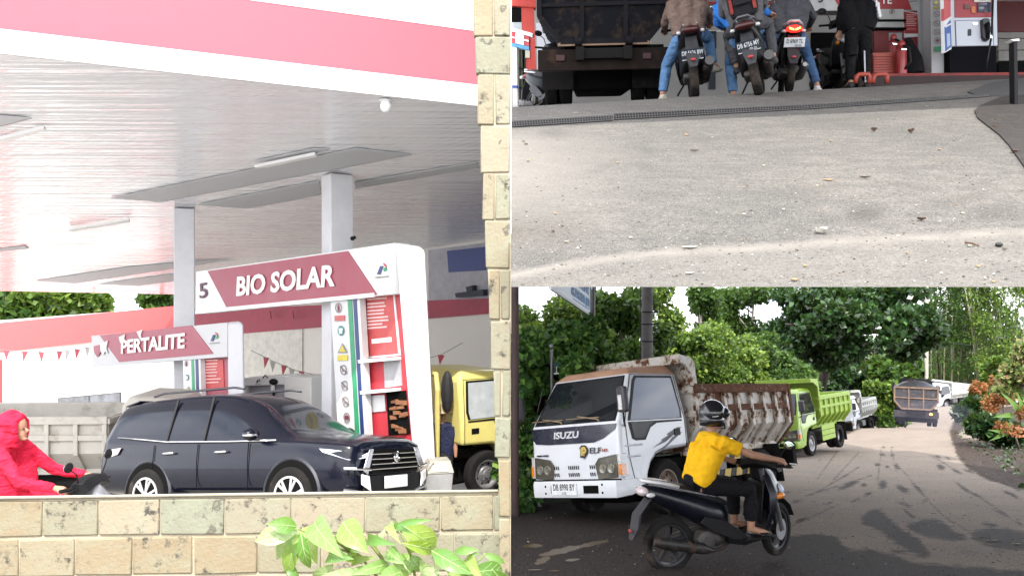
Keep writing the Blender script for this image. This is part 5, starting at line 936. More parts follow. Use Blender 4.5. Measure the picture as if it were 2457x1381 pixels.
# litter on the ramp
DRY = [M('dry_leaf_tan', (.36, .22, .10), .8), M('dry_leaf_brown', (.08, .045, .025), .8), M('dry_leaf_pale', (.50, .44, .32), .8), M('dry_leaf_green', (.30, .36, .10), .7)]
def litter(name, px, py, L, W, mt, label, cat, ang=0, curl=.3, group=None, f=RP):
    c = f(px, py); ax = Vector((math.cos(ang), math.sin(ang) * .94, math.sin(ang) * (US if f is RP else -SL))); sd = Vector((-math.sin(ang), math.cos(ang) * .94, math.cos(ang) * (US if f is RP else -SL))); l, w = L / F * c.y / 2, W / F * c.y * 1.6 / 2; mb = MB(); V = []
    for t, k in ((-1, .05), (-.5, .75), (0, 1), (.5, .7), (1, .05)): V += [ax * l * t + sd * w * k + Vector((0, 0, .008 + curl * w * (abs(t) + k * .5))), ax * l * t + Vector((0, 0, .006 + curl * w * abs(t) * .6)), ax * l * t - sd * w * k + Vector((0, 0, .008 + curl * w * (abs(t) + k)))]
    mb._a(V, [(i * 3 + j, i * 3 + j + 1, i * 3 + 4 + j, i * 3 + 3 + j) for i in range(4) for j in (0, 1)], 0); o = mb.build(name, mt, None, smooth=60, fixn=False); o.location = c; tag(o, label, cat, group); return o
for px, py, L, W, k, lab, an, cu in [(2097, 317, 16, 9, 1, 'upright curled brown leaf on the ramp below the standing person in black', .2, 1.2), (2186, 321, 16, 10, 1, 'pointed curled brown leaf on the ramp below the pictogram pillar', 1., 1.2), (1666, 363, 20, 6, 1, 'dark narrow leaf lying alone on the ramp below the first scooter', 0, .3), (1988, 434, 28, 8, 0, 'flat orange-tan leaf in the middle of the ramp', 0, .2), (2076, 428, 26, 6, 1, 'crinkled brown leaf right of the flat orange leaf', .1, .6), (2211, 531, 22, 9, 1, 'crumpled dark brown leaf near the grey stain', 0, .9), (1655, 596, 40, 10, 2, 'large pale leaf lying on the light worn line across the ramp', .1, .2), (1655, 658, 24, 7, 2, 'pale leaf near the bottom edge of the ramp', .2, .2), (1907, 675, 20, 9, 0, 'tan leaf at the very edge of the ramp', -.2, .3), (1381, 272, 16, 5, 2, 'white scrap lying on the shaded concrete above the drain', 0, .1), (2223, 257, 10, 6, 2, 'small white scrap just below the drain', 0, .2), (2391, 291, 22, 9, 3, 'yellowish green leaf on the dark soil bank', .1, .3), (2345, 280, 12, 6, 2, 'small pale leaf at the tip of the soil bank', 0, .4), (2388, 307, 18, 8, 0, 'reddish brown leaf on the soil bank under the green leaf', -.4, .6), (2360, 219, 22, 4, 3, 'thin yellow leaf on the cracked tarmac patch', -.2, .1), (2435, 368, 26, 10, 1, 'reddish leaf at the lower end of the soil bank', .4, .7)]:
    litter('dry_leaf', px, py, L, W, DRY[k], lab, 'leaf', an, cu)
litter('crumpled_litter', 1972, 562, 34, 18, M('litter_white', (.6, .58, .52), .7, dirt=(.05, .04, .03), dscale=30, dcov=.48), 'crumpled black and white scrap on the light worn line of the ramp', 'litter', .3, .9)
rl = random.Random(9)
for k in range(46):
    px, py = rl.uniform(1235, 2440), rl.choice([rl.uniform(310, 680), rl.uniform(500, 684)]); sz = rl.uniform(5, 12); litter('leaf_scrap', px, py, sz, sz * .5, rl.choice(DRY[:3]), 'tiny dry leaf scrap scattered on the sunlit ramp', 'leaf', rl.uniform(0, 3), .4, 'tiny leaf scraps on the ramp')
mb = MB(); mb.tube([RP(2315, 587, .012), RP(2332, 590, .014), RP(2349, 594, .010)], [.006, .006, .004], 6); tag(mb.build('twig', DRY[1]), 'thin dark twig on the ramp below the pump', 'twig')
mb = MB(); mb.ball(RP(2397, 592, .012), (.02, .016, .012), 10, 6); tag(mb.build('pebble', M('pebble_black', (.02, .02, .02), .6)), 'round black pebble right of the twig on the ramp', 'pebble')
def grit(name, n, fn, s0, s1, mt, seed):
    r = np.random.default_rng(seed); O = np.array([(1, 0, 0), (0, 1, 0), (-1, 0, 0), (0, -1, 0), (0, 0, .6), (0, 0, -.3)]); Fo = np.array([(0, 1, 4), (1, 2, 4), (2, 3, 4), (3, 0, 4), (1, 0, 5), (2, 1, 5), (3, 2, 5), (0, 3, 5)]); C = np.array([tuple(fn(r)) for _ in range(n)]); s = s0 + (s1 - s0) * r.random(n) ** 3
    V = (C[:, None, :] + O[None] * s[:, None, None] * (.6 + .8 * r.random((n, 6, 1)))).reshape(-1, 3); Q = (Fo[None] + 6 * np.arange(n)[:, None, None]).reshape(-1, 3); o = mesh_np(name, V, Q, mt); tag(o, kind='stuff'); return o
GRM = leafmat('grit', [(0, (.05, .045, .04)), (.5, (.16, .15, .13)), (.85, (.34, .32, .29)), (1, (.5, .48, .44))], 0, .9, .1)
grit('gravel', 2600, lambda r: RP(r.uniform(1228, 2456), 260 + 425 * r.random() ** .7), .002, .010, GRM, 21)
# roof of the upper forecourt, out of view above, that keeps the riders in shade
cr_ = thing('forecourt_roof', 'roof over the upper forecourt that shades the queue of scooters', 'canopy', (5, 14, 6.2)); mb = MB(); mb.slab([(.02, 4.55, 6.2), (13, 9.0, 6.2), (13, 19.2, 6.5), (.02, 19.2, 6.5)], (0, 0, .4)); mb.build('roof_slab', WHITE, cr_, world=True)
# back of the forecourt
UW = thing('forecourt_building', 'shop at the back of the upper forecourt, pale wall under a red band', 'building', (5, 19.5, UG(5, 19)))
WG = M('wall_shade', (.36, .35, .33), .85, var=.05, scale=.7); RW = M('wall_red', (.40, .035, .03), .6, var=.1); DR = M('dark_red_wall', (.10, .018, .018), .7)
K = Plane(1700, 19.0, 1, .0); uq = lambda mb, pts, off=0, th=.1, m=0: K.quad(mb, pts, off, th, m)
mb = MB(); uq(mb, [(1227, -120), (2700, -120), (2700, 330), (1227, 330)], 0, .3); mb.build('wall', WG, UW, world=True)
mb = MB(); uq(mb, [(1640, -80), (1956, -80), (1956, 12), (1640, 12)], .05, .1); mb.build('red_band', RW, UW, world=True)
mb = MB(); uq(mb, [(1700, 78), (1752, 78), (1752, 76), (1700, 74)], .04, .05); mb.build('ledge', SWH, UW, world=True)
for a, c, d, e in ((1700, 76, 1718, 118), (1740, 76, 1764, 122), (1700, 122, 1716, 215), (1742, 124, 1764, 165)):
    mb = MB(); uq(mb, [(a, c), (d, c), (d, e), (a, e)], .04, .06); mb.build('dark_opening', M('opening_navy', (.015, .02, .035), .4), UW, world=True)
mb = MB(); uq(mb, [(1945, 80), (2100, 80), (2100, 260), (1945, 260)], .05, .1); mb.build('dark_recess', DARK, UW, world=True)
mb = MB(); uq(mb, [(2040, 68), (2100, 68), (2100, 84), (2040, 84)], .1, .1); mb.build('orange_box', M('orange_red', (.35, .10, .07), .6), UW, world=True)
mb = MB(); uq(mb, [(2388, -60), (2560, -60), (2560, 80), (2388, 80)], .1, .1); mb.build('dark_red_wall', DR, UW, world=True)
for k, (a, c) in enumerate(((82, 96), (98, 124), (126, 150))):
    mb = MB(); uq(mb, [(2388, a), (2560, a - 1), (2560, c - 2), (2388, c)], .12 + .01 * k, .1); mb.build('grey_board', M('board_grey', (.22, .21, .19), .8, var=.2), UW, world=True)
mb = MB(); uq(mb, [(2388, 152), (2560, 150), (2560, 260), (2388, 260)], .12, .1); mb.build('dark_recess', DARK, UW, world=True)
K2 = Plane(1260, 17.5, 1, .0)
LO = thing('corner_pavilion', 'red corner pillar and beam of the pavilion left of the tipper lorry', 'building', (.3, 17.5, UG(.3, 17.5)))
for pts, mt, nm in (([(1251, 16), (1281, 18), (1292, 300), (1256, 300)], M('pillar_red', (.48, .05, .035), .55, var=.12), 'red_pillar'), ([(1227, -60), (1285, -60), (1286, 20), (1227, 16)], M('pillar_red', (.48, .05, .035), .55), 'red_beam'), ([(1286, 56), (1340, 50), (1340, 300), (1294, 300)], M('wall_bluish', (.55, .56, .60), .8, var=.05), 'side_wall'), ([(1227, 18), (1251, 20), (1251, 52), (1227, 50)], DARK, 'dark_opening'), ([(1227, 54), (1252, 54), (1254, 110), (1227, 110)], M('pale_glass', (.42, .45, .47), .15), 'window'), ([(1240, 110), (1258, 112), (1258, 300), (1240, 300)], M('view_green', (.10, .11, .06), .8, var=.6, scale=3), 'side_window')):
    mb = MB(); K2.quad(mb, pts, .0 if nm != 'red_beam' else .06, .2); mb.build(nm, mt, LO, world=True)
mb = MB()
for y in (163, 210): K2.quad(mb, [(1240, y), (1259, y), (1259, y + 3), (1240, y + 3)], .03, .03)
K2.quad(mb, [(1246, 112), (1249, 112), (1249, 260), (1246, 260)], .03, .03); K2.quad(mb, [(1257, 112), (1260, 112), (1262, 260), (1258, 260)], .03, .03); mb.build('glazing_bar', BLACK, LO, world=True)
mb = MB(); K2.quad(mb, [(1260, 121), (1271, 121), (1271, 140), (1260, 140)], .03, .02); mb.build('notice', M('notice_cream', (.5, .5, .38), .6), LO, world=True)
K3 = Plane(1250, 12.6, 1, -.28); TT = thing('price_totem', 'white post with a slanted red and blue sign panel beside the ramp', 'sign', (.12, 12.6, UG(.1, 12.6)))
for pts, mt, nm, o_ in (([(1228, 68), (1279, 82), (1279, 91), (1228, 76)], WHITE, 'cap', .04), ([(1228, 77), (1270, 89), (1270, 112), (1228, 103)], RED, 'sign_panel', .01), ([(1238, 80), (1258, 86), (1258, 110), (1238, 105)], WHITE, 'price_card', .03), ([(1228, 104), (1270, 113), (1270, 120), (1228, 112)], M('strip_blue', (.06, .28, .55), .5), 'blue_strip', .015), ([(1228, 89), (1238, 91), (1238, 94), (1228, 92)], WHITE, 'white_bar', .03), ([(1258, 96), (1270, 98), (1270, 102), (1258, 99)], WHITE, 'white_bar', .03), ([(1229, 112), (1240, 115), (1242, 270), (1231, 270)], M('post_white', (.78, .78, .78), .4), 'post', 0), ([(1230, 206), (1241.5, 206), (1241.5, 211), (1230, 211)], M('band_blue', (.04, .1, .4), .5), 'blue_band', .02)):
    mb = MB(); K3.quad(mb, pts, o_, .08); mb.build(nm, mt, TT, world=True)
# the pumps on their island
isl = thing('pump_island', 'dark pump island with a worn red painted edge', 'kerb', (5.7, 13, UG(5.7, 13))); I_ = Plane(2300, 12.9, 1, -.06)
mb = MB(); I_.quad(mb, [(2060, 184), (2475, 180), (2475, 215), (2060, 215)], 0, 2.2); mb.build('kerb_face', M('kerb_dark', (.04, .025, .025), .85, var=.3), isl, world=True); mb = MB(); I_.quad(mb, [(2060, 177.5), (2475, 173.5), (2475, 180), (2060, 184)], .004, 2.2); mb.build('kerb_edge', M('kerb_red', (.20, .03, .025), .75, var=.4), isl, world=True)
Jp = Plane(2330, 13.2, 1, -.04)
pu = thing('fuel_dispenser', 'white fuel dispenser marked 1 with red upper panel and black nozzle', 'fuel dispenser', (Jp.at(2333, 178).x, 13.2, Jp.at(2333, 178).z))
mb = MB(); Jp.quad(mb, [(2277, -90), (2391, -90), (2394, 110), (2279, 112)], 0, .6); mb.build('cabinet', M('dispenser_white', (.50, .53, .58), .45, var=.04), pu, world=True, bevel=.01)
mb = MB(); Jp.quad(mb, [(2280, 111), (2393, 110), (2394, 180), (2282, 180)], -.03, .5); mb.build('base', M('dispenser_base', (.005, .005, .007), .9, spec=.1), pu, world=True)
mb = MB(); Jp.quad(mb, [(2289, -80), (2381, -80), (2382, 42), (2290, 43)], .012, .02); hp = mb.build('red_head_panel', M('head_red', (.30, .025, .035), .4), pu, world=True)
mb = MB(); Jp.quad(mb, [(2291, 50), (2382, 48), (2384, 110), (2293, 111)], .012, .014); Jp.quad(mb, [(2292.5, 51.5), (2380.5, 49.5), (2382.5, 110), (2294.5, 111)], .0135, .014, 1); mb.build('door', [NAVY, M('dispenser_white', (.62, .65, .70), .45)], pu, world=True)
Jp.text('1', 2321, 2328.5, 80, 14, M('number_black', (.015, .015, .02), .5), pu, .02, 0, .045)
for pts, mt, nm in (([(2335, -20), (2375, -20), (2375, 7), (2336, 7)], M('screen_cream', (.55, .55, .48), .4), 'screen_frame'), ([(2348, -14), (2364, -14), (2364, 3), (2348, 3)], M('lcd_blue', (.06, .09, .18), .2), 'screen'), ([(2343, 9), (2376, 8), (2376, 30), (2344, 31)], M('keypad_navy', (.02, .02, .05), .4), 'keypad_panel'), ([(2346, 10.5), (2366, 9.5), (2366, 12.5), (2346, 13.5)], M('lilac', (.5, .45, .6), .5), 'label_strip'), ([(2347, 19), (2358, 18), (2358, 24), (2347, 25)], SWH, 'display'), ([(2360, 21), (2369, 20), (2369, 31), (2360, 31)], M('keys_grey', (.3, .32, .33), .5), 'keypad'), ([(2312, 12), (2325, 12), (2325, 23), (2312, 23)], M('sticker_brown', (.13, .06, .05), .5), 'sticker'), ([(2329, 18), (2338, 18), (2338, 33), (2329, 33)], M('sticker_orange', (.5, .16, .05), .5), 'sticker')):
    mb = MB(); Jp.quad(mb, pts, .03, .016); mb.build(nm, mt, hp, world=True)
mb = MB(); Jp.quad(mb, [(2331, 57), (2344, 56), (2344, 59), (2340, 62), (2334, 62)], .03, .02); mb.build('handle', CHROME, pu, world=True)
mb = MB(); Jp.quad(mb, [(2350, 50), (2356, 48), (2366, 48), (2369, 51), (2370, 96), (2364, 102), (2356, 100), (2352, 92)], .08, .08); nz_ = mb.build('nozzle_boot', M('nozzle_black', (.012, .012, .014), .35), pu, world=True, bevel=.02)
mb = MB(); mb.tube([Jp.at(2360, 60, .12), Jp.at(2364, 78, .13), Jp.at(2362, 96, .10)], [.03, .025, .015], 8); mb.tube([Jp.at(2375, -20, .10), Jp.at(2373, 44, .10), Jp.at(2370, 90, .12), Jp.at(2362, 140, .10), Jp.at(2356, 178, .10)], .016, 8); mb.build('hose', BLACK, nz_, world=True, smooth=180)
mb = MB(); Jp.quad(mb, [(2364, 92), (2367, 92), (2368, 99), (2364, 99)], .16, .02); mb.build('nozzle_tip', CHROME, nz_, world=True)
Bl = Plane(2272, 12.95, .70, .70)
bl_ = thing('side_banner', 'narrow red and blue blade sign fixed beside the white dispenser', 'sign', Bl.at(2272, 120))
for pts, mt, nm, o_ in (([(2263, -60), (2280, -60), (2283, 118), (2267, 127)], SWH, 'blade', 0), ([(2264, -60), (2279, -60), (2280, 40), (2265, 50)], M('blade_red', (.5, .08, .08), .5), 'red_field', .008), ([(2266, 66), (2280, 48), (2282, 112), (2268, 124)], M('blade_blue', (.03, .10, .36), .5), 'blue_field', .008), ([(2270, 82), (2277, 80), (2278, 110), (2271, 114)], M('blade_pale', (.4, .48, .6), .5), 'panel', .014), ([(2267, 62), (2280, 56), (2280, 60), (2267, 67)], SWH, 'white_bar', .014)):
    mb = MB(); Bl.quad(mb, pts, o_, .05); mb.build(nm, mt, bl_, world=True)
PC = Plane(2250, 13.4, 1, -.05)
pc = thing('pictogram_pillar', 'grey pump pillar with a row of prohibition pictograms, beside the dispenser marked 1', 'pillar', PC.at(2250, 180))
mb = MB(); PC.quad(mb, [(2232, -90), (2264, -90), (2266, 182), (2235, 182)], 0, .3); mb.build('board', M('pillar_grey', (.34, .34, .34), .5, var=.06), pc, world=True, bevel=.01); mb = MB(); PC.quad(mb, [(2258.5, -90), (2262, -90), (2264, 112), (2260, 112)], .008, .02); mb.build('stripe', M('stripe_dark', (.03, .08, .04), .5), pc, world=True)
pictos(PC, pc, [(2245, 7, 'tri'), (2246, 35, 'no'), (2247, 57, 'no'), (2247, 78, 'no'), (2248, 98, 'car')], 7.5, .02)
mb = MB(); PC.quad(mb, [(2240, 17), (2253, 16), (2253, 22), (2240, 23)], .02, .01); mb.build('picto_label', M('label_olive', (.30, .28, .04), .5), pc, world=True); mb = MB(); PC.quad(mb, [(2241, 113), (2262, 112), (2262, 123), (2241, 124)], .02, .01); mb.build('green_label', M('label_green', (.02, .22, .09), .5), pc, world=True)
PS = Plane(2080, 14.2, 1, -.03)
ps = thing('petrol_pump_sign', 'red and white pump sign with number 3 behind the person in black', 'pump sign', PS.at(2215, 180))
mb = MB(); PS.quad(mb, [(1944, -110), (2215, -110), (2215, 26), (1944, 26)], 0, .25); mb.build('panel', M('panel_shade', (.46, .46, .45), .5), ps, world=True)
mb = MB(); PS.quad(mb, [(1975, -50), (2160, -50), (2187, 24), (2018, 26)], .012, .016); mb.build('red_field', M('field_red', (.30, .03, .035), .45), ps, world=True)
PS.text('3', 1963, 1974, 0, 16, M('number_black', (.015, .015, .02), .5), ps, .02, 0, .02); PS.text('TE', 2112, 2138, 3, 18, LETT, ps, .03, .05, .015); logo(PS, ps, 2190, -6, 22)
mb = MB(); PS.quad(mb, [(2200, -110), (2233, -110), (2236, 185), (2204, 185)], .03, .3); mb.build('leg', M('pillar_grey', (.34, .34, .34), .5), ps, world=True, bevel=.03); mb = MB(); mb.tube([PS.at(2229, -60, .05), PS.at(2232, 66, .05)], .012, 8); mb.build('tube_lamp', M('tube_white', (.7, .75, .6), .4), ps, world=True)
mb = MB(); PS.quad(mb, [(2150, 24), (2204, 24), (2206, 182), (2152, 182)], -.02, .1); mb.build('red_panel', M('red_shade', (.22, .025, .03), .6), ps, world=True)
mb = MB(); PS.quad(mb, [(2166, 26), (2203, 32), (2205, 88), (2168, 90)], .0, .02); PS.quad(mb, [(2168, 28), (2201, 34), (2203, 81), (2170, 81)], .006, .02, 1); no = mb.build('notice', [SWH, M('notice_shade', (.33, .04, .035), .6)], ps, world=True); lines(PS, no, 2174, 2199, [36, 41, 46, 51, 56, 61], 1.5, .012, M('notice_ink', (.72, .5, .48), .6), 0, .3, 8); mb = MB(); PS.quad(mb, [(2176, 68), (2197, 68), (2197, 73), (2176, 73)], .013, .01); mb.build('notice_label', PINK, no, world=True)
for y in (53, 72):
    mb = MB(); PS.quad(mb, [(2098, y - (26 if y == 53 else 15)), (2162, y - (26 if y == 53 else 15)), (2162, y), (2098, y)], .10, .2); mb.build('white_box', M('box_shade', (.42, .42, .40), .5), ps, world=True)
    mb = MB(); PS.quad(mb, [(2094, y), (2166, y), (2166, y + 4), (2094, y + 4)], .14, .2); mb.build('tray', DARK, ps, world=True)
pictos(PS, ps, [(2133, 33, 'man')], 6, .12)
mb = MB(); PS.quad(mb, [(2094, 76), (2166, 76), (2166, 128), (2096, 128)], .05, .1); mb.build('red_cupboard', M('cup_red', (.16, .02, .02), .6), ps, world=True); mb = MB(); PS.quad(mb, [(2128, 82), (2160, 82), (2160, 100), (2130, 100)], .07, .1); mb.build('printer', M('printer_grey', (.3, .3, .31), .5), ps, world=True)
tb = thing('tool_cabinet', 'orange-red slatted metal cabinet on the pump island', 'cabinet', PS.at(2125, 178)); TP = Plane(2125, 13.4, 1, -.05); TR = M('cabinet_red', (.33, .045, .025), .5, var=.2)
mb = MB(); TP.quad(mb, [(2094, 127), (2150, 126), (2152, 180), (2096, 181)], 0, .35); mb.build('body', TR, tb, world=True)
for k in range(7):
    mb = MB(); TP.quad(mb, [(2096, 133 + k * 6.3), (2146, 132 + k * 6.3), (2146, 136 + k * 6.3), (2096, 137 + k * 6.3)], .02, .03); mb.build('slat', TR, tb, world=True)
hp_ = thing('tube_guard', 'low red pipe guard with two hoops at the island end', 'guard rail', RP(2090, 196))
for a, c in ((2052, 2086), (2094, 2128)):
    mb = MB(); y = 12.45; T_ = lambda p, q: P(p, q, y); mb.tube([T_(a, 200), T_(a + 3, 184), T_(a + 9, 179), T_(c - 2, 178), T_(c, 184), T_(c, 200)], .035, 8); mb.build('hoop', M('hoop_red', (.33, .05, .03), .5, var=.2), hp_, world=True, smooth=180)
mb = MB(); mb.tube([P(2074, 122, 12.6), P(2076, 198, 12.6)], .012, 6); tag(mb.build('silver_pole', STEEL), 'thin silver pole standing in front of the person in black', 'pole')
EXR = M('extinguisher_red', (.30, .025, .025), .4, coat=.2, var=.15)
for k, (lab, px, pb0, pt0, rpx, D) in enumerate([('large red fire extinguisher standing beside the slatted cabinet', 2163, 179, 112, 12.5, 13.25), ('smaller red fire extinguisher behind the large one', 2144, 179, 96, 11, 13.7)]):
    Bp, Tp = P(px, pb0, D), P(px, pt0, D); R = thing('fire_extinguisher', lab, 'fire extinguisher', Bp, 'fire extinguishers on the pump island'); h = (Tp - Bp).z; r = rpx / F * D
    mb = MB(); mb.lathe([(0, 0), (r, 0), (r, h * .78), (r * .85, h * .9), (r * .4, h * .98), (0, h)], (0, 0, 0), 'z', 20); mb.build('cylinder', EXR, R, smooth=50)
    mb = MB(); mb.ball((0, 0, h + .03), (r * .75, r * .75, .07), 14, 8); mb.build('valve_cover', EXR, R, smooth=180); mb = MB(); mb.tube([(0, -r * .6, h), (.08, -r * 1.1, h * .9), (.10, -r * 1.15, h * .4), (.02, -r * 1.1, h * .15)], .02, 8); mb.build('hose', BLACK, R, smooth=180)
    mb = MB(); mb.slab([(-.05, -r * .9, h * .86), (.05, -r * .9, h * .86), (.04, -r * 1.1, h * .82), (-.04, -r * 1.1, h * .82)], (0, 0, .02)); mb.build('lever', CHROME, R)
bb_ = thing('black_bundle', 'black bundle leaning between the large fire extinguisher and the pump leg', 'bundle', P(2190, 179, 13.4)); Zb = P(2190, 179, 13.4)
blob('cover', [([P(2196, 178, 13.4) - Zb, P(2190, 140, 13.4) - Zb, P(2176, 92, 13.4) - Zb], [.15, .14, .06]), ([P(2182, 178, 13.4) - Zb, P(2184, 150, 13.4) - Zb, P(2174, 100, 13.4) - Zb], [.11, .11, .05])], [], cloth('black_cotton', (.005, .005, .006)), bb_, .02, 4)
pst = thing('gate_post', 'black square post with a white cap at the right edge of the ramp', 'post', RP(2437, 252)); mb = MB(); y = 9.5; mb.slab([P(2433, 98, y), P(2441, 97, y), P(2443, 260, y), P(2435, 260, y)], (0, .1, 0)); mb.build('shaft', BLACK, pst, world=True); mb = MB(); mb.slab([P(2425, 95, y - .02), P(2446, 93, y - .02), P(2446, 98, y - .02), P(2433, 99, y - .02)], (0, .12, 0)); mb.build('cap', WHITE, pst, world=True)
# ------------------------------------------------------------------ tipper lorry and queue of scooters
BLU = M('soot_paint', (.005, .0055, .008), .8, var=.4, spec=.12, scale=9, dirt=(.030, .021, .015), dscale=4, dcov=.5); BLR = M('soot_rail', (.010, .0095, .012), .8, var=.3, spec=.12, dirt=(.04, .025, .016), dscale=8, dcov=.6)
ut = truck('soot-black tipper lorry seen from behind, waiting under the upper forecourt roof', Matrix.Translation((1.66, 15.9, UG(1.34, 15.9) + .03)) @ Matrix.Rotation(rad(85), 4, 'Z') @ Matrix.Rotation(-math.atan(UB), 4, 'Y'), dict(cab=BLU, bed=BLU, gate=BLU, gate_rail=BLR, beam=M('beam_rust', (.014, .009, .007), .85, var=.5, spec=.2, scale=6, dirt=(.04, .022, .014))), ribs=6, detail=0)
mb = MB(); mb.slab([(-3.87, -.66, .85), (-3.87, .66, .85), (-3.87, .66, .80), (-3.87, -.66, .80)], (-.03, 0, 0)); mb.build('gate_lip', M('lip_tan', (.20, .13, .085), .8, dirt=(.08, .05, .03)), ut)
for y in (-.12, .12):
    mb = MB(); mb.lathe([(0, -.05), (.06, -.05), (.06, .05), (0, .05)], (-3.9, y * 3, .86), 'y', 14); mb.build('hinge', BLR, ut)
BKP = M('scooter_black', (.005, .005, .006), .4, coat=.05, spec=.2, var=.3)
def upb(px, y, roll, dx=0): x = (px - CX) / F * y; yo = y + .64; dx -= math.degrees(math.atan((px - CX) / F)) * .85; hx, hy = math.cos(rad(90 + dx)) * .64, math.sin(rad(90 + dx)) * .64; return Matrix.Translation((x + hx, y + hy, UG(x, y) + (UG(x, yo + .64) - UG(x, y)) / 2)) @ Matrix.Rotation(rad(90 + dx), 4, 'Z') @ Matrix.Rotation(-math.atan((UG(x, yo + .64) - UG(x, y)) / 1.28), 4, 'Y') @ Matrix.Rotation(rad(roll), 4, 'X')
QG = 'scooters queueing on the ramp'; TLD = M('tail_dark', (.04, .004, .004), .3)
M1 = upb(1668, 11.1, -5); scooter('black scooter with a DB 5626 BW plate under the brown-jacketed person', M1, BKP, 0, QG, ('DB 5626 BW', '10-28'), tail=TLD, plz=.54, bulky=True, rack=False)
M2 = upb(1822, 10.5, -11, -4); scooter('black scooter with a DB 6756 MY plate and big leaning rear tyre', M2, BKP, .15, QG, ('DB 6756 MY', '09-26'), tail=TLD, plz=.60, bulky=True, silver=M('rail_dark', (.10, .10, .11), .3, .5))
TLR = emis('tail_lamp_lit', (1, .012, .008), 2.2)
M3 = upb(1893, 12.0, 2, 3); s3 = scooter('dark motorcycle with a lit red tail lamp and a white plate', M3, BKP, -.1, QG, ('D 6969 TL', '08-30'), False, tail=TLR, plz=.66, exh=M('exhaust_steel', (.2, .2, .2), .35, .7))
mb = MB(); 
for s in (-1, 1): mb.slab([(-.975, s * .01, .845), (-.965, s * .075, .875), (-.965, s * .07, .85), (-.975, s * .01, .828)], (-.006, 0, 0))
mb.build('lamp_filament', emis('lamp_yellow', (1, .7, .1), 2), s3)
JB = cloth('jeans_light', (.10, .20, .36), .5, 8); JD = cloth('jeans_dark', (.05, .10, .20), .5, 8); SN = M('sneaker_cream', (.52, .49, .40), .7); SB = M('sneaker_black', (.03, .03, .035), .6, dirt=(.5, .5, .5), dscale=9, dcov=.6); BJ = cloth('brown_jacket', (.15, .105, .085), .6, 7); GJ = cloth('grey_jacket', (.065, .065, .075), .5, 8); BLJ = cloth('blue_jacket', (.03, .16, .50), .5, 8); BK = cloth('black_cotton', (.005, .005, .006))
def rider(label, Mx, J, top, trs, shoe, **k): R = thing('person', label, 'person', Mx); base = dict(pelvis=(-.28, 0, .88), neck=(-.16, 0, 1.38), head=(-.10, 0, 1.54), lsh=(-.14, .19, 1.31), rsh=(-.14, -.19, 1.31), lel=(.06, .31, 1.08), rel=(.06, -.31, 1.08), lwr=(.32, .31, 1.02), rwr=(.32, -.31, 1.02), lhip=(-.26, .10, .86), rhip=(-.26, -.10, .86), lkn=(.14, .20, .76), rkn=(.14, -.20, .76), lan=(.12, .16, .38), ran=(.12, -.16, .38), ltoe=(.28, .17, .33), rtoe=(.28, -.17, .33)); base.update(J); return R, figure(R, base, top, trs, 'long', shoe, **k)
p1, _ = rider('person in a brown jacket and pale jeans with one foot down', M1, dict(lkn=(.02, .33, .50), lan=(-.06, .42, .12), ltoe=(.10, .45, .06), rkn=(.10, -.27, .80), ran=(.02, -.30, .42), rtoe=(.14, -.40, .36), pelvis=(-.25, .0, .86)), BJ, JB, SN, cover='helmet', wide=1.12)
def helmet(R, hd, mat, f=0): mb = MB(); mb.ball((hd[0] - .01, hd[1], hd[2] + .03), (.145, .13, .14), 20, 14); mb.tube([(hd[0] - .02, hd[1], hd[2] + .02), (hd[0] - .03, hd[1], hd[2] - .1)], [.138, .125], 18); return mb.build('helmet', mat, R, smooth=180)
HB = M('helmet_black', (.015, .015, .018), .2, coat=.6); helmet(p1, (-.10, 0, 1.54), HB)
p2, _ = rider('person in a bright blue jacket driving the scooter with the backpack passenger', M2, dict(pelvis=(-.08, .06, .86), neck=(.06, .10, 1.36), head=(.12, .10, 1.52), lsh=(.06, .30, 1.28), rsh=(.06, -.10, 1.28), lel=(.16, .36, 1.06), rel=(.18, -.24, 1.06), lkn=(.06, .30, .50), lan=(-.02, .34, .10), ltoe=(.14, .36, .05)), BLJ, JB, SB, cover='helmet'); helmet(p2, (.12, .10, 1.52), HB)
p3, _ = rider('pillion passenger in a grey top with a black and red backpack on the second scooter', M2, dict(pelvis=(-.46, -.02, .92), neck=(-.40, -.02, 1.46), head=(-.36, -.02, 1.62), lsh=(-.40, .17, 1.38), rsh=(-.40, -.21, 1.38), lel=(-.24, .25, 1.12), rel=(-.22, -.28, 1.12), lwr=(-.04, .16, 1.04), rwr=(-.02, -.2, 1.04), lhip=(-.44, .08, .90), rhip=(-.44, -.12, .90), lkn=(-.14, .24, .84), rkn=(-.12, -.27, .86), lan=(-.18, .22, .44), ran=(-.18, -.25, .44), ltoe=(-.02, .24, .38), rtoe=(-.02, -.27, .38)), cloth('grey_top', (.09, .09, .095)), cloth('grey_trousers', (.06, .06, .065)), SB, cover='helmet'); helmet(p3, (-.36, -.02, 1.62), HB)
bp = thing('backpack', 'black backpack with two dark red side panels and a small white badge', 'backpack', M2); BPM = cloth('backpack_black', (.018, .018, .021), .4, 12)
mb = MB(); mb.loft([[(-.54, y, z) if i < 2 else (-.66 - .04 * math.sin((z - 1.0) * 6), y * .8, z) for i, (y, z) in enumerate([(.17 * w, z), (-.21 * w, z), (-.21 * w, z), (.17 * w, z)])] for z, w in ((.98, .85), (1.06, 1), (1.3, 1), (1.46, .9), (1.54, .6))]); mb.build('bag', BPM, bp, bevel=.04, seg=3)
for y0, y1 in ((.14, .10), (-.18, -.14)):
    mb = MB(); mb.slab([(-.665, y0, 1.04), (-.69, y1, 1.04), (-.70, y1 * .95, 1.42), (-.66, y0 * .95, 1.42)], (-.012, 0, 0)); mb.build('red_side_panel', cloth('backpack_red', (.24, .035, .03), .3), bp, bevel=.005)
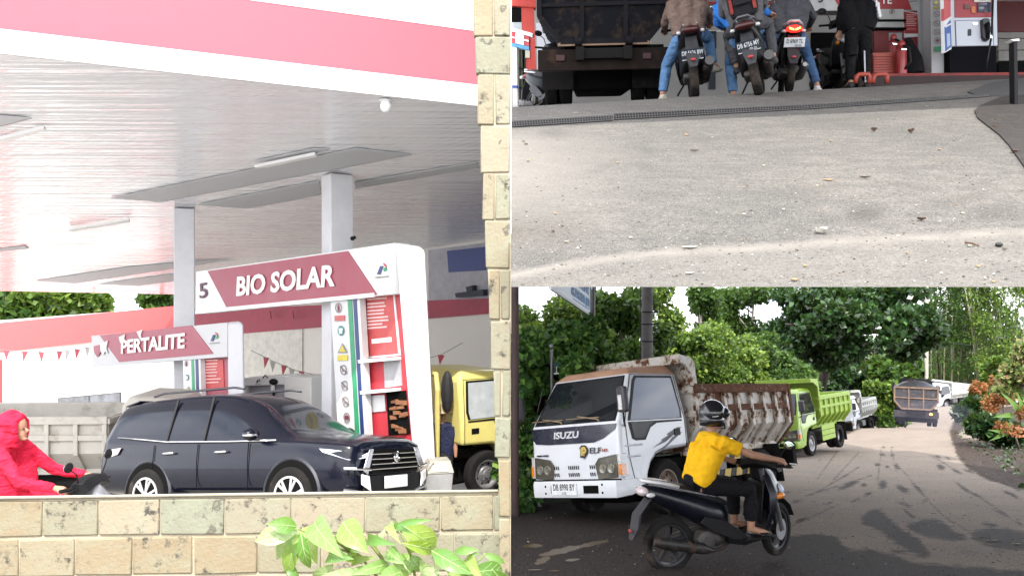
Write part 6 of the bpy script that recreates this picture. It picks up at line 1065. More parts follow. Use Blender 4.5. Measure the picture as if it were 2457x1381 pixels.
mb = MB(); mb.slab([(-.70, .09, 1.12), (-.70, -.13, 1.12), (-.71, -.12, 1.30), (-.71, .08, 1.30)], (-.03, 0, 0)); mb.build('pocket', BPM, bp, bevel=.02); mb = MB(); mb.slab([(-.745, .005, 1.33), (-.745, -.035, 1.33), (-.745, -.035, 1.365), (-.745, .005, 1.365)], (-.006, 0, 0)); mb.slab([(-.74, .03, 1.31), (-.74, -.06, 1.31), (-.72, -.06, 1.38), (-.72, .03, 1.38)], (-.002, 0, 0)); mb.build('badge', M('badge_white', (.6, .6, .6), .5), bp)
p4, _ = rider('person in a dark grey jacket on the motorcycle with the lit lamp', M3, dict(rkn=(.06, -.30, .56), ran=(-.02, -.46, .12), rtoe=(.14, -.52, .05), rwr=(.36, -.34, 1.0), rel=(.10, -.36, 1.12)), GJ, JD, M('sneaker_white', (.55, .55, .55), .6), cover='helmet', wide=1.1); helmet(p4, (-.10, 0, 1.54), HB)
xb = (2060 - CX) / F * 12.75; pb_ = thing('person', 'person standing in black with white letters down the sleeve', 'person', Matrix.Translation((xb, 12.75, UG(xb, 12.75))) @ Matrix.Rotation(rad(90), 4, 'Z'))
figure(pb_, dict(pelvis=(0, 0, .92), neck=(0, 0, 1.44), head=(.02, 0, 1.60), lsh=(0, .21, 1.36), rsh=(0, -.21, 1.36), lel=(.04, .27, 1.10), rel=(.02, -.27, 1.10), lwr=(.12, .24, .92), rwr=(.08, -.22, .90), lhip=(0, .1, .9), rhip=(0, -.1, .9), lkn=(.02, .12, .48), rkn=(.02, -.11, .48), lan=(-.02, .13, .09), ran=(-.02, -.12, .09), ltoe=(.14, .15, .04), rtoe=(.14, -.14, .04)), BK, BK, 'long', M('shoe_dark', (.03, .03, .03), .6), cover='hair', wide=1.25)
for k in range(7):
    z = 1.40 - k * .055; o = text('sleeve_letter', 'VALNEB0'[k], M('print_white', (.7, .7, .7), .6), pb_, frame((-.10 - .004 * k, -.205 - .010 * k, z), (0, -1, 0), (0, 0, 1)), .07, .03, 0, .006, 1, world=False)
xb = (2006 - CX) / F * 13.6; scooter('dark parked scooter with a round lamp, facing the queue beside the person in black', Matrix.Translation((xb, 13.6, UG(xb, 13.6) - .05)) @ Matrix.Rotation(rad(-96), 4, 'Z'), BKP, 0, None, None)
xb = .62; s5 = scooter('small dark scooter parked by the red corner pillar', Matrix.Translation((xb - .03, 14.0, UG(xb, 14.0) - .10)) @ Matrix.Rotation(rad(-70), 4, 'Z'), M('scooter_teal', (.006, .009, .011), .5, spec=.15), 0, None, None)
# ================================================================== ROAD WITH THE QUEUE OF LORRIES
GS = M('earth', (.06, .045, .035), .95, var=.5, scale=1.2, bump=.6, bscale=8)
xs = np.concatenate([np.linspace(-90, -10, 17), np.linspace(-8, 40, 49), np.linspace(45, 190, 30)]); ys_ = np.concatenate([np.linspace(-12, 60, 61), np.linspace(63, 240, 40)])
X, Y = np.meshgrid(xs, ys_); Z = np.vectorize(G)(X, Y) - .07; nx, ny = len(xs), len(ys_)
V = np.stack([X, Y, Z], -1).reshape(-1, 3); q = np.array([(j * nx + i, j * nx + i + 1, (j + 1) * nx + i + 1, (j + 1) * nx + i) for j in range(ny - 1) for i in range(nx - 1)])
g_ = mesh_np('ground', V, q, GS); tag(g_, kind='structure')
RM, nn, ll, b = newmat('road_surface')
at = nn.new('ShaderNodeVertexColor'); at.layer_name = 'state'; sp = nn.new('ShaderNodeSeparateColor'); ll.new(at.outputs['Color'], sp.inputs[0])
n1 = noise(nn, ll, 1.1, 6, .6); n2 = noise(nn, ll, 9, 8, .7, stretch=(1, .7, 1)); n3 = noise(nn, ll, 45, 6, .75); n4 = noise(nn, ll, 110, 3, .7); n5 = noise(nn, ll, 5, 8, .7)
c = mixc(nn, ll, ramp(nn, ll, n1.outputs['Fac'], [(.35, 0), (.65, 1)]).outputs[0], (.255, .208, .168), (.205, .172, .146))
c = mixc(nn, ll, ramp(nn, ll, n3.outputs['Fac'], [(.38, .9), (.54, 0)]).outputs[0], c, (.10, .08, .066)); c = mixc(nn, ll, ramp(nn, ll, n4.outputs['Fac'], [(.56, 0), (.72, .8)]).outputs[0], c, (.48, .42, .35))
soil = mixc(nn, ll, ramp(nn, ll, n2.outputs['Fac'], [(.40, 0), (.62, 1)]).outputs[0], (.020, .014, .011), (.065, .047, .037)); soil = mixc(nn, ll, ramp(nn, ll, n4.outputs['Fac'], [(.60, 0), (.75, .7)]).outputs[0], soil, (.20, .15, .11))
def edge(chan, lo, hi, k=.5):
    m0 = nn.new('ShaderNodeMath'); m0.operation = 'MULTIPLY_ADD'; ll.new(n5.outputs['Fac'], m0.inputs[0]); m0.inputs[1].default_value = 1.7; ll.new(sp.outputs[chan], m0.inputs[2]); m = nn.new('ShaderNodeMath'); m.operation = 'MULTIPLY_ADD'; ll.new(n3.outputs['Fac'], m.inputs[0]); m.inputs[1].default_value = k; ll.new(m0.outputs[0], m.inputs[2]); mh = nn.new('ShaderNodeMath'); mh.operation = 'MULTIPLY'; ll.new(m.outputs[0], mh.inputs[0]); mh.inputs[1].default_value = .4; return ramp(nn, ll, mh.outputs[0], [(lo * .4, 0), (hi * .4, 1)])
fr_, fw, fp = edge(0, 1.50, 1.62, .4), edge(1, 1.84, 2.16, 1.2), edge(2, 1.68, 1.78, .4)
c = mixc(nn, ll, fr_.outputs[0], soil, c)
wet_shade = mixc(nn, ll, ramp(nn, ll, n3.outputs['Fac'], [(.4, 0), (.65, 1)]).outputs[0], (.010, .0075, .007), (.075, .060, .054)); c = mixc(nn, ll, fw.outputs[0], c, wet_shade)  # one dark colour for wet patches and the painted lorry shade
c = mixc(nn, ll, fp.outputs[0], c, (.085, .058, .028)); ll.new(c, b.inputs['Base Color'])
r1 = mixc(nn, ll, fw.outputs[0], (.92, .92, .92), (.78, .78, .78)); ll.new(mixc(nn, ll, fp.outputs[0], r1, (.30, .30, .30)), b.inputs['Roughness']); ll.new(mixc(nn, ll, fp.outputs[0], (.16, .16, .16), (.2, .2, .2)), b.inputs['Specular IOR Level'])
ad = nn.new('ShaderNodeMath'); ad.operation = 'ADD'; ll.new(n3.outputs['Fac'], ad.inputs[0]); ll.new(n4.outputs['Fac'], ad.inputs[1]); bu = bumpn(nn, ll, b, ad.outputs[0], .8, .02)
iv = nn.new('ShaderNodeMath'); iv.operation = 'MULTIPLY_ADD'; ll.new(fp.outputs[0], iv.inputs[0]); iv.inputs[1].default_value = -.8; iv.inputs[2].default_value = .8; ll.new(iv.outputs[0], bu.inputs['Strength'])
ks = np.linspace(0.0005, .72, 330); yv = np.geomspace(6.2, 150, 330); Kk, Y = np.meshgrid(ks, yv); X = Kk * Y; Gz = np.vectorize(G)(X, Y); PX = CX + F * Kk; PY = CY - F * Gz / Y
def inside(poly):
    p = np.array(poly, float); r = np.zeros(PX.shape, bool); j = len(p) - 1
    for i in range(len(p)):
        yi, yj = p[i, 1], p[j, 1]; cnd = ((yi > PY) != (yj > PY)); r ^= cnd & (PX < (p[j, 0] - p[i, 0]) * (PY - yi) / (yj - yi + 1e-9) + p[i, 0]); j = i
    return r
def blur(a, k=7):
    a = np.pad(a.astype(float), k * 2, mode='edge'); k2 = k * 2
    for _ in range(k2): a = (a + np.roll(a, 1, 0) + np.roll(a, -1, 0) + np.roll(a, 1, 1) + np.roll(a, -1, 1)) / 5
    return a[k2:-k2, k2:-k2]
road = blur(inside([(1226, 1500), (1226, 1080), (1900, 1090), (2035, 1040), (2130, 1000), (2200, 975), (2300, 958), (2470, 935), (2470, 968), (2330, 985), (2288, 1008), (2278, 1035), (2284, 1060), (2300, 1100), (2325, 1125), (2365, 1148), (2420, 1165), (2520, 1190), (2700, 1230), (2700, 1500)]))
drive = blur(inside([(2290, 1040), (2330, 1020), (2420, 1015), (2470, 1040), (2400, 1050), (2320, 1056)])); road = np.maximum(road, drive * .8)
dark = blur(inside([(1226, 1060), (1560, 1090), (1700, 1130), (1860, 1088), (1905, 1085), (1880, 1120), (1780, 1160), (1712, 1200), (1690, 1290), (1900, 1284), (1962, 1278), (2000, 1284), (2030, 1306), (2032, 1318), (2100, 1318), (2150, 1330), (2190, 1348), (2250, 1352), (2320, 1360), (2470, 1368), (2470, 1500), (1226, 1500)]))  # dark wet foreground plus the lorries' shade, painted into one mask
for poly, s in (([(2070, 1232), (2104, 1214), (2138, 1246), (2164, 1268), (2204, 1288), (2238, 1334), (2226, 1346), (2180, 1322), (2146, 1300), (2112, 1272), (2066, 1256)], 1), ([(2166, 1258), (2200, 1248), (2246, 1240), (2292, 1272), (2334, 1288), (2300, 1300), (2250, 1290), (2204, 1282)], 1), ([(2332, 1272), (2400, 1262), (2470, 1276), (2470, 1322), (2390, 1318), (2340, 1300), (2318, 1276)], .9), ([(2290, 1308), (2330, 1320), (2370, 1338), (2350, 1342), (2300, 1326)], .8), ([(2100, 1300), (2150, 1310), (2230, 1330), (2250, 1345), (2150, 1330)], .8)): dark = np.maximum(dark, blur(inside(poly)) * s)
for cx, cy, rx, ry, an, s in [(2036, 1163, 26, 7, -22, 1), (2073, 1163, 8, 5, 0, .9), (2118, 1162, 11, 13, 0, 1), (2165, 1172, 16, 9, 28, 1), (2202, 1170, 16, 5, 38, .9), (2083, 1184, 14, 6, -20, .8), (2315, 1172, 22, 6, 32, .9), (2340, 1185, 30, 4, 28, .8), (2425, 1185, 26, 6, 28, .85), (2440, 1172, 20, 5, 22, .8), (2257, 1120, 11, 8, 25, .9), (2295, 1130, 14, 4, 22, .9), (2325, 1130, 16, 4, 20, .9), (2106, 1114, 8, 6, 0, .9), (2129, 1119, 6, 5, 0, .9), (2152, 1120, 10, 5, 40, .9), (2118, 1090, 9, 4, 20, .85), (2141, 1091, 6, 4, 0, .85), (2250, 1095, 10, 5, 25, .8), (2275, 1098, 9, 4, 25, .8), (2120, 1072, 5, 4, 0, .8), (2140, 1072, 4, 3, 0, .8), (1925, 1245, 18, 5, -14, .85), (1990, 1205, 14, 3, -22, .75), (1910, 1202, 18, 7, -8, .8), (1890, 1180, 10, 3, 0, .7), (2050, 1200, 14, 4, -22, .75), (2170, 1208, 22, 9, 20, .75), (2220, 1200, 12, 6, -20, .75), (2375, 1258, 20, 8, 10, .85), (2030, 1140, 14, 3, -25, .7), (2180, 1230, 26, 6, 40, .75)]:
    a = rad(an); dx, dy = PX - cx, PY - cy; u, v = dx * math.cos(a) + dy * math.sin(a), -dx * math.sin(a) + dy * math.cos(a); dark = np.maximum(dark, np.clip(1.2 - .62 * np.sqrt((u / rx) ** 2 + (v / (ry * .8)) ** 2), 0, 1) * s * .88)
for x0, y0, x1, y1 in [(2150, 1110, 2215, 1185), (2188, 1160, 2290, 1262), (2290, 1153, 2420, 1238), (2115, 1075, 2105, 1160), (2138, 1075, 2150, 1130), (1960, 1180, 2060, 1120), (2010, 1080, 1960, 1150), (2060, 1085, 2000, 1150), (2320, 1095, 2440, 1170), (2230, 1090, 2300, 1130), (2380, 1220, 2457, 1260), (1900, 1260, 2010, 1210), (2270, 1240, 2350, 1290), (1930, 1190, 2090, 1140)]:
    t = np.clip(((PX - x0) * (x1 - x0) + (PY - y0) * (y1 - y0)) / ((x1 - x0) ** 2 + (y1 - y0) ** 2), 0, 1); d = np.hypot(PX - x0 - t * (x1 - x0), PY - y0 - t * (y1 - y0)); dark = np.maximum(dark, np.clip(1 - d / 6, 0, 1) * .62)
pud = np.zeros(PX.shape)
for cx, cy, rx, ry, an in [(1340, 1322, 60, 9, -12), (1410, 1306, 70, 6, -12), (1300, 1345, 26, 8, -20), (1275, 1308, 30, 5, 0), (1375, 1342, 22, 4, -8)]:
    a = rad(an); dx, dy = PX - cx, PY - cy; u, v = dx * math.cos(a) + dy * math.sin(a), -dx * math.sin(a) + dy * math.cos(a); pud = np.maximum(pud, np.clip(1.5 - np.sqrt((u / rx) ** 2 + (v / ry) ** 2), 0, 1))
Z = Gz + .004 * np.sin(X * 3.1) * np.sin(Y * 2.3)
V = np.stack([X, Y, Z], -1).reshape(-1, 3); nx, ny = len(ks), len(yv); q = np.array([(j * nx + i, j * nx + i + 1, (j + 1) * nx + i + 1, (j + 1) * nx + i) for j in range(ny - 1) for i in range(nx - 1)])
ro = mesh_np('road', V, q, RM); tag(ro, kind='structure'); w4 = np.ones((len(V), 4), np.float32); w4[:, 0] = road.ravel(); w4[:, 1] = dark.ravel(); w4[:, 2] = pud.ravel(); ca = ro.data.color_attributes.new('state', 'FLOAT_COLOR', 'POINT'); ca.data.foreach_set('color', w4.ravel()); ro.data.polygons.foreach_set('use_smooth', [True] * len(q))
grit('road_gravel', 3800, lambda r: GP(r.uniform(1228, 2456), 1080 + 300 * r.random()), .003, .016, leafmat('road_grit', [(0, (.02, .016, .014)), (.6, (.07, .055, .046)), (.9, (.20, .16, .13)), (1, (.36, .31, .26))], 0, .9, .1), 22)
# ------------------------------------------------------------------ lorries
WP = M('lorry_white', (.66, .68, .71), .32, var=.05, scale=2, coat=.5, dirt=(.52, .50, .47), dscale=2, dcov=.62); RUST = paint_rust('rusty_white', (.60, .58, .54), cov=.55, scale=3.0); RUST2 = paint_rust('rusty_rail', (.52, .49, .45), cov=.40, scale=3.4); RROOF = M('roof_rusty_tan', (.42, .24, .15), .7, var=.25, scale=4)
isz = truck('white lorry with a rusty tipper bed, tan roof and DB 8990 BY plate', pose(1.7541, 12.6924, -3.4298, -2.3824, -.0776, .1776), dict(cab=WP, bed=RUST, rail=RUST2, gate=RUST2, roof=RROOF, glass=glassmat('sky_reflect_glass', (.02, .04, .09), .04), rim=M('rim_rusty', (.22, .17, .14), .7, .2, var=.4, dirt=(.16, .08, .05))), detail=2, ribs=7, guard=.30, group=None, bedlen=2.9, gz=.40)  # side glass coloured blue in place of a reflected sky
def ft(body, y, z, size, mt, x=1.113, sx=1, sh=0, off=.004, e=.004, par=isz): return text('lettering', body, mt, par, frame((x, y, z), (0, 1, 0), (-.04, 0, 1)), size, e, sh, off, sx, world=False)
ft('ISUZU', -.13, 1.225, .135, M('badge_silver', (.60, .61, .63), .35), 1.097, 1.35, .12, .003, .006); BLK = M('ink_black', (.015, .015, .018), .4)
ft('ELF', .42, .985, .115, BLK, 1.113, 1.3, .12, .001); ft('HD', .60, .985, .055, M('ink_red', (.4, .06, .06), .4), 1.112, 1.2, .12, .001); ft('TURBO DIESEL', -.62, .945, .032, BLK, 1.112, 1.2, .1, .001)
mb = MB(); mb.slab([(1.112, y, z) for y, z in [(.13, .90), (.15, .99), (.13, 1.03), (.17, 1.07), (.24, 1.07), (.29, 1.03), (.29, .97), (.26, .93), (.22, .88), (.19, .89)]], (.003, 0, 0)); em = mb.build('lion_emblem', BLK, isz); mb = MB(); mb.slab([(1.116, y, z) for y, z in [(.15, .92), (.165, .99), (.15, 1.02), (.19, 1.05), (.235, 1.05), (.265, 1.01), (.262, .97), (.235, .955), (.225, .915), (.19, .93)]], (.003, 0, 0)); mb.build('emblem_gold', M('emblem_gold', (.50, .36, .08), .4), em); mb = MB(); mb.slab([(1.120, .20, 1.0), (1.120, .235, 1.005), (1.120, .225, .985)], (.002, 0, 0)); mb.build('emblem_eye', BLK, em); mb = MB(); mb.slab([(1.120, .205, .95), (1.120, .235, .945), (1.120, .22, .925)], (.002, 0, 0)); mb.build('emblem_mouth', BLK, em)
mb = MB(); mb.bx(1.174, 1.184, -.42, .08, .375, .545); np_ = mb.build('number_plate', M('plate_white', (.75, .78, .8), .35), isz, bevel=.004); text('lettering', 'DB 8990 BY', BLK, np_, frame((1.186, -.17, .485), (0, 1, 0), (0, 0, 1)), .13, .002, 0, .001, .60, world=False, space=1.08); text('lettering', '11-22', BLK, np_, frame((1.186, -.17, .405), (0, 1, 0), (0, 0, 1)), .05, .002, 0, .0, .8, world=False)
DK = M('decal_grey', (.03, .035, .05), .35); s_y = .8645
mb = MB()
for pts in ([(-.42, 1.24), (.12, 1.05), (.36, .965), (.02, 1.04), (.12, 1.075)], [(-.42, 1.17), (.10, .93), (.34, .895), (.05, .985), (-.05, 1.03), (-.15, 1.10)], [(-.40, 1.235), (-.30, 1.24), (-.02, 1.15), (-.06, 1.12)]): mb.slab([(x, s_y - .002, z) for x, z in pts], (0, .003, 0))
mb.build('door_decal', DK, isz)
mb = MB(); mb.tube([(.97, .862, 1.03), (.60, .864, 1.03)], .016, 6); mb.tube([(.97, .862, .88), (.66, .864, .88)], .016, 6); mb.build('body_rib', WP, isz)
mb = MB(); mb.tube([(1.06, -.83, 1.36), (.62, -.86, 2.26)], [.006, .004], 6); mb.build('antenna', CHROME, isz)
mb = MB(); mb.slab([(1.125, 1.055, 1.52), (1.125, .99, 1.52), (1.125, .99, 1.72), (1.125, 1.05, 1.72)], (.09, .01, 0)); mb.build('mirror_sticker', M('sticker_white', (.6, .6, .58), .5, dirt=(.05, .05, .05), dscale=22, dcov=.55), isz)
YB = M('stripe_yellow', (.52, .36, .06), .6, dirt=(.2, .15, .08))
for z in (.42, .68):
    mb = MB(); mb.bx(-2.35, -.95, .82, .838, z, z + .12); sg = mb.build('side_guard', BLACK, isz)
    for k in range(1, 8, 2): mb = MB(); mb.slab([(-.95 - .17 * k, .84, z), (-1.12 - .17 * k, .84, z), (-1.17 - .17 * k, .84, z + .12), (-1.0 - .17 * k, .84, z + .12)], (0, .006, 0)); mb.build('yellow_stripe', YB, sg)
mb = MB(); mb.bx(-1.02, -.5, .70, .86, .93, 1.0); mb.build('bed_step', RUST2, isz)
GRN = M('lorry_green', (.235, .36, .045), .35, var=.06, coat=.4); GRB = M('lorry_green_bed', (.245, .36, .045), .5, var=.08)
truck('lime green tipper lorry parked second in the roadside queue', pose(9.1114, 27.4656, -5.52, -2.2575, -.0432, .1217), dict(cab=GRN, bed=GRB), detail=1, ribs=6, guard=.62, skirt=True, grille='bars')
WB = M('bed_offwhite', (.52, .53, .50), .6, var=.1, dirt=(.34, .30, .25), dscale=2.5); WP2 = M('lorry_white2', (.62, .65, .70), .4, var=.05)
truck('white tipper lorry parked third in the queue behind the green one', pose(18.4209, 46.2288, -8.2, -2.2192, -.0387, .1271), dict(cab=WP2, bed=WB), detail=1, ribs=7, guard=.5)
truck('distant white tipper lorry crossing at the bend beyond the loaded black one', pose(38.956, 76.1863, -10.92, -2.6565, .03, -.0142), dict(cab=WP2, bed=WB), detail=1, ribs=5, guard=.4)
xd = (2198 - CX) / F * 39.0; GT = M('gate_dusty', (.040, .038, .048), .7, var=.5, scale=6, dirt=(.13, .10, .08), dscale=5, dcov=.56); GR_ = M('gate_rail_rust', (.19, .125, .09), .8, var=.3, dirt=(.08, .06, .05))
ld = truck('loaded dark tipper lorry driving away, its load covered by a black tarpaulin', Matrix.Translation((xd + 3.82 * .43, 39.0 + 3.82 * .90, G(xd, 39) - .25)) @ Matrix.Rotation(rad(64.5), 4, 'Z') @ Matrix.Rotation(rad(4), 4, 'Y'), dict(cab=BLU, bed=GT, gate=GT, gate_rail=GR_, beam=M('beam_grey', (.02, .018, .022), .7, dirt=(.05, .04, .035))), detail=1, ribs=6, canopy=False)
mb = MB(); rings = []
for i in range(9):
    x = -3.78 + 3.0 * i / 8; rings.append([(x, y, 1.80 + .34 * math.cos(y / .86 * 1.45) ** .7 * math.sin(.35 + 2.4 * i / 8) + .03 * math.sin(7 * y + i * 2.1)) for y in np.linspace(-.86, .86, 13)] + [(x, .86, 1.72), (x, -.86, 1.72)])
mb.loft(rings); tp = mb.build('tarpaulin', M('tarp_black', (.02, .02, .024), .45, var=.3, bump=.4, bscale=8), ld, smooth=60)
mb = MB(); mb.ball((-3.9, -.62, .66), (.03, .07, .05), 12, 8); mb.build('indicator_lit', emis('amber_lit', (1, .35, .05), 3), ld, smooth=180)
# exhaust smoke round the loaded lorry's rear wheels
SMK = bpy.data.materials.new('exhaust_smoke'); SMK.use_nodes = True; sn = SMK.node_tree.nodes; sn.clear(); so_ = sn.new('ShaderNodeOutputMaterial'); sv = sn.new('ShaderNodeVolumePrincipled'); sv.inputs['Color'].default_value = (.35, .35, .48, 1); sv.inputs['Density'].default_value = .05; SMK.node_tree.links.new(sv.outputs[0], so_.inputs['Volume'])
mb = MB(); mb.ball((xd + .2, 37.6, G(xd, 37.6) + .55), (1.9, 1.5, .75), 20, 12); sm_ = mb.build('exhaust_smoke', SMK, smooth=180); tag(sm_, kind='stuff')
# ------------------------------------------------------------------ rider in yellow
MS = pose(2.2350, 8.7135, -2.875, .2792, -.0477, -.0486); STE = rad(30)
ys2 = scooter('black scooter with dusty wheels and silver grab rail, ridden by the person in yellow', MS, M('scooter_gloss', (.005, .006, .011), .3, coat=.15, spec=.3, var=.2), STE, None, None, tail=M('tail_clear', (.5, .42, .42), .15, coat=1), silver=M('rail_pale', (.55, .55, .56), .35, .2))
pr = thing('person', 'person in a yellow T-shirt and black helmet riding the scooter past the white lorry', 'person', MS)
YS = cloth('yellow_tshirt', (.72, .40, .008), .45, 6, .10)
figure(pr, dict(pelvis=(-.29, 0, .90), neck=(-.06, 0, 1.36), head=(-.03, 0, 1.52), lsh=(-.08, .20, 1.29), rsh=(-.08, -.20, 1.29), lel=(.06, .27, 1.09), rel=(.21, -.33, 1.15), lwr=(.21, .17, 1.03), rwr=(.47, -.34, 1.08), lhip=(-.28, .10, .87), rhip=(-.28, -.10, .87), lkn=(.24, .17, .77), rkn=(.24, -.18, .77), lan=(.22, .15, .37), ran=(.22, -.17, .37), ltoe=(.42, .16, .295), rtoe=(.42, -.19, .295), face=(1, .1, -.1), rhd=(.9, -.1, -.35), lhd=(.8, -.3, -.3)), YS, cloth('black_trousers', (.006, .006, .008), .5, 9), 'short', None, cover='helmet', trim=.14)
hm = helmet(pr, (-.03, 0, 1.54), HB); mb = MB(); mb.ball((.06, 0, 1.565), (.085, .118, .07), 16, 10); mb.build('visor', GLASS, hm, smooth=180); mb = MB(); mb.bx(-.12, -.05, -.147, -.141, 1.548, 1.555); mb.build('badge', WHITE, hm); mb = MB(); mb.lathe([(0, -.012), (.022, -.01), (.026, 0)], (.035, -.135, 1.56), 'y', 12); mb.build('visor_pivot', BLACK, hm); mb = MB(); mb.tube([(.02, -.12, 1.47), (.05, -.085, 1.41), (.06, 0, 1.40), (.05, .085, 1.41), (.02, .12, 1.47)], .008, 5); mb.build('chin_strap', BLACK, hm)
for s in (1, -1):
    y = s * .17 if s > 0 else -.185; mb = MB(); mb.loft([[(x, y - w, .262), (x, y + w, .262), (x, y + w, .285), (x, y - w, .285)] for x, w in ((.13, .035), (.2, .042), (.33, .05), (.43, .05), (.48, .03))]); sd_ = mb.build('sandal', BLACK, pr, bevel=.008); mb = MB(); mb.loft([[(x, y + .052 * math.cos(a), .285 + h * math.sin(a)) for a in np.linspace(0, math.pi, 9)] for x, h in ((.30, .055), (.36, .050), (.42, .036))], cap=False); o = mb.build('strap', BLACK, sd_, smooth=180); mo = o.modifiers.new('t', 'SOLIDIFY'); mo.thickness = .006
mb = MB(); a = Vector((.60, -.37, 1.03)); mb.tube([a, a + Vector((.075, -.01, -.012))], .0055, 8); tag(mb.build('cigarette', WHITE, pr))
# ------------------------------------------------------------------ posts and signs
def gpost(name, label, cat, px, D, r, ztop, mt, n=16, r2=None): x = (px - CX) / F * D; z = G(x, D) - .1; R = thing(name, label, cat, (x, D, z)); mb = MB(); mb.tube([(0, 0, 0), (0, 0, ztop - z)], [r, r2 or r], n); mb.build('shaft', mt, R, smooth=60); return R
gpost('timber_post', 'dark brown timber post at the edge of the ivy bank', 'post', 1236, 12.7, .058, 1.6, M('timber_dark', (.05, .03, .028), .8, var=.4, bump=.4))
up_ = gpost('utility_pole', 'grey concrete utility pole with steel bands behind the white lorry', 'utility pole', 1553, 17.5, .128, 2.6, M('pole_concrete', (.21, .20, .20), .85, var=.25, scale=3, bump=.3, dirt=(.13, .12, .12), dcov=.5), r2=.105)
for py, L in ((748, .16), (777, .10), (818, .10)):
    mb = MB(); z = (CY - py) / F * 17.5 - up_.matrix_world.translation.z; mb.lathe([(.128, -.012), (.133, -.012), (.133, .012), (.128, .012)], (0, 0, z), 'z', 20); mb.tube([(.12, 0, z), (.13 + L, -.02, z + .01)], .016, 6); mb.build('band', BLACK, up_)
mb = MB(); mb.tube([(-.15, -.06, 0), (-.15, -.06, 6.2)], .007, 5); mb.build('earth_wire', BLACK, up_)
sp_ = thing('street_name_sign', 'small green street name plate reading Jln. Ro on a metal post, half sunk in ivy', 'street sign', (P(1322, 0, 13.7).x, 13.7, G(.6, 13.7))); SPl = Plane(1330, 13.7, 1, .12)
mb = MB(); mb.tube([P(1325, 1100, 13.7), P(1323, 838, 13.7)], .026, 10); mb.ball(P(1322, 830, 13.7), .036, 12, 8); mb.lathe([(.03, -.01), (.034, 0), (.03, .01)], P(1322.5, 841, 13.7), 'z', 12); mb.build('post', M('galvanised', (.20, .20, .21), .5, .5), sp_, world=True, smooth=50)
mb = MB(); SPl.quad(mb, [(1327, 869), (1372, 866), (1372, 892), (1328, 895)], .03, .01); SPl.quad(mb, [(1328, 894), (1372, 891), (1372, 893), (1328, 897)], .032, .012, 1); pl_ = mb.build('name_plate', [M('plate_green', (.006, .045, .034), .5), SWH], sp_, world=True); SPl.text('Jln. Ro', 1333, 1358, 884, 10, LETT, pl_, .036, 0, .006, py1=882)
bs = thing('school_signboard', 'white signboard with pale blue lettering hung on a post above the ivy', 'sign', (P(1418, 0, 15.5).x, 15.5, G(1.4, 15.5))); v0, v1 = P(1322, 692, 12.0), P(1417, 757, 15.5); SB_ = Plane(1417, 15.5, v0.x - v1.x, v0.y - v1.y)
mb = MB(); mb.slab([v0, v1, v1 + Vector((0, 0, 1.35)), v0 + Vector((0, 0, 1.35))], SB_.n * -.04); mb.build('board', M('board_pale', (.62, .68, .74), .5, var=.06), bs, world=True)
mb = MB(); mb.tube([v0, v1], .025, 4); mb.tube([v1, v1 + Vector((0, 0, 1.35))], .03, 4); mb.build('frame', M('frame_grey', (.30, .31, .33), .5, .4), bs, world=True); mb = MB(); mb.tube([v1 + Vector((.06, .05, 1.4)), Vector((v1.x + .06, v1.y + .05, G(1.4, 15.5)))], .03, 8); mb.build('post', M('galvanised', (.20, .20, .21), .5, .5), bs, world=True)
BLT = M('letter_blue', (.16, .34, .62), .5); ud = (v1 - v0)
for tx, t0, t1, h, z in (('ANSIA LIDYA', .52, .93, .17, .42), ('AR LUAR BIASA (SLB)', .44, .95, .15, .20)):
    c_ = v0 + ud * (t0 + t1) / 2 + Vector((0, 0, z)) + SB_.n * .01; o = text('lettering', tx, BLT, bs, frame(c_, ud, (0, 0, 1)), h / .7, .004, 0, .0); bpy.context.view_layer.update(); o.matrix_local = o.matrix_local @ Matrix.Diagonal((ud.length * (t1 - t0) / max(.01, o.dimensions.x), 1, 1, 1))
mb = MB(); mb.slab([v0 + ud * .5 + Vector((0, 0, .08)) + SB_.n * .006, v0 + ud * .9 + Vector((0, 0, .08)) + SB_.n * .006, v0 + ud * .9 + Vector((0, 0, .10)) + SB_.n * .006, v0 + ud * .5 + Vector((0, 0, .10)) + SB_.n * .006], SB_.n * .003); mb.build('small_print', BLT, bs, world=True)
# ------------------------------------------------------------------ vegetation
def pb(px, py, D, rx, ry, d): return tuple(P(px, py, D)) + (rx / F * D, d, ry / F * D)
def gb(px, D): x = (px - CX) / F * D; return (x, D, G(x, D))
hb = [pb(1250, 1130, 13.6, 30, 90, .5), pb(1252, 960, 13.7, 34, 120, .5), pb(1250, 850, 13.8, 30, 30, .4), pb(1320, 900, 14.7, 60, 85, .4), pb(1390, 860, 14.6, 50, 70, .6), pb(1408, 800, 15.2, 18, 40, .4), pb(1460, 890, 15.6, 60, 60, .7), pb(1530, 900, 17.0, 50, 46, .8), pb(1300, 1040, 14.6, 50, 120, .4), pb(1240, 1190, 13.4, 24, 26, .4), pb(1610, 930, 19.0, 60, 40, .9), pb(1290, 825, 14.6, 50, 30, .4), pb(1355, 812, 15.4, 40, 30, .4), pb(1440, 845, 15.4, 40, 30, .5), pb(1412, 770, 15.3, 12, 22, .25), pb(1378, 880, 13.7, 16, 22, .10)]
R = tree('thick ivy-covered bank behind the white lorry cab', gb(1300, 14.2), hb, LEAF_IVY, 28000, .11, 'ivy_hedge', 'hedge', trunk=False, per=34, cr=.22, seed=11, asp=.46, droop=.7, crown='ivy')
mb = MB(); mb.loft([[(P(a, b_, D)) for a, b_ in ((px - 1, top), (px + 1, top), (px + 1, 1230), (px - 1, 1230))] for px, top, D in ((1230, 850, 14.0), (1300, 840, 14.3), (1380, 830, 15.0), (1470, 870, 16.2), (1560, 890, 17.6), (1680, 930, 20.0))], cap=True); mb.build('bank', M('bank_earth', (.02, .03, .012), .95, var=.5), R, world=True)
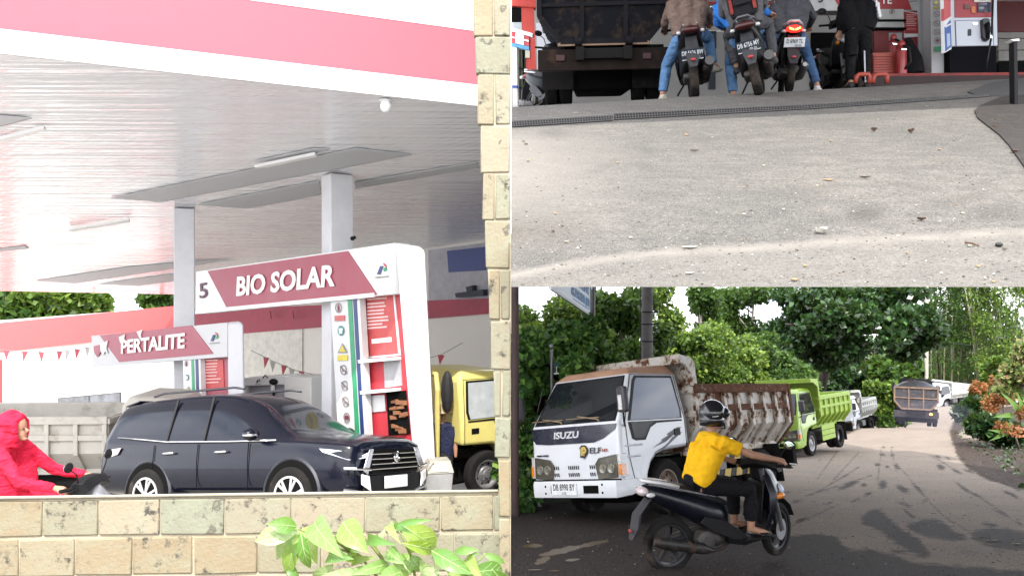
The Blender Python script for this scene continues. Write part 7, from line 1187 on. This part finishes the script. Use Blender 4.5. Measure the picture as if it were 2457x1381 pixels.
tree('feathery light green trees behind the ivy bank', gb(1330, 24), [pb(1290, 800, 24, 60, 38, 1.2), pb(1360, 770, 24.5, 50, 44, 1.2), pb(1310, 840, 23.5, 80, 30, 1), pb(1252, 770, 25, 14, 24, .6), pb(1420, 790, 25, 40, 50, 1.2)], LEAF_LIGHT, 14000, .13, seed=12, per=8, cr=.4, shell=.6, asp=.3)
tree('dark leafy tree beside the utility pole', gb(1490, 27), [pb(1460, 760, 27, 55, 50, 1.5), pb(1510, 790, 27.5, 55, 70, 1.5), pb(1436, 730, 27, 22, 22, 1), pb(1508, 725, 27, 28, 20, 1), pb(1560, 840, 28, 40, 50, 1.2), pb(1495, 850, 26.5, 60, 30, 1)], LEAF_MID, 14000, .15, seed=13, per=8, cr=.45, shell=.55)
tree('thin sunlit tree rising right of the utility pole', gb(1600, 30), [pb(1590, 740, 30, 26, 40, .8), pb(1580, 705, 30, 16, 20, .8), pb(1612, 770, 30, 14, 26, .6)], LEAF_LIGHT, 1800, .15, seed=14, per=7, cr=.4, shell=.3, trunk_r=.08)
for k, (lab, bl, mt, n) in enumerate([('vine-covered bush behind the rusty bed of the white lorry', [(1640, 860, 60, 50), (1690, 830, 50, 40), (1620, 815, 30, 26), (1700, 890, 70, 34)], LEAF_LIGHT, 8000), ('creeper mound between the white and green lorries', [(1770, 850, 50, 50), (1750, 900, 60, 34), (1800, 890, 40, 40), (1720, 800, 40, 24)], LEAF_LIGHT, 7000), ('shaded bush behind the green lorry bed guard', [(1850, 880, 50, 40), (1830, 830, 36, 30), (1880, 910, 60, 30)], LEAF_MID, 6000)]):
    tree(lab, gb(bl[0][0], 34 + 2 * k), [pb(a, c, 34 + 2 * k, rx, ry, 1.6) for a, c, rx, ry in bl], mt, int(n * 1.9), .15, 'bush', 'bush', seed=20 + k, per=9, cr=.5, shell=.7, trunk_r=.08)
tall = [('tall slender tree with wispy crown, sky showing through', 1690, 46, [(1690, 740, 26, 34), (1680, 700, 18, 20), (1700, 790, 36, 26)], LEAF_MID), ('tall pale-trunked tree next to the big dark tree', 1788, 48, [(1780, 720, 46, 40), (1810, 700, 36, 26), (1760, 770, 36, 40), (1800, 790, 36, 40)], LEAF_MID), ('spindly tree with feathery leaves against the bright sky', 1740, 50, [(1740, 705, 34, 26), (1735, 760, 30, 40), (1730, 810, 40, 26)], LEAF_LIGHT)]
for k, (lab, px, D, bl, mt) in enumerate(tall): tree(lab, gb(px, D), [pb(a, c, D, rx, ry, 1.4) for a, c, rx, ry in bl], mt, 5000, .20, seed=30 + k, per=5, cr=.6, shell=.35, trunk_r=.15, tmat=M('bark_pale', (.38, .33, .27), .85), limbs=9)
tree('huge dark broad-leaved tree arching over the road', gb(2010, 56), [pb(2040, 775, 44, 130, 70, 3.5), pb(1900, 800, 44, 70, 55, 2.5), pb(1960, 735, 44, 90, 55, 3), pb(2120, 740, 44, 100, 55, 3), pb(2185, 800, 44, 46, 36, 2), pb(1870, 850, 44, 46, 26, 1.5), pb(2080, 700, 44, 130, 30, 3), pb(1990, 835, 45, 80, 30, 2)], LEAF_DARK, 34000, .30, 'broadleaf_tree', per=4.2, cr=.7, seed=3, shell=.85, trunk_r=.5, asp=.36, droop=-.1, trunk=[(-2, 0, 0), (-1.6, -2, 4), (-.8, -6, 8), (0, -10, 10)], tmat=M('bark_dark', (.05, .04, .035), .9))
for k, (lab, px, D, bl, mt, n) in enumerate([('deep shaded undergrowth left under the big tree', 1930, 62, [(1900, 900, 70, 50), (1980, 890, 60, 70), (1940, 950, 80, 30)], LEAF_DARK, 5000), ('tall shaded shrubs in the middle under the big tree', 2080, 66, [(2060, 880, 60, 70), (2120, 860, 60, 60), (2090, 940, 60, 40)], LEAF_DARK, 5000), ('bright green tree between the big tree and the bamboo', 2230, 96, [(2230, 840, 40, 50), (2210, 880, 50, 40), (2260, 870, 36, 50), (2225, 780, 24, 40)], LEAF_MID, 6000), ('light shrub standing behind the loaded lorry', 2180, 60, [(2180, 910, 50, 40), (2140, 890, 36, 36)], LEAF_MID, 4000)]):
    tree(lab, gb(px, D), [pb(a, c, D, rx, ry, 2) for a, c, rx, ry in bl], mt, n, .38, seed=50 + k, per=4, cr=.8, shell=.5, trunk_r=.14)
for k, (lab, bl, mt) in enumerate([('rounded yellow-green bush right of the third lorry', [(2110, 940, 26, 22), (2118, 985, 30, 20)], LEAF_LIGHT), ('loose bush beside the loaded black lorry', [(2140, 955, 22, 40), (2130, 1000, 34, 16)], LEAF_LIGHT), ('low weeds along the verge behind the third lorry', [(2070, 1000, 30, 10), (2150, 1010, 30, 10)], LEAF_MID)]):
    tree(lab, gb(bl[0][0], 52 - k), [pb(a, c, 52 - k, rx, ry, 1) for a, c, rx, ry in bl], mt, 3500, .24, 'bush', 'bush', seed=60 + k, per=8, cr=.4, shell=.7, trunk_r=.05)
CULM = M('bamboo_culm', (.30, .29, .17), .6, var=.4, scale=2); CULD = M('bamboo_culm_dark', (.10, .10, .06), .7, var=.4); rb = random.Random(4)
for k, (lab, x0, x1, n, D) in enumerate([('dense bamboo clump just right of the power pole', 2225, 2300, 22, 84), ('bamboo clump with dark culms behind the far white lorry', 2290, 2360, 26, 88), ('bamboo clump leaning in from the far side', 2350, 2450, 24, 82)]):
    b0 = gb((x0 + x1) / 2, D); R = thing('bamboo_clump', lab, 'bamboo', b0, 'bamboo along the far bend'); Z0 = Vector(b0)
    for j in range(n):
        px = rb.uniform(x0, x1); lean = rb.gauss((px - (x0 + x1) / 2) * .5 - 10 * (k == 2), 14); d = D + rb.uniform(-2, 2); base = P(px, 935, d); base.z = G(base.x, d); top = P(px + lean, rb.uniform(560, 680), d); r = rb.uniform(.045, .085)
        mb = MB(); mb.tube([base, lerp(base, top, .5) + Vector((rb.uniform(-.2, .2), 0, 0)), top + Vector((lean * .02, 0, -.2))], [r, r * .8, r * .3], 6); mb.build('culm', CULM if rb.random() < .55 else CULD, R, world=True, smooth=180)
    C = []; Rr = []
    for j in range(90): C.append(P(rb.uniform(x0 - 15, x1 + 15), rb.choice([rb.uniform(560, 720), rb.uniform(640, 800), rb.uniform(760, 900)]), D - 1.5 + rb.uniform(-2, 2)) - Z0); Rr.append((.9, .9, .8))
    V, q = leaves_np(np.array([tuple(c) for c in C]), np.array(Rr), 9500, .36, 70 + k, .16, .6); mesh_np('foliage', V, q, LEAF_MID if k < 2 else LEAF_LIGHT, R)
gpost('power_pole', 'thin pale power pole beside the big tree at the road bend', 'utility pole', 2223, 58, .13, 1.5, M('pole_pale', (.36, .33, .29), .8))
for k, (nm, cat, lab, D, bl, mt, n, lf) in enumerate([
    ('shrub', 'shrub', 'dark glossy shrub at the road edge below the far lorry', 44, [(2342, 988, 30, 20), (2322, 992, 16, 12)], LEAF_DARK, 3000, .3), ('shrub', 'shrub', 'neat green bush in front of the far white lorry bed', 47, [(2352, 950, 16, 16)], LEAF_MID, 2500, .18), ('shrub', 'shrub', 'orange-tipped bush top in front of the far lorry', 47.5, [(2348, 930, 12, 8)], LEAF_RED, 700, .18),
    ('shrub', 'shrub', 'light green conifer-like shrub under the bamboo', 54, [(2375, 900, 20, 50), (2390, 930, 30, 26)], LEAF_LIGHT, 3000, .22), ('shrub', 'shrub', 'tall rust-orange shrub on the bank', 40, [(2400, 940, 11, 28), (2388, 972, 14, 14), (2410, 925, 7, 14)], LEAF_RED, 1500, .13), ('shrub', 'shrub', 'pale variegated shrub with pink blooms at the right', 34, [(2448, 880, 26, 50), (2456, 840, 24, 30), (2440, 930, 16, 20)], leafmat('leaf_variegated', [(0, (.05, .10, .02)), (.6, (.16, .22, .06)), (.85, (.40, .36, .14)), (1, (.5, .3, .22))]), 3600, .2),
    ('shrub', 'shrub', 'low leafy plants in shade on the bank', 30, [(2390, 1040, 44, 30), (2430, 1060, 40, 30), (2360, 1020, 24, 14)], LEAF_DARK, 4200, .24), ('shrub', 'shrub', 'orange-flowered foliage at the right edge', 29, [(2446, 990, 14, 16), (2420, 1025, 10, 8)], LEAF_RED, 350, .12)]):
    tree(lab, gb(bl[0][0], D), [pb(a, c, D, rx, ry, .8) for a, c, rx, ry in bl], mt, n, lf, nm, cat, seed=80 + k, per=9, cr=.35, shell=.6, trunk_r=.04)
gl = thing('ginger_plant', 'plant with long arching strap leaves on the bank at the right', 'plant', gb(2425, 30)); SLF = leafmat('leaf_strap', [(0, (.05, .13, .03)), (1, (.16, .28, .06))])
for a, b_, w in [((2425, 1000), (2400, 940), 14), ((2430, 1000), (2440, 940), 14), ((2425, 1000), (2382, 1000), 13), ((2435, 1000), (2460, 960), 14), ((2425, 1010), (2385, 1050), 13), ((2440, 1010), (2462, 1050), 13), ((2420, 1030), (2372, 1058), 12), ((2440, 990), (2456, 930), 11), ((2410, 1050), (2370, 1030), 12)]: leaf(a, b_, w, gl, 29.5, 29, SLF, sag=.3)
for k, (lab, bl) in enumerate([('tall banana-like leaf tip behind the rusty bed', [((1842, 940), (1850, 905), 14), ((1838, 942), (1836, 912), 12)])]):
    R = thing('banana_plant', lab, 'plant', gb(1842, 29))
    for a, b_, w in bl: leaf(a, b_, w, R, 29, 29, SLF)
# far wood closing the view, and weeds on the banks
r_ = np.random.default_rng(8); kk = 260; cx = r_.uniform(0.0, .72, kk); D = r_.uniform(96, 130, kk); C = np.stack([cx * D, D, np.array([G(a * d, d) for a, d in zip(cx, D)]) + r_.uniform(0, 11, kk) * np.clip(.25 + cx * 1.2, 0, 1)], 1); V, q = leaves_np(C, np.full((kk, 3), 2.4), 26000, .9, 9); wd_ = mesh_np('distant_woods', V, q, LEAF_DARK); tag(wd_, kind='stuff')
kk = 300; px = r_.uniform(2295, 2470, kk); py = r_.uniform(1035, 1170, kk); ok = py < 1050 + (px - 2300) * .75; C = np.array([tuple(GP(a, c, .04)) for a, c in zip(px[ok], py[ok])]); V, q = leaves_np(C, np.full((len(C), 3), .16), 450, .10, 10); tag(mesh_np('weeds', V, q, LEAF_DARK), kind='stuff')
for px, py, L, W, k, lab in [(1330, 1371, 22, 5, 0, 'yellow leaf on the dark mud at the bottom edge'), (1284, 1368, 34, 4, 2, 'pale dry stalk on the mud at the bottom edge'), (2385, 1298, 40, 9, 2, 'pale torn leaf lying in the pothole'), (2440, 1306, 26, 8, 2, 'straw-coloured leaf at the right of the pothole'), (2355, 1290, 12, 5, 3, 'small green leaf at the pothole edge'), (1288, 1222, 26, 8, 0, 'reddish brown husk under the white lorry bumper'), (2102, 1275, 6, 4, 3, 'tiny yellow leaf on the light road'), (2361, 1110, 16, 3, 2, 'pale stick on the dark verge'), (1966, 1105, 8, 4, 0, 'small tan leaf on the road before the green lorry'), (1891, 1110, 10, 2, 2, 'white scrap on the road by the rusty lorry wheel')]:
    litter('dry_leaf', px, py, L, W, DRY[k], lab, 'leaf', .1, .3, None, GP)
def wire(label, pts, D0, D1):
    mb = MB(); n = len(pts); mb.tube([P(a, c, D0 + (D1 - D0) * i / (n - 1)) for i, (a, c) in enumerate(pts)], .02, 5); tag(mb.build('overhead_wire', BLACK), label, 'wire')
wire('black overhead wire crossing in front of the big dark tree', [(1905, 684), (1960, 712), (2010, 738), (2070, 765), (2130, 785), (2223, 815), (2330, 828)], 36, 58)
# lettering becomes plain meshes
bpy.context.view_layer.update(); dg = bpy.context.evaluated_depsgraph_get()
for o in [o for o in bpy.data.objects if o.type == 'FONT']:
    me = bpy.data.meshes.new_from_object(o.evaluated_get(dg)); nm = o.name; n = bpy.data.objects.new('tmp', me); COL.objects.link(n); n.parent = o.parent; n.matrix_local = o.matrix_local.copy()
    for k in ('label', 'category', 'group', 'kind'):
        if k in o: n[k] = o[k]
    bpy.data.objects.remove(o); n.name = nm
